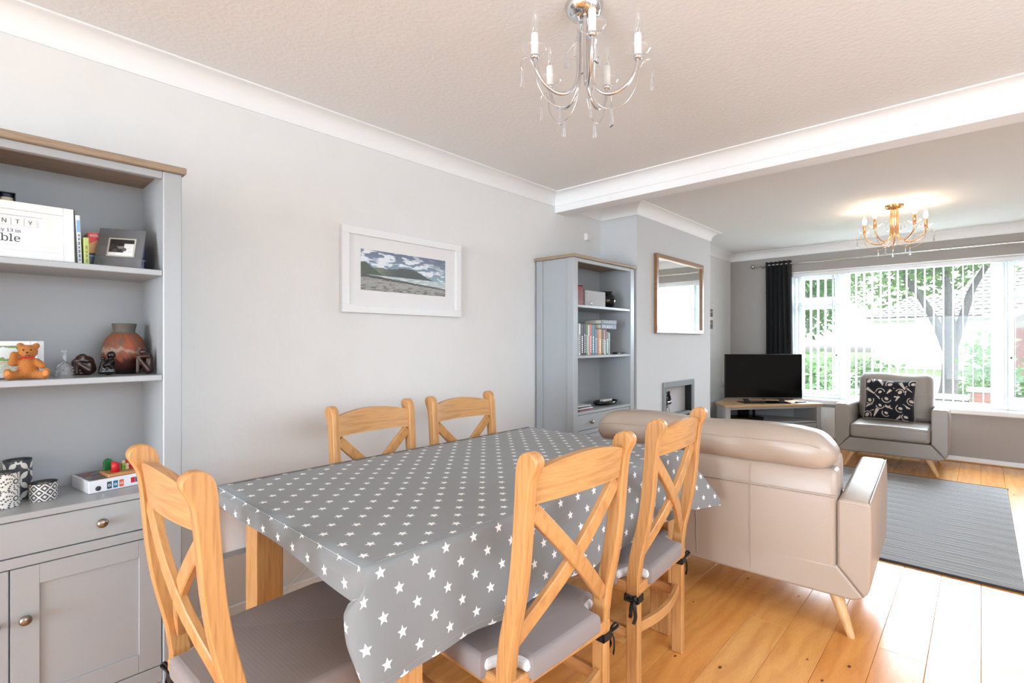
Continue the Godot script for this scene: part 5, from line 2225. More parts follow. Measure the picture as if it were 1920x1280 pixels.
func dresser_top() -> void:
	var y := 1.5158
	var g := "books on the dresser's top shelf"
	var em := block("book", "charcoal hardback with a round pale emblem behind the white frame", "book", Vector3(0.08, y, -0.008), Vector3(0.2, y + 0.218, 0.05), mat("charcoal_cover", Color(0.27, 0.27, 0.31), 0.5), g)
	var s := st()
	T = Transform3D(Basis(Vector3(0, 0, 1), -PI / 2), Vector3(0.2003, y + 0.2, 0.008))
	lathe(s, [Vector2(0.006, 0.0), Vector2(0.006, 0.0008), Vector2(0.0085, 0.0008), Vector2(0.0085, 0.0)], 20)
	lathe(s, [Vector2(0.0, 0.0007), Vector2(0.0035, 0.0007), Vector2(0.0035, 0.0)], 16)
	T = Transform3D.IDENTITY
	put(s, "emblem", M.frame_white, em)
	# boxed set of three blue volumes
	var navy := mat("navy_cover", Color(0.07, 0.10, 0.20), 0.4)
	var gold := mat("gold_print", Color(0.78, 0.74, 0.62), 0.4)
	var bx := thing("book_slipcase", "dark slipcase holding three navy volumes", "slipcase", Vector3(0.1, y, -0.013))
	s = st()
	b2(s, Vector3(-0.04, 0, -0.108), Vector3(0.088, 0.004, 0.0), 0.001)
	b2(s, Vector3(-0.04, 0.226, -0.108), Vector3(0.088, 0.23, 0.0), 0.001)
	b2(s, Vector3(-0.04, 0.004, -0.003), Vector3(0.088, 0.226, 0.0), 0.001)
	b2(s, Vector3(-0.04, 0.004, -0.108), Vector3(0.088, 0.226, -0.105), 0.001)
	put(s, "case", mat("slipcase_teal", Color(0.07, 0.13, 0.16), 0.5), bx)
	for k in 3:
		var b := thing("book", "navy volume with gold bands in the dark slipcase", "book", Vector3(0.1, y + 0.0046, -0.017 - k * 0.0338), 0.0, "navy volumes in the slipcase")
		s = st()
		tube(s, [Vector3(0.075, 0, -0.0165), Vector3(0.075, 0.219, -0.0165)], 0.0155, 12)
		b2(s, Vector3(-0.035, 0, -0.032), Vector3(0.075, 0.219, -0.001), 0.001)
		put(s, "cover", navy, b)
		for e in [[0.194, 0.208], [0.168, 0.180], [0.150, 0.160]]:
			s = st()
			tube(s, [Vector3(0.0752, e[0], -0.0165), Vector3(0.0752, e[1], -0.0165)], 0.0158, 12, false)
			put(s, "gold_band", gold, b)
	book("thin pink-white booklet beside the navy slipcase", Vector3(0.19, y, -0.128), 0.007, 0.2, 0.13, Color(0.86, 0.80, 0.79), g)
	# framed print with lettering
	var fr := thing("word_print_frame", "white frame with a letter-tile birthday print on the dresser's top shelf", "frame", Vector3(0.315, y + 0.004, -0.064), 90.0)
	var piv := Node3D.new()
	piv.name = "leaning_frame"
	piv.rotation_degrees.x = -9.0
	fr.add_child(piv)
	var w := 0.38
	var h := 0.182
	var bd := 0.026
	for q in [[Vector3(-w / 2, 0, -0.02), Vector3(-w / 2 + bd, h, 0)], [Vector3(w / 2 - bd, 0, -0.02), Vector3(w / 2, h, 0)], [Vector3(-w / 2 + bd, 0, -0.02), Vector3(w / 2 - bd, bd, 0)], [Vector3(-w / 2 + bd, h - bd, -0.02), Vector3(w / 2 - bd, h, 0)]]:
		s = st()
		b2(s, q[0], q[1], 0.0015)
		put(s, "moulding", M.frame_white, piv)
	s = st()
	var mx := w / 2 - bd
	var my := [bd, h - bd]
	for q in [[Vector3(-mx, my[0], -0.012), Vector3(mx, my[0] + 0.017, -0.006)], [Vector3(-mx, my[1] - 0.017, -0.012), Vector3(mx, my[1], -0.006)], [Vector3(-mx, my[0] + 0.017, -0.012), Vector3(-mx + 0.05, my[1] - 0.017, -0.006)], [Vector3(mx - 0.05, my[0] + 0.017, -0.012), Vector3(mx, my[1] - 0.017, -0.006)]]:
		b2(s, q[0], q[1], 0.001)
	put(s, "mount", M.mount_card, piv)
	s = st()
	b2(s, Vector3(-mx, my[0], -0.018), Vector3(mx, my[1], -0.014), 0.0)
	put(s, "paper", mat("print_paper", Color(0.92, 0.93, 0.945), 0.7), piv)
	var word := "SEVENTY"
	for k in 7:
		s = st()
		var cx := 0.086 - (6 - k) * 0.0295
		b2(s, Vector3(cx - 0.0142, 0.107, -0.014), Vector3(cx + 0.0142, 0.132, -0.0105), 0.0008)
		var tile := put(s, "letter_tile", M.mount_card, piv)
		lettering(word[k], Vector3(cx - 0.001, 0.1195, -0.0103), 0.0135, M.ink, tile, "letter", Basis.IDENTITY, ["Droid Sans"])
	lettering("Seventy is only 13 in", Vector3(-0.006, 0.0905, -0.0136), 0.0103, M.ink, piv, "lettering", Basis.IDENTITY, ["Droid Serif"], true)
	lettering("Scrabble", Vector3(-0.003, 0.066, -0.0136), 0.0228, M.ink, piv, "lettering", Basis.IDENTITY, ["Droid Serif"], true)
	# upright magazines and books
	book("tall grey-green magazine beside the white frame", Vector3(0.285, y, -0.2565), 0.006, 0.186, 0.16, Color(0.46, 0.48, 0.44), g, Color(0.58, 0.59, 0.55))
	book("white paperback with a blue label on the spine", Vector3(0.30, y, -0.2635), 0.011, 0.164, 0.14, Color(0.85, 0.86, 0.89), g, Color(0.50, 0.68, 0.82), 2.0, Color(0.42, 0.47, 0.58))
	book("small lime green book standing by the red box", Vector3(0.31, y, -0.2785), 0.0135, 0.092, 0.13, Color(0.70, 0.76, 0.42), g, Color(0, 0, 0, 0), 1.0, Color(0.55, 0.52, 0.30))
	# blue tin with boxes on it
	var tin := thing("blue_tin", "long dark blue tin with pale ribbon print behind the glass frame", "tin", Vector3(0.0, y, 0))
	s = st()
	b2(s, Vector3(0.11, 0, -0.463), Vector3(0.235, 0.052, -0.298), 0.004)
	put(s, "body", mat("tin_blue", Color(0.06, 0.15, 0.33), 0.3), tin)
	s = st()
	b2(s, Vector3(0.108, 0.04, -0.465), Vector3(0.237, 0.043, -0.296), 0.001)
	put(s, "lid_edge", mat("tin_line", Color(0.62, 0.70, 0.82), 0.4), tin)
	s = st()
	b2(s, Vector3(0.234, 0.001, -0.330), Vector3(0.2362, 0.04, -0.322), 0.0005)
	b2(s, Vector3(0.234, 0.001, -0.452), Vector3(0.2362, 0.04, -0.436), 0.0005)
	put(s, "ribbon_print", M.tin_line, tin)
	var rb := thing("card_game_box", "red and orange card game box lettered editoys on the blue tin", "box", Vector3(-0.062, y + 0.0525, 0))
	s = st()
	b2(s, Vector3(0.17, 0, -0.395), Vector3(0.28, 0.074, -0.300), 0.0015)
	put(s, "carton", mat("box_orange", Color(0.86, 0.62, 0.36), 0.45), rb)
	s = st()
	T = Transform3D(Basis(Vector3(0, 0, -1), Vector3(0, 1, 0), Vector3(1, 0, 0)), Vector3(0.2801, 0, -0.300))
	prism(s, [Vector2(0.001, 0.033), Vector2(0.062, 0.073), Vector2(0.001, 0.073)], 0, 0.0004, 0.0)
	T = Transform3D.IDENTITY
	put(s, "red_print", mat("box_red", Color(0.85, 0.20, 0.22), 0.45), rb)
	lettering("editoys", Vector3(0.2806, 0.064, -0.325), 0.009, M.frame_white, rb, "lettering", Basis(Vector3(0, 0, -1), Vector3(0, 1, 0), Vector3(1, 0, 0)), ["Droid Sans"])
	for q in [[0.046, -0.358, 0.010], [0.024, -0.345, 0.012]]:
		s = st()
		T = Transform3D(Basis(Vector3(0, 0, 1), -PI / 2), Vector3(0.2801, q[0], q[1]))
		lathe(s, [Vector2(q[2], 0), Vector2(q[2], 0.0005), Vector2(0, 0.0005)], 14)
		T = Transform3D.IDENTITY
		put(s, "face_print", M.frame_white, rb)
	block("small_box", "cobalt blue carton standing on the blue tin by the dresser's side", "box", Vector3(0.13, y + 0.0525, -0.462), Vector3(0.23, y + 0.122, -0.405), mat("cobalt", Color(0.20, 0.28, 0.55), 0.4), "", 0.002)
	# smoked glass frame with a black and white photograph
	var gf := thing("tilted_photograph", "smoked glass photo frame with a black-and-white photograph", "frame", Vector3(0.305, y + 0.003, -0.367), 90.0 - 26.0)
	piv = Node3D.new()
	piv.name = "leaning_plate"
	piv.rotation_degrees.x = -24.0
	gf.add_child(piv)
	var smoke := mat("smoked_glass", Color(0.45, 0.46, 0.47, 0.62), 0.12)
	smoke.transparency = BaseMaterial3D.TRANSPARENCY_ALPHA
	s = st()
	b2(s, Vector3(-0.069, 0, -0.006), Vector3(0.069, 0.158, 0), 0.0015)
	put(s, "plate", smoke, piv)
	var nz := FastNoiseLite.new()
	nz.seed = 9
	nz.frequency = 6.0
	var bw := picture(96, 72, func(u: float, v: float) -> Color:
		var p := Vector2(u, v)
		var c := 0.12
		if v > 0.25 and u > 0.6:
			c = 0.8
		if v > 0.8:
			c = 0.88
		c += 0.5 * maxf(0.0, nz.get_noise_2d(u * 2.0, v * 2.0)) * (1.0 if v > 0.35 else 0.2)
		if p.distance_to(Vector2(0.46, 0.45)) < 0.14:
			c = 0.5 if v > 0.42 else 0.05
		if p.distance_to(Vector2(0.62, 0.62)) < 0.1 or p.distance_to(Vector2(0.25, 0.68)) < 0.1:
			c = 0.3 + 0.4 * nz.get_noise_2d(u * 4.0, v * 4.0)
		return grey(clampf(c, 0.03, 0.95)))
	s = st()
	b2(s, Vector3(-0.037, 0.042, 0.0), Vector3(0.044, 0.118, 0.0008), 0.0)
	put(s, "photo_mount", mat("pale_olive", Color(0.72, 0.72, 0.66), 0.5), piv)
	s = st()
	quad_uv(s, [Vector3(-0.032, 0.046, 0.0011), Vector3(0.039, 0.046, 0.0011), Vector3(0.039, 0.113, 0.0011), Vector3(-0.032, 0.113, 0.0011)], [Vector2(0, 1), Vector2(1, 1), Vector2(1, 0), Vector2(0, 0)])
	put(s, "photograph", print_mat("bw_photo", bw, 0.4), piv)
	s = st()
	bar(s, [Vector3(0, 0.09, -0.007), Vector3(0, 0.012, -0.026)], Vector3(0.008, 0, 0), Vector3(0, 0.0005, 0.001), 0.0002)
	put(s, "easel_back", M.black_matt, piv)


func dresser_middle() -> void:
	var y := 1.1418
	var nz := FastNoiseLite.new()
	nz.seed = 19
	nz.frequency = 3.0
	var garden := picture(140, 140, func(u: float, v: float) -> Color:
		var n := nz.get_noise_2d(u * 2.0, v * 2.0)
		var n2 := nz.get_noise_2d(u * 7.0 + 5.0, v * 7.0)
		var c := Color(0.36, 0.52, 0.28).lerp(Color(0.55, 0.68, 0.42), clampf(0.5 + n2, 0, 1))
		if v < 0.6 and Vector2((u - 0.6) * 0.9, v - 0.25).length() < 0.2 + 0.1 * n:
			c = Color(0.88, 0.92, 0.92)
		if u < 0.12 and v > 0.3:
			c = Color(0.50, 0.40, 0.33)
		if v > 0.55:
			c = Color(0.66, 0.76, 0.68).lerp(Color(0.86, 0.86, 0.82), clampf(0.5 + 2.0 * n2, 0, 1))
			if n > 0.15:
				c = Color(0.82, 0.66, 0.55)
		return c)
	photo_frame("white photo frame with a green garden picture behind the teddy bear", Vector3(0.245, y, -0.075), 90.0, 0.19, 0.118, 6.0, 0.016, print_mat("garden_photo", garden, 0.4), M.frame_white)
	photo_frame("plain white frame standing behind the garden picture", Vector3(0.19, y, -0.09), 90.0, 0.2, 0.118, 4.0, 0.02, M.mount_card, M.frame_white)
	# teddy bear
	var fur := noise_tex(0.12, 3, [[0.0, Color(0.50, 0.28, 0.09)], [0.5, Color(0.66, 0.40, 0.16)], [1.0, Color(0.76, 0.50, 0.22)]], 256, 81)
	var fm := mat("bear_fur", Color.WHITE, 0.9)
	fm.albedo_texture = fur
	fm.rim_enabled = true
	fm.rim = 0.3
	tri_map(bumpy(fm, fur, 0.15), Vector3(9, 9, 9))
	var b := thing("teddy_bear", "small golden teddy bear ornament with a red bow, one paw raised", "teddy bear", Vector3(0.305, y, -0.143), 78.0)
	var s := st()
	var V := func(x: float, yy: float, z: float) -> Vector3: return Vector3(x, yy, z)
	blob_mesh(s, [[V.call(0, 0.026, 0), V.call(0, 0.05, 0.0), 0.026, 0.02], [V.call(-0.002, 0.086, 0.002), V.call(0.002, 0.086, 0.004), 0.0215, 0.0215], [V.call(0.0, 0.080, 0.018), V.call(0.003, 0.079, 0.024), 0.010, 0.0075],
		[V.call(-0.018, 0.105, 0), V.call(-0.018, 0.106, 0.002), 0.0085, 0.0085], [V.call(0.019, 0.104, 0), V.call(0.019, 0.105, 0.002), 0.0085, 0.0085],
		[V.call(-0.02, 0.055, 0.004), V.call(-0.034, 0.052, 0.008), 0.010, 0.010], [V.call(-0.034, 0.052, 0.008), V.call(-0.030, 0.078, 0.014), 0.010, 0.009],
		[V.call(0.02, 0.055, 0.004), V.call(0.034, 0.042, 0.012), 0.010, 0.010],
		[V.call(-0.016, 0.014, 0.008), V.call(-0.038, 0.013, 0.026), 0.014, 0.012], [V.call(0.016, 0.014, 0.008), V.call(0.040, 0.013, 0.024), 0.014, 0.012],
		[V.call(-0.038, 0.012, 0.026), V.call(-0.042, 0.026, 0.028), 0.011, 0.009], [V.call(0.040, 0.012, 0.024), V.call(0.046, 0.026, 0.026), 0.011, 0.009]], 0.0026, 0.006)
	put(s, "body", fm, b)
	var pad := mat("bear_pad", Color(0.78, 0.52, 0.30), 0.9)
	for sx in [-1.0, 1.0]:
		s = st()
		ball(s, Vector3(sx * 0.043 + 0.002, 0.019, 0.0365), Vector3(0.007, 0.010, 0.0022), 12)
		put(s, "paw_pad", pad, b)
		s = st()
		ball(s, Vector3(sx * 0.0085 + 0.001, 0.092, 0.0228), Vector3(0.0026, 0.0026, 0.002), 10)
		put(s, "eye", M.black_gloss, b)
		s = st()
		tube(s, [Vector3(0.001, 0.0665, 0.022), Vector3(sx * 0.008 + 0.001, 0.0685, 0.021), Vector3(sx * 0.015 + 0.001, 0.067, 0.019)], [0.002, 0.0055, 0.006], 8, true, 0.5)
		put(s, "bow", mat("red_ribbon", Color(0.80, 0.06, 0.07), 0.4) if not M.has("red_ribbon") else M.red_ribbon, b)
	s = st()
	ball(s, Vector3(0.002, 0.0835, 0.0318), Vector3(0.0036, 0.0026, 0.0022), 10)
	put(s, "nose", M.black_gloss, b)
	s = st()
	tube(s, [Vector3(-0.004, 0.0735, 0.0295), Vector3(0.002, 0.0765, 0.0318), Vector3(0.008, 0.0735, 0.0292)], 0.0008, 5)
	put(s, "mouth", M.black_gloss, b)
	# glass bell
	var be := thing("glass_bell", "clear crystal hand bell with cut pattern beside the teddy bear", "bell", Vector3(0.285, y, -0.232))
	s = st()
	lathe(s, [Vector2(0.027, 0.0), Vector2(0.0245, 0.008), Vector2(0.021, 0.02), Vector2(0.0195, 0.034), Vector2(0.016, 0.043), Vector2(0.007, 0.049), Vector2(0.005, 0.054)], 28)
	lathe(s, [Vector2(0.004, 0.053), Vector2(0.006, 0.047), Vector2(0.0145, 0.041), Vector2(0.0178, 0.033), Vector2(0.0193, 0.02), Vector2(0.0228, 0.008), Vector2(0.0255, 0.0)], 28)
	put(s, "bell_glass", M.crystal, be)
	s = st()
	lathe(s, [Vector2(0.005, 0.053), Vector2(0.0045, 0.062), Vector2(0.0055, 0.07), Vector2(0.0045, 0.078), Vector2(0.008, 0.084), Vector2(0.008, 0.089), Vector2(0, 0.089)], 12)
	put(s, "handle", M.crystal, be)
	s = st()
	ball(s, Vector3(0, 0.014, 0), Vector3(0.005, 0.007, 0.005), 10)
	tube(s, [Vector3(0, 0.02, 0), Vector3(0, 0.048, 0)], 0.0007, 5)
	put(s, "clapper", M.crystal, be)
	s = st()
	for k in 7:
		for j in 3:
			var a := TAU * (k + 0.5 * (j % 2)) / 7
			ball(s, Vector3(cos(a) * (0.0215 - j * 0.0008), 0.014 + j * 0.009, sin(a) * (0.0215 - j * 0.0008)), Vector3(0.0028, 0.0036, 0.0028), 8)
	put(s, "cut_pattern", M.crystal, be)
	# carved figures
	var walnut := mat("carved_brown", Color(0.19, 0.105, 0.075), 0.28)
	var ebony := mat("carved_black", Color(0.045, 0.035, 0.035), 0.2)
	var f1 := thing("carved_figure", "dark brown carving of a figure curled over its knees", "carving", Vector3(0.215, y + 0.0015, -0.285), 90.0)
	s = st()
	blob_mesh(s, [[V.call(0.018, 0.022, 0), V.call(0.014, 0.048, 0), 0.021, 0.018], [V.call(0.014, 0.048, 0), V.call(-0.006, 0.056, 0.004), 0.017, 0.014], [V.call(-0.002, 0.060, 0.010), V.call(0.0, 0.062, 0.010), 0.0125, 0.0125],
		[V.call(0.016, 0.016, 0.012), V.call(-0.018, 0.046, 0.012), 0.011, 0.009], [V.call(-0.018, 0.046, 0.012), V.call(-0.016, 0.008, 0.012), 0.009, 0.007], [V.call(0.016, 0.014, -0.012), V.call(-0.018, 0.044, -0.010), 0.011, 0.009], [V.call(-0.018, 0.044, -0.010), V.call(-0.016, 0.008, -0.010), 0.009, 0.007],
		[V.call(0.012, 0.050, 0.016), V.call(-0.02, 0.052, 0.016), 0.007, 0.006], [V.call(-0.016, 0.007, 0.0), V.call(0.018, 0.007, 0.0), 0.007, 0.008]], 0.0026, 0.004)
	put(s, "body", walnut, f1)
	var f2 := thing("carved_figure", "glossy black carving of a parent embracing a child", "carving", Vector3(0.262, y + 0.0045, -0.345), 90.0)
	s = st()
	blob_mesh(s, [[V.call(0.004, 0.014, 0), V.call(0.010, 0.044, 0), 0.018, 0.013], [V.call(0.013, 0.066, 0.002), V.call(0.013, 0.067, 0.002), 0.0125, 0.0125], [V.call(-0.012, 0.018, 0.006), V.call(-0.010, 0.040, 0.006), 0.011, 0.008], [V.call(-0.011, 0.054, 0.006), V.call(-0.011, 0.054, 0.006), 0.0065, 0.0065],
		[V.call(0.016, 0.046, 0.010), V.call(-0.008, 0.030, 0.018), 0.006, 0.005], [V.call(-0.018, 0.008, 0.008), V.call(0.016, 0.008, 0.012), 0.008, 0.008], [V.call(0.018, 0.012, 0.010), V.call(0.004, 0.034, 0.016), 0.008, 0.006]], 0.0025, 0.003)
	put(s, "body", ebony, f2)
	var f3 := thing("carved_figure", "reddish brown seated carving with arms folded on its knees", "carving", Vector3(0.268, y + 0.001, -0.447), 90.0)
	s = st()
	blob_mesh(s, [[V.call(0.018, 0.016, 0), V.call(0.020, 0.056, 0), 0.016, 0.012], [V.call(0.020, 0.056, 0), V.call(0.012, 0.070, 0), 0.012, 0.010], [V.call(0.002, 0.080, 0.002), V.call(0.003, 0.080, 0.002), 0.0115, 0.0115], [V.call(0.016, 0.012, 0.010), V.call(-0.014, 0.058, 0.008), 0.010, 0.007], [V.call(-0.014, 0.058, 0.008), V.call(-0.016, 0.006, 0.008), 0.007, 0.006],
		[V.call(0.016, 0.012, -0.010), V.call(-0.010, 0.058, -0.006), 0.010, 0.007], [V.call(-0.010, 0.058, -0.006), V.call(-0.012, 0.006, -0.006), 0.007, 0.006], [V.call(0.016, 0.064, 0.012), V.call(-0.020, 0.064, 0.010), 0.006, 0.005]], 0.0025, 0.003)
	put(s, "body", walnut, f3)
	# clay vase
	var clay := picture(128, 128, func(u: float, v: float) -> Color:
		var n := nz.get_noise_2d(cos(u * TAU) * 0.6, sin(u * TAU) * 0.6 + v * 1.2)
		var n2 := nz.get_noise_2d(cos(u * TAU) * 1.1 + 9.0, sin(u * TAU) * 1.1 + v * 1.6)
		var c := Color(0.36, 0.33, 0.30)
		if v > 0.2:
			c = Color(0.60, 0.29, 0.15).lerp(Color(0.40, 0.30, 0.25), clampf(0.5 + 1.6 * n2, 0, 1))
		var w := v + 0.10 * n + 0.05 * n2
		if w > 0.48 and w < 0.60:
			c = c.lerp(Color(0.60, 0.56, 0.50), 0.85 * smoothstep(0.48, 0.53, w) * (1.0 - smoothstep(0.56, 0.60, w)))
		if w > 0.66:
			c = c.lerp(Color(0.26, 0.08, 0.06), smoothstep(0.66, 0.74, w))
		if w > 0.84:
			c = c.lerp(Color(0.13, 0.09, 0.08), smoothstep(0.84, 0.95, w))
		return c)
	var va := thing("clay_vase", "round rust and grey smoke-fired clay vase with a flared neck", "vase", Vector3(0.165, y, -0.412), 200.0)
	var prof := [Vector2(0.036, 0.0), Vector2(0.05, 0.012), Vector2(0.061, 0.033), Vector2(0.067, 0.06), Vector2(0.0675, 0.085), Vector2(0.063, 0.11), Vector2(0.053, 0.132), Vector2(0.040, 0.147), Vector2(0.0325, 0.154), Vector2(0.0325, 0.158), Vector2(0.035, 0.17), Vector2(0.038, 0.184)]
	s = st()
	lathe(s, prof, 40, Vector3.ZERO, true)
	put(s, "body", print_mat("clay_glaze", clay, 0.6), va)
	s = st()
	lathe(s, [Vector2(0.038, 0.184), Vector2(0.036, 0.1845), Vector2(0.031, 0.158), Vector2(0.03, 0.12), Vector2(0, 0.1)], 30)
	put(s, "neck_lining", M.stone_dark, va)
	s = st()
	lathe(s, [Vector2(0, 0.0), Vector2(0.036, 0.0)], 30)
	put(s, "foot", M.stone_dark, va)


func dresser_counter() -> void:
	var y := 0.7358
	var dark := Color(0.27, 0.28, 0.30)
	var light := Color(0.88, 0.87, 0.84)
	var petals := picture(256, 128, func(u: float, v: float) -> Color:
		var p := Vector2(fposmod(u * 4.0, 1.0) - 0.5, fposmod(v * 2.0, 1.0) - 0.5)
		var on := false
		for k in 4:
			var q := p.rotated(k * PI / 2 + PI / 4)
			if q.x > 0.08 and q.x < 0.6 and absf(q.y) < 0.13 * sin((q.x - 0.08) / 0.52 * PI):
				on = true
		var d := (p.abs() - Vector2(0.5, 0.5)).length()
		if (d < 0.16 and d > 0.07) or p.length() < 0.05:
			on = true
		return light if on else dark)
	var dots := picture(256, 128, func(u: float, v: float) -> Color:
		var p := Vector2(fposmod(u * 4.0, 1.0) - 0.5, fposmod(v * 2.0, 1.0) - 0.5)
		var d := p.length()
		var c := light
		if d < 0.16 and d > 0.09:
			c = dark
		if d > 0.2:
			var a := p.angle()
			var k := int(d / 0.1)
			if absf(sin(a * 5.0 + k * 0.6)) > 0.86 and fposmod(d, 0.1) > 0.03:
				c = dark
		return c)
	var lattice := picture(256, 96, func(u: float, v: float) -> Color:
		var a := fposmod(u * 8.0 + v * 2.0, 1.0)
		var b := fposmod(u * 8.0 - v * 2.0, 1.0)
		var e := maxf(absf(a - 0.5), absf(b - 0.5))
		return light if e > 0.40 or (e < 0.2 and e > 0.0) else dark)
	tower("pot candle printed with small white rosettes", Vector3(0.232, y, -0.092), 0.037, 0.108, dots)
	tower("tall pot candle printed with large white petals", Vector3(0.14, y, -0.128), 0.0365, 0.128, petals)
	tower("low dark pot candle with a white diamond lattice", Vector3(0.215, y, -0.186), 0.0365, 0.056, lattice)
	# game box
	var o := thing("board_game_box", "flat white board game box with coloured side panels on the dresser counter", "game box", Vector3(0.262, y, -0.296), 9.0)
	var s := st()
	b2(s, Vector3(-0.165, 0, -0.19), Vector3(0, 0.043, 0), 0.0015)
	put(s, "carton", mat("box_white", Color(0.90, 0.90, 0.92), 0.35), o)
	var nz := FastNoiseLite.new()
	nz.seed = 29
	nz.frequency = 5.0
	var lid := picture(128, 96, func(u: float, v: float) -> Color:
		var n := nz.get_noise_2d(u, v)
		var c := Color(0.22, 0.35, 0.44)
		if n > 0.2:
			c = Color(0.70, 0.16, 0.15)
		elif n < -0.25:
			c = Color(0.55, 0.62, 0.50)
		elif absf(n) < 0.05:
			c = Color(0.30, 0.24, 0.22)
		return c)
	s = st()
	quad_uv(s, [Vector3(-0.160, 0.0434, -0.006), Vector3(-0.006, 0.0434, -0.006), Vector3(-0.006, 0.0434, -0.184), Vector3(-0.160, 0.0434, -0.184)], [Vector2(0, 1), Vector2(1, 1), Vector2(1, 0), Vector2(0, 0)])
	put(s, "lid_picture", print_mat("box_lid", lid, 0.35), o)
	var cols := [Color(0.20, 0.31, 0.36), Color(0.06, 0.44, 0.58), Color(0.90, 0.38, 0.15), Color(0.78, 0.10, 0.17), Color(0.20, 0.34, 0.60)]
	var xs := [[-0.052, -0.066], [-0.070, -0.084], [-0.088, -0.101], [-0.123, -0.136], [-0.137, -0.16]]
	for k in 5:
		s = st()
		b2(s, Vector3(0.0, 0.006 if k < 3 else 0.012, xs[k][1]), Vector3(0.0004, 0.031, xs[k][0]), 0.0)
		var pnl := put(s, "printed_panel", mat("box_panel_%d" % k, cols[k], 0.4), o)
		if k < 3:
			s = st()
			T = Transform3D(Basis(Vector3(0, 0, 1), -PI / 2), Vector3(0.0004, 0.018, (xs[k][0] + xs[k][1]) * 0.5))
			lathe(s, [Vector2(0.0025, 0), Vector2(0.0025, 0.0004), Vector2(0.0045, 0.0004), Vector2(0.0045, 0)], 14)
			T = Transform3D.IDENTITY
			put(s, "symbol", M.box_white, pnl)
	s = st()
	T = Transform3D(Basis(Vector3(0, 0, 1), -PI / 2), Vector3(0.0, 0.014, -0.027))
	lathe(s, [Vector2(0.0085, 0), Vector2(0.0085, 0.0005), Vector2(0, 0.0005)], 18)
	T = Transform3D.IDENTITY
	put(s, "logo_disc", M.ink, o)
	# wooden toy
	var t := thing("wooden_toy", "wooden toy with red tower, green arch and coloured cubes on the game box", "toy", Vector3(0.205, y + 0.044, -0.395), 8.0)
	s = st()
	b2(s, Vector3(-0.05, 0, -0.075), Vector3(0.038, 0.012, 0.05), 0.002)
	put(s, "base", M.toy_wood, t)
	s = st()
	T = Transform3D(Basis(Vector3(0, 0, -1), Vector3(0, 1, 0), Vector3(1, 0, 0)), Vector3(-0.045, 0.012, 0.04))
	prism(s, [Vector2(0, 0), Vector2(0.026, 0)] + arc2(Vector2(0.013, 0.028), 0.013, 0.0, PI, 10), 0, 0.012, 0.001)
	T = Transform3D.IDENTITY
	put(s, "green_arch", mat("toy_green", Color(0.05, 0.42, 0.20), 0.4), t)
	s = st()
	bend = func(v: Vector3) -> Vector3: return v + Vector3(0, v.z * 0.5 if v.y > 0.03 else 0.0, 0)
	T = Transform3D(Basis.IDENTITY, Vector3(0.012, 0.012, 0.02))
	lathe(s, [Vector2(0.0, 0), Vector2(0.013, 0), Vector2(0.013, 0.034), Vector2(0.0, 0.036)], 20)
	T = Transform3D.IDENTITY
	bend = null
	put(s, "red_tower", mat("toy_red", Color(0.75, 0.10, 0.12), 0.4), t)
	var cc := [Color(0.45, 0.62, 0.12), Color(0.80, 0.74, 0.60), Color(0.72, 0.08, 0.10)]
	for k in 3:
		mat("toy_cube_%d" % k, cc[k], 0.4)
	for r in 3:
		for k in 3:
			s = st()
			b2(s, Vector3(-0.005, 0.012 + r * 0.0115, -0.012 - k * 0.0115), Vector3(0.006, 0.023 + r * 0.0115, -0.001 - k * 0.0115), 0.0015)
			put(s, "cube", M["toy_cube_%d" % ((r * 2 + k + (1 if r == 1 else 0)) % 3)], t)


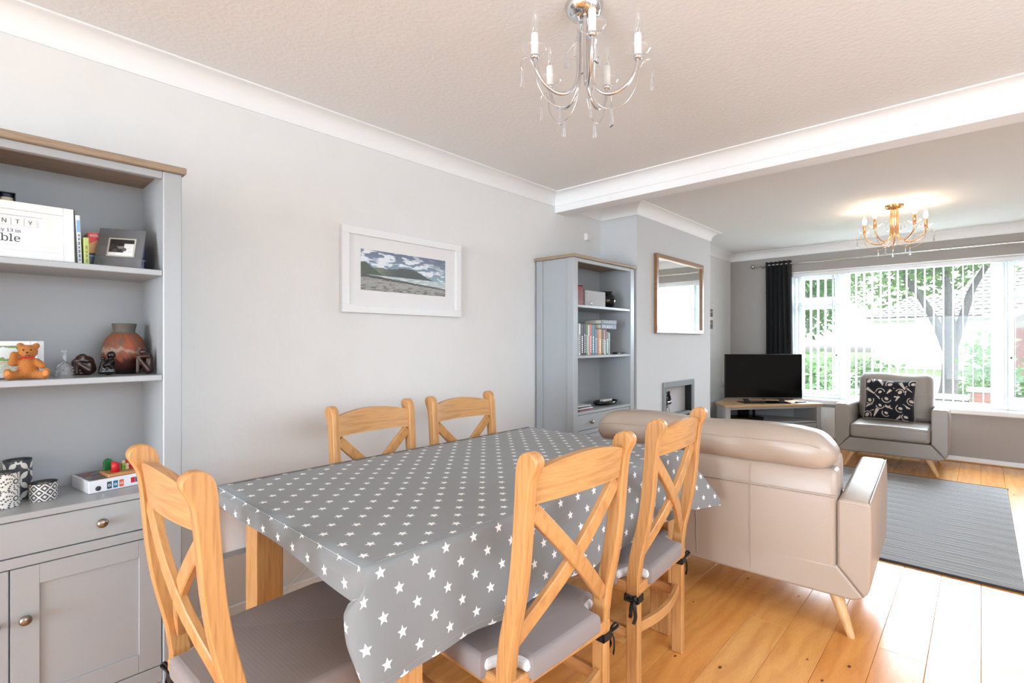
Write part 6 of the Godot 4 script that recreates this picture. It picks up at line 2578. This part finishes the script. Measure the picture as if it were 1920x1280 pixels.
func bookcase_things() -> void:
	# top shelf
	var y := 1.5308
	block("red_box_file", "glossy red box file standing on the bookcase's upper shelf", "box", Vector3(0.195, y, -3.19), Vector3(0.305, y + 0.152, -3.05), mat("red_gloss", Color(0.48, 0.03, 0.06), 0.2), "", 0.008)
	var g := "books on the bookcase's upper shelf"
	var row := [[-3.10, 0.024, 0.20, Color(0.27, 0.28, 0.30), "dark grey book behind the red box file"], [-3.128, 0.022, 0.205, Color(0.25, 0.46, 0.56), "steel blue book leaning behind the red box file"], [-3.155, 0.03, 0.208, Color(0.66, 0.32, 0.26), "brick red book behind the silver speaker"],
		[-3.192, 0.026, 0.172, Color(0.86, 0.86, 0.85), "white book behind the silver speaker"], [-3.222, 0.026, 0.170, Color(0.35, 0.60, 0.63), "teal book behind the silver speaker"], [-3.254, 0.02, 0.146, Color(0.75, 0.82, 0.86), "small pale blue book behind the silver speaker"],
		[-3.278, 0.022, 0.144, Color(0.22, 0.34, 0.52), "small navy book behind the silver speaker"], [-3.305, 0.022, 0.142, Color(0.78, 0.55, 0.40), "small tan book behind the silver speaker"], [-3.332, 0.028, 0.146, Color(0.07, 0.07, 0.08), "small black book behind the silver speaker"]]
	for r in row:
		book(r[4], Vector3(0.19, y, r[0]), r[1], r[2], 0.12, r[3], g)
	var rd := thing("table_radio", "silver-grey box speaker with one round button on the bookcase", "speaker", Vector3(0, y, 0))
	var s := st()
	b2(s, Vector3(0.215, 0, -3.485), Vector3(0.31, 0.122, -3.198), 0.004)
	put(s, "case", mat("silver_grey", Color(0.56, 0.53, 0.51), 0.45), rd)
	s = st()
	T = Transform3D(Basis(Vector3(0, 0, 1), -PI / 2), Vector3(0.31, 0.024, -3.275))
	lathe(s, [Vector2(0.010, 0), Vector2(0.010, 0.004), Vector2(0.007, 0.006), Vector2(0, 0.006)], 16)
	T = Transform3D.IDENTITY
	put(s, "button", M.chrome, rd)
	var pot := thing("black_pot", "glossy black round pot with a wide rim on the bookcase", "pot", Vector3(0.255, y, -3.58))
	s = st()
	lathe(s, [Vector2(0, 0), Vector2(0.045, 0), Vector2(0.066, 0.02), Vector2(0.077, 0.05), Vector2(0.076, 0.082), Vector2(0.062, 0.108), Vector2(0.05, 0.118), Vector2(0.052, 0.124), Vector2(0.066, 0.130), Vector2(0.064, 0.134), Vector2(0.046, 0.128), Vector2(0.044, 0.112), Vector2(0, 0.09)], 32)
	put(s, "bowl", M.black_gloss, pot)
	s = st()
	tube(s, curve([Vector3(0.0, 0.122, -0.058), Vector3(0.004, 0.12, -0.088), Vector3(0.004, 0.09, -0.094), Vector3(0, 0.066, -0.076)], 4), 0.007, 8)
	put(s, "handle", M.black_gloss, pot)
	# middle shelf: upright books with two lying on top
	y = 1.1578
	g = "books on the bookcase's middle shelf"
	var x := 0.335
	var up := [[-3.080, 0.024, 0.235, Color(0.86, 0.86, 0.85), Color(0.12, 0.12, 0.14), "white and black hardback at the bookcase's near end of the row"], [-3.107, 0.036, 0.232, Color(0.12, 0.12, 0.13), Color(0.85, 0.84, 0.82), "black hardback with white spine lettering"],
		[-3.146, 0.026, 0.233, Color(0.16, 0.10, 0.11), Color(0.86, 0.80, 0.80), "dark maroon hardback with pale lettering"], [-3.175, 0.026, 0.233, Color(0.30, 0.42, 0.22), Color(0.85, 0.85, 0.80), "green hardback with white lettering"],
		[-3.204, 0.016, 0.228, Color(0.85, 0.85, 0.83), Color(0.4, 0.4, 0.4), "thin white paperback beside the green hardback"], [-3.222, 0.030, 0.233, Color(0.75, 0.30, 0.24), Color(0.90, 0.82, 0.78), "coral red hardback with white lettering"],
		[-3.255, 0.034, 0.233, Color(0.12, 0.42, 0.50), Color(0.78, 0.88, 0.90), "teal hardback with pale lettering"], [-3.292, 0.034, 0.200, Color(0.33, 0.36, 0.42), Color(0.70, 0.72, 0.76), "slate blue hardback under the lying books"],
		[-3.329, 0.012, 0.198, Color(0.62, 0.50, 0.50), Color(0.80, 0.72, 0.72), "thin mauve book under the lying books"], [-3.344, 0.044, 0.198, Color(0.78, 0.52, 0.16), Color(0.92, 0.86, 0.72), "thick mustard orange hardback"],
		[-3.391, 0.034, 0.198, Color(0.25, 0.22, 0.21), Color(0.75, 0.70, 0.65), "dark brown hardback with a red ribbon"], [-3.428, 0.018, 0.196, Color(0.90, 0.89, 0.87), Color(0.7, 0.7, 0.7), "white paperback between brown and green books"],
		[-3.450, 0.040, 0.178, Color(0.16, 0.42, 0.36), Color(0.88, 0.86, 0.80), "green and cream hardback with an oval motif"], [-3.494, 0.014, 0.172, Color(0.80, 0.80, 0.79), Color(0.5, 0.5, 0.5), "thin pale grey book ending the row"]]
	for r in up:
		book(r[5], Vector3(x, y, r[0]), r[1], r[2], 0.15, r[3], g, Color(0, 0, 0, 0), 0.0, r[4])
	s = st()
	b2(s, Vector3(0.336, y + 0.115, -3.455), Vector3(0.339, y + 0.198, -3.435), 0.001)
	tag(put(s, "ribbon_marker", mat("ribbon_red", Color(0.62, 0.06, 0.08), 0.5)), "red ribbon bookmark hanging between the upright books", "bookmark")
	var navy := mat("lying_navy", Color(0.13, 0.19, 0.31), 0.4)
	for q in [["blue Dan Brown hardback lying on the upright books", -3.27, -3.585, 0.037, 0, "DAN BROWN"], ["dark grey hardback lying topmost on the row of books", -3.105, -3.59, 0.034, 1, ""]]:
		var yy: float = y + 0.2345 + (0.0375 if q[4] == 1 else 0.0)
		if q[4] == 0:
			yy = y + 0.2
		else:
			yy = y + 0.2375
		var b := thing("book", q[0], "book", Vector3(0, yy, 0), 0.0, g)
		var m: Material = navy if q[4] == 0 else mat("lying_grey", Color(0.20, 0.21, 0.25), 0.4)
		var zz: float = q[2]
		var z1: float = zz + 0.22
		s = st()
		b2(s, Vector3(0.19, 0, zz), Vector3(0.345, 0.003, z1), 0.0005)
		b2(s, Vector3(0.19, q[3] - 0.003, zz), Vector3(0.345, q[3], z1), 0.0005)
		b2(s, Vector3(0.342, 0.002, zz), Vector3(0.346, q[3] - 0.002, z1), 0.0005)
		put(s, "cover", m, b)
		s = st()
		b2(s, Vector3(0.193, 0.003, zz + 0.002), Vector3(0.342, q[3] - 0.003, z1 - 0.002), 0.0)
		put(s, "pages", M.page_cream, b)
		if q[5] != "":
			lettering(q[5], Vector3(0.3465, 0.018, (zz + z1) * 0.5 + 0.02), 0.019, M.frame_white, b, "lettering", Basis(Vector3(0, 0, -1), Vector3(0, 1, 0), Vector3(1, 0, 0)), ["Droid Sans"])
		else:
			s = st()
			for k in 7:
				b2(s, Vector3(0.346, 0.010, z1 - 0.03 - k * 0.024), Vector3(0.3466, 0.024, z1 - 0.046 - k * 0.024), 0.0)
			put(s, "spine_title", M.silver_grey, b)
	var rt := block("remote_control", "slim dark remote control flat on the bookcase's middle shelf", "remote", Vector3(0.30, y, -3.72), Vector3(0.345, y + 0.014, -3.60), M.black_matt, "", 0.003)
	s = st()
	b2(s, Vector3(0.345, y + 0.003, -3.645), Vector3(0.3458, y + 0.011, -3.625), 0.0)
	put(s, "end_cap", M.silver_grey, rt)
	# counter: tray of remotes, magazines
	y = 0.7428
	var tr := thing("remote_tray", "black oval tray of remote controls on the bookcase counter", "tray", Vector3(0.235, y, -3.60), 90.0)
	s = st()
	var pl := func(u: float, v: float, sc: float, up2: float) -> Vector3: return Vector3(cos(u * TAU) * 0.15 * sc, up2, -sin(u * TAU) * 0.075 * sc)
	var levels := [[0.0, 0.0], [0.8, 0.0], [0.95, 0.012], [1.0, 0.03], [0.97, 0.03], [0.92, 0.014], [0.78, 0.004], [0.0, 0.004]]
	s.set_smooth_group(1)
	for i in levels.size() - 1:
		for k in 32:
			var a: Array = levels[i]
			var c: Array = levels[i + 1]
			quad(s, pl.call(k / 32.0, 0, a[0], a[1]), pl.call((k + 1) / 32.0, 0, a[0], a[1]), pl.call((k + 1) / 32.0, 0, c[0], c[1]), pl.call(k / 32.0, 0, c[0], c[1]))
	put(s, "dish", M.black_gloss, tr)
	var rem := [["black remote control lying in the tray, grey keys", -0.021, 3.0, M.black_matt, 0.005], ["second black remote control lying in the tray under the white one", 0.021, -2.0, M.black_matt, 0.005], ["white remote control lying on top of the black remotes", 0.0, 2.0, M.plastic_white, 0.027]]
	for r in rem:
		var o := thing("remote_control", r[0], "remote", Vector3(0.235 + r[1], y + r[4], -3.60 - (0.01 if r[4] > 0.01 else 0.0)), 90.0 + r[2])
		s = st()
		b2(s, Vector3(-0.085 if r[4] < 0.01 else -0.07, 0, -0.02), Vector3(0.085 if r[4] < 0.01 else 0.07, 0.02 if r[4] < 0.01 else 0.016, 0.02), 0.005)
		put(s, "case", r[3], o)
		for k in 5:
			s = st()
			b2(s, Vector3(-0.05 + k * 0.024, 0.02 if r[4] < 0.01 else 0.016, -0.008), Vector3(-0.037 + k * 0.024, 0.0225 if r[4] < 0.01 else 0.0185, 0.008), 0.001)
			put(s, "button", M.silver_grey, o)
	var mags := [["dark red magazine at the bottom of the pile on the bookcase", Color(0.50, 0.10, 0.13), 0.0, 4.0], ["white magazine on the dark red one", Color(0.86, 0.86, 0.86), 0.012, -3.0], ["black magazine in the middle of the pile", Color(0.12, 0.12, 0.12), 0.021, 6.0], ["pale grey magazine topmost of the pile on the bookcase", Color(0.80, 0.80, 0.80), 0.030, -4.0]]
	for k in mags.size():
		var q: Array = mags[k]
		var o := thing("magazine", q[0], "magazine", Vector3(0.235, y + q[2], -3.155), q[3], "magazines on the bookcase counter")
		s = st()
		b2(s, Vector3(-0.095, 0, -0.13 + k * 0.012), Vector3(0.095, 0.0115 if k == 0 else 0.0085, 0.075), 0.001)
		put(s, "cover", mat("magazine_%d" % k, q[1], 0.35), o)


# ------------------------------------------------------------------ chandeliers
func crystal_drop(parent: Node3D, at: Vector3, a: float, ln: float) -> void:
	var s := st()
	T = Transform3D(Basis(Vector3.UP, a), at)
	s.set_smooth_group(-1)
	var t := [Vector3(-0.0016, -0.004, 0.0016), Vector3(0.0016, -0.004, 0.0016), Vector3(0.0016, -0.004, -0.0016), Vector3(-0.0016, -0.004, -0.0016)]
	var b := [Vector3(-0.0065, -ln * 0.9, 0.004), Vector3(0.0065, -ln, 0.004), Vector3(0.0065, -ln, -0.004), Vector3(-0.0065, -ln * 0.9, -0.004)]
	var c := Vector3(0, -ln * 0.5, 0)
	for k in 4:
		var j := (k + 1) % 4
		oq(s, [t[k], t[j], b[j], b[k]], c)
	oq(s, t, c)
	oq(s, b, c)
	ball(s, Vector3(0, -0.001, 0), Vector3(0.0026, 0.0026, 0.0026), 8)
	T = Transform3D.IDENTITY
	put(s, "crystal_drop", M.crystal, parent)


func chandelier(label: String, at: Vector3, turn: float, metal: Material, lit: bool, wide: float) -> void:
	var o := thing("chandelier", label, "chandelier", at, turn)
	var s := st()
	lathe(s, [Vector2(0.0, -0.044), Vector2(0.03, -0.042), Vector2(0.05, -0.034), Vector2(0.062, -0.02), Vector2(0.066, -0.006), Vector2(0.068, 0.0)], 32)
	put(s, "ceiling_rose", metal, o)
	for k in 5:
		var a := TAU * k / 5
		var R := func(r: float, y: float, off := 0.0) -> Vector3: return Vector3(sin(a + off) * r * wide, y, cos(a + off) * r * wide)
		s = st()
		tube(s, curve([R.call(0.022, -0.03), R.call(0.022, -0.12), R.call(0.023, -0.20), R.call(0.030, -0.265), R.call(0.062, -0.308), R.call(0.105, -0.318), R.call(0.150, -0.298), R.call(0.182, -0.258), R.call(0.193, -0.212)], 6), 0.006, 10)
		var arm := put(s, "arm", metal, o)
		s = st()
		lathe(s, [Vector2(0.0, -0.006), Vector2(0.012, -0.006), Vector2(0.015, 0.0), Vector2(0.013, 0.008), Vector2(0, 0.008)], 16, R.call(0.193, -0.21))
		put(s, "cup", metal, arm)
		s = st()
		lathe(s, [Vector2(0.013, 0.006), Vector2(0.028, 0.010), Vector2(0.041, 0.020), Vector2(0.047, 0.030), Vector2(0.0455, 0.031), Vector2(0.0395, 0.0215), Vector2(0.027, 0.0115), Vector2(0.013, 0.0075)], 24, R.call(0.193, -0.208))
		put(s, "drip_pan", M.bulb_glass, arm)
		s = st()
		lathe(s, [Vector2(0.0, -0.202), Vector2(0.0125, -0.202), Vector2(0.0125, -0.132), Vector2(0.011, -0.130), Vector2(0.0, -0.130)], 18, R.call(0.193, 0.0))
		put(s, "candle_tube", M.candle_white if not lit else metal, arm)  # when lit, the tubes share the metal with bulb glow in its colour
		s = st()
		var c: Vector3 = R.call(0.193, -0.13)
		lathe(s, [Vector2(0.008, 0.0), Vector2(0.0125, 0.008), Vector2(0.0165, 0.022), Vector2(0.0168, 0.033), Vector2(0.0135, 0.050), Vector2(0.008, 0.066), Vector2(0.003, 0.077), Vector2(0.0, 0.081)], 20, c)
		put(s, "bulb", M.bulb_lit if lit else M.bulb_glass, arm)
		if lit:
			var l := OmniLight3D.new()
			l.name = "bulb_light"
			l.position = c + Vector3(0, 0.035, 0)
			l.light_color = Color(1.0, 0.88, 0.74)
			l.light_energy = 0.03
			l.light_size = 0.016
			l.omni_range = 14.0
			l.omni_attenuation = 2.0
			l.shadow_enabled = true
			o.add_child(l, true)
		else:
			s = st()
			tube(s, [c + Vector3(0, 0.0, 0), c + Vector3(0, 0.018, 0)], 0.003, 8)
			tube(s, curve([c + Vector3(-0.004, 0.018, 0), c + Vector3(-0.005, 0.042, 0), c + Vector3(0.005, 0.042, 0), c + Vector3(0.004, 0.018, 0)], 4), 0.0005, 5)
			put(s, "filament", M.chrome, arm)
		# thin wire with its crystal drops
		s = st()
		tube(s, curve([R.call(0.018, -0.19, 0.12), R.call(0.024, -0.28, 0.12), R.call(0.052, -0.345, 0.1), R.call(0.10, -0.368, 0.08), R.call(0.152, -0.35, 0.06), R.call(0.186, -0.30, 0.05), R.call(0.197, -0.25, 0.04), R.call(0.215, -0.222, 0.03), R.call(0.238, -0.224, 0.02), R.call(0.247, -0.248, 0.02), R.call(0.242, -0.262, 0.02)], 5), 0.0016, 6)
		var wire := put(s, "wire", metal, o)
		crystal_drop(wire, R.call(0.242, -0.264, 0.02), a + 0.4, 0.06)
		crystal_drop(wire, R.call(0.10, -0.370, 0.08), a + 1.2, 0.06)
		s = st()
		tube(s, curve([R.call(0.017, -0.07, 0.63), R.call(0.03, -0.11, 0.63), R.call(0.055, -0.145, 0.63), R.call(0.066, -0.150, 0.63)], 5), 0.0011, 5)
		var w2 := put(s, "wire", metal, o)
		crystal_drop(w2, R.call(0.066, -0.151, 0.63), a, 0.055)


func chandeliers() -> void:
	chandelier("polished chrome five-arm chandelier with unlit clear candle bulbs above the dining table", Vector3(1.491, CEIL, -1.475), 42.7, M.chrome, false, 0.95)
	chandelier("five-arm chandelier with bulb glow tinted into its metal and glowing candle bulbs in the living area", Vector3(1.962, CEIL, -5.444), 185.75, M.glow_tinted_chrome, true, 1.16)


# ------------------------------------------------------------------ things on the walls
func wall_frame(called: String, label: String, category: String, x: float, y0: float, y1: float, z0: float, z1: float, border: float, depth: float, m: Material) -> Node3D:   # hangs on a wall that faces +x; z0 > z1
	var o := thing(called, label, category, Vector3(x, 0, 0))
	for q in [[Vector3(0, y0, z1), Vector3(depth, y0 + border, z0)], [Vector3(0, y1 - border, z1), Vector3(depth, y1, z0)], [Vector3(0, y0 + border, z0 - border), Vector3(depth, y1 - border, z0)], [Vector3(0, y0 + border, z1), Vector3(depth, y1 - border, z1 + border)]]:
		var s := st()
		b2(s, q[0], q[1], 0.002)
		put(s, "moulding", m, o)
	return o


func flat_print(o: Node3D, called: String, x: float, y0: float, y1: float, z0: float, z1: float, m: Material) -> void:
	var s := st()
	quad_uv(s, [Vector3(x, y0, z0), Vector3(x, y0, z1), Vector3(x, y1, z1), Vector3(x, y1, z0)], [Vector2(0, 1), Vector2(1, 1), Vector2(1, 0), Vector2(0, 0)])
	put(s, called, m, o)


func wall_things() -> void:
	var n1 := FastNoiseLite.new()
	n1.seed = 91
	n1.frequency = 1.0
	n1.fractal_octaves = 5
	var beach := picture(420, 158, func(u: float, v: float) -> Color:
		var cl := n1.get_noise_2d(u * 5.0, v * 7.0 + 3.0)
		var c := Color(0.40, 0.45, 0.56).lerp(Color(0.56, 0.68, 0.72), clampf(v * 1.6, 0, 1))
		c = c.lerp(Color(0.90, 0.92, 0.94), smoothstep(0.02, 0.28, cl + 0.22 * (1.0 - absf(v - 0.28) * 4.0)))
		c = c.lerp(Color(0.34, 0.40, 0.48), 0.7 * smoothstep(0.6, 0.95, u - v * 0.9 + 0.5 * cl))
		var rough := n1.get_noise_2d(u * 14.0, 9.0)
		var hill2 := 0.42 + 0.02 * rough - 0.06 * exp(-pow((u - 0.53) / 0.14, 2.0)) + 0.19 * smoothstep(0.58, 0.87, u)
		if u < 0.87 and v > hill2 and v < 0.63:
			c = Color(0.33, 0.36, 0.37).lerp(Color(0.52, 0.57, 0.50), 1.0 - smoothstep(0.15, 0.42, u))
			c = c.lerp(Color(0.24, 0.26, 0.27), 0.5 * clampf(0.5 + n1.get_noise_2d(u * 30.0, v * 18.0), 0, 1))
		var hill1 := 0.31 + 0.30 * smoothstep(0.02, 0.27, u) + 0.015 * rough
		if u < 0.27 and v > hill1 and v < 0.64:
			c = Color(0.27, 0.31, 0.26).lerp(Color(0.36, 0.40, 0.33), clampf(0.5 + n1.get_noise_2d(u * 26.0, v * 20.0), 0, 1))
		if v > 0.61 + 0.0 * u:
			var foam := n1.get_noise_2d(u * 9.0, v * 40.0)
			c = Color(0.62, 0.70, 0.72).lerp(Color(0.86, 0.88, 0.88), clampf(0.5 + 1.6 * foam, 0, 1))
		var shore := 0.60 + 0.20 * u + 0.012 * rough + 0.02 * n1.get_noise_2d(u * 50.0, 3.0)
		if v > shore:
			c = Color(0.30, 0.31, 0.31)
		if v > shore + 0.07 - 0.04 * u:
			c = Color(0.68, 0.67, 0.65).lerp(Color(0.60, 0.60, 0.58), clampf(0.5 + n1.get_noise_2d(u * 4.0, v * 30.0), 0, 1))
			if n1.get_noise_2d(u * 10.0, v * 44.0) > 0.34 - 0.2 * smoothstep(0.82, 0.97, v):
				c = Color(0.33, 0.33, 0.32)
		return c)
	var o := wall_frame("landscape_picture", "white framed panoramic beach photograph on the cream wall", "picture", 0.0, 1.417, 1.884, -1.367, -2.205, 0.042, 0.028, M.frame_white)
	var s := st()
	b2(s, Vector3(0.0, 1.455, -2.168), Vector3(0.012, 1.846, -1.405), 0.0)
	put(s, "mount", M.mount_card, o)
	flat_print(o, "photograph", 0.0128, 1.544, 1.770, -1.484, -2.082, print_mat("beach_photo", beach, 0.4))
	s = st()
	b2(s, Vector3(0.016, 1.457, -2.165), Vector3(0.0175, 1.844, -1.408), 0.0)
	put(s, "glazing", M.pane_glass, o)
	# mirror on the chimney breast
	var xc := 0.363
	o = wall_frame("wall_mirror", "rectangular mirror in a slim brown wooden frame on the chimney breast", "mirror", xc, 1.335, 2.05, -4.195, -5.233, 0.035, 0.03, M.mirror_wood)
	s = st()
	b2(s, Vector3(0.0, 1.365, -5.20), Vector3(0.014, 2.02, -4.228), 0.0)
	put(s, "mirror_glass", M.mirror_glass, o)
	s = st()
	for q in [[Vector3(0.012, 1.368, -5.20), Vector3(0.032, 1.375, -4.228)], [Vector3(0.012, 2.010, -5.20), Vector3(0.032, 2.017, -4.228)]]:
		b2(s, q[0], q[1], 0.002)
	put(s, "inner_lip", mat("gilt", Color(0.78, 0.66, 0.48), 0.35, 0.5), o)
	# small frame in the alcove
	o = wall_frame("alcove_frame", "narrow white frame with two small pictures in the alcove behind the television", "picture", 0.0, 1.355, 1.722, -6.20, -6.525, 0.02, 0.018, M.frame_white)
	s = st()
	b2(s, Vector3(0, 1.37, -6.51), Vector3(0.008, 1.71, -6.215), 0.0)
	put(s, "mount", M.mount_card, o)
	var n2 := FastNoiseLite.new()
	n2.seed = 95
	n2.frequency = 3.0
	var small := picture(48, 64, func(u: float, v: float) -> Color:
		return Color(0.35, 0.45, 0.52).lerp(Color(0.70, 0.60, 0.50), clampf(0.5 + 1.5 * n2.get_noise_2d(u, v), 0, 1)) if v < 0.5 else Color(0.25, 0.27, 0.28).lerp(Color(0.60, 0.55, 0.48), clampf(0.5 + 1.5 * n2.get_noise_2d(u * 2.0, v * 2.0), 0, 1)))
	var pm := print_mat("alcove_print", small, 0.4)
	flat_print(o, "photograph", 0.0088, 1.57, 1.67, -6.26, -6.47, pm)
	flat_print(o, "photograph", 0.0088, 1.42, 1.53, -6.26, -6.47, pm)
	# alarm sensor
	var al := thing("alarm_sensor", "small white alarm sensor box high on the wall above the bookcase", "sensor", Vector3(0, 2.16, -3.665))
	s = st()
	b2(s, Vector3(0, -0.032, -0.035), Vector3(0.026, 0.032, 0.035), 0.006)
	put(s, "case", M.plastic_white, al)
	s = st()
	b2(s, Vector3(0.026, -0.024, -0.02), Vector3(0.032, 0.026, 0.028), 0.004)
	put(s, "cover", M.plastic_white, al)
	# socket and plug
	var so := thing("wall_socket", "white wall socket beside the television", "socket", Vector3(0, 0.73, -6.83))
	s = st()
	b2(s, Vector3(0, -0.043, -0.043), Vector3(0.009, 0.043, 0.043), 0.003)
	put(s, "plate", M.plastic_white, so)
	s = st()
	b2(s, Vector3(0.009, 0.012, 0.006), Vector3(0.012, 0.028, 0.022), 0.001)
	put(s, "switch", M.plastic_white, so)
	var pl := thing("mains_plug", "white plug with hanging cord in the socket beside the television", "plug", Vector3(0.009, 0.71, -6.83))
	s = st()
	b2(s, Vector3(0, -0.024, -0.024), Vector3(0.035, 0.024, 0.024), 0.006)
	put(s, "body", M.plastic_white, pl)
	s = st()
	tube(s, curve([Vector3(0.02, -0.02, 0), Vector3(0.028, -0.06, 0.01), Vector3(0.02, -0.16, 0.0), Vector3(0.015, -0.4, -0.01), Vector3(0.02, -0.66, 0.0)], 5), 0.004, 6)
	put(s, "cord", M.plastic_white, pl)
	# white cable on the wall under the table
	s = st()
	tube(s, curve([Vector3(0.018, 0.006, -1.0), Vector3(0.018, 0.075, -1.11), Vector3(0.018, 0.14, -1.19), Vector3(0.018, 0.22, -1.24), Vector3(0.018, 0.32, -1.26)], 5), 0.004, 6)
	tag(put(s, "white_cable", M.plastic_white), "thin white cable running up the cream wall behind the dining table", "cable")
	# black banded stove piece in the fire recess
	var fl := thing("stove_flue", "black cylinder with silver bands and a side handle in the fire recess", "stove", Vector3(0.335, 0.571, -4.452))
	s = st()
	lathe(s, [Vector2(0, 0), Vector2(0.03, 0), Vector2(0.03, 0.07), Vector2(0.0, 0.07)], 24)
	put(s, "pedestal", M.fire_grey, fl)
	s = st()
	lathe(s, [Vector2(0, 0.07), Vector2(0.032, 0.07), Vector2(0.032, 0.215), Vector2(0.029, 0.22), Vector2(0.0, 0.22)], 24)
	put(s, "cylinder", M.black_gloss, fl)
	for y in [0.085, 0.171, 0.198]:
		s = st()
		lathe(s, [Vector2(0.033, y - 0.003), Vector2(0.033, y + 0.003)], 24)
		put(s, "silver_band", M.chrome, fl)
	s = st()
	T = Transform3D(Basis.IDENTITY, Vector3(0, -0.042, 0.012))
	tube(s, [Vector3(0.0, 0.155, -0.03), Vector3(0.0, 0.155, -0.10)], 0.02, 12)
	tube(s, curve([Vector3(0.0, 0.15, -0.10), Vector3(0.0, 0.165, -0.125), Vector3(0.0, 0.205, -0.12), Vector3(0.0, 0.235, -0.105), Vector3(0.0, 0.255, -0.118)], 4), [0.02, 0.021, 0.022, 0.022, 0.02, 0.018, 0.016, 0.0145, 0.0135, 0.013, 0.0125, 0.012, 0.0125, 0.0135, 0.014, 0.013, 0.008], 10)
	T = Transform3D.IDENTITY
	put(s, "handle", M.black_gloss, fl)
	s = st()
	tube(s, curve([Vector3(0, 0.10, -0.093), Vector3(0, 0.06, -0.098), Vector3(0.002, 0.02, -0.11)], 4), 0.002, 5)
	put(s, "chain", M.metal_dark, fl)
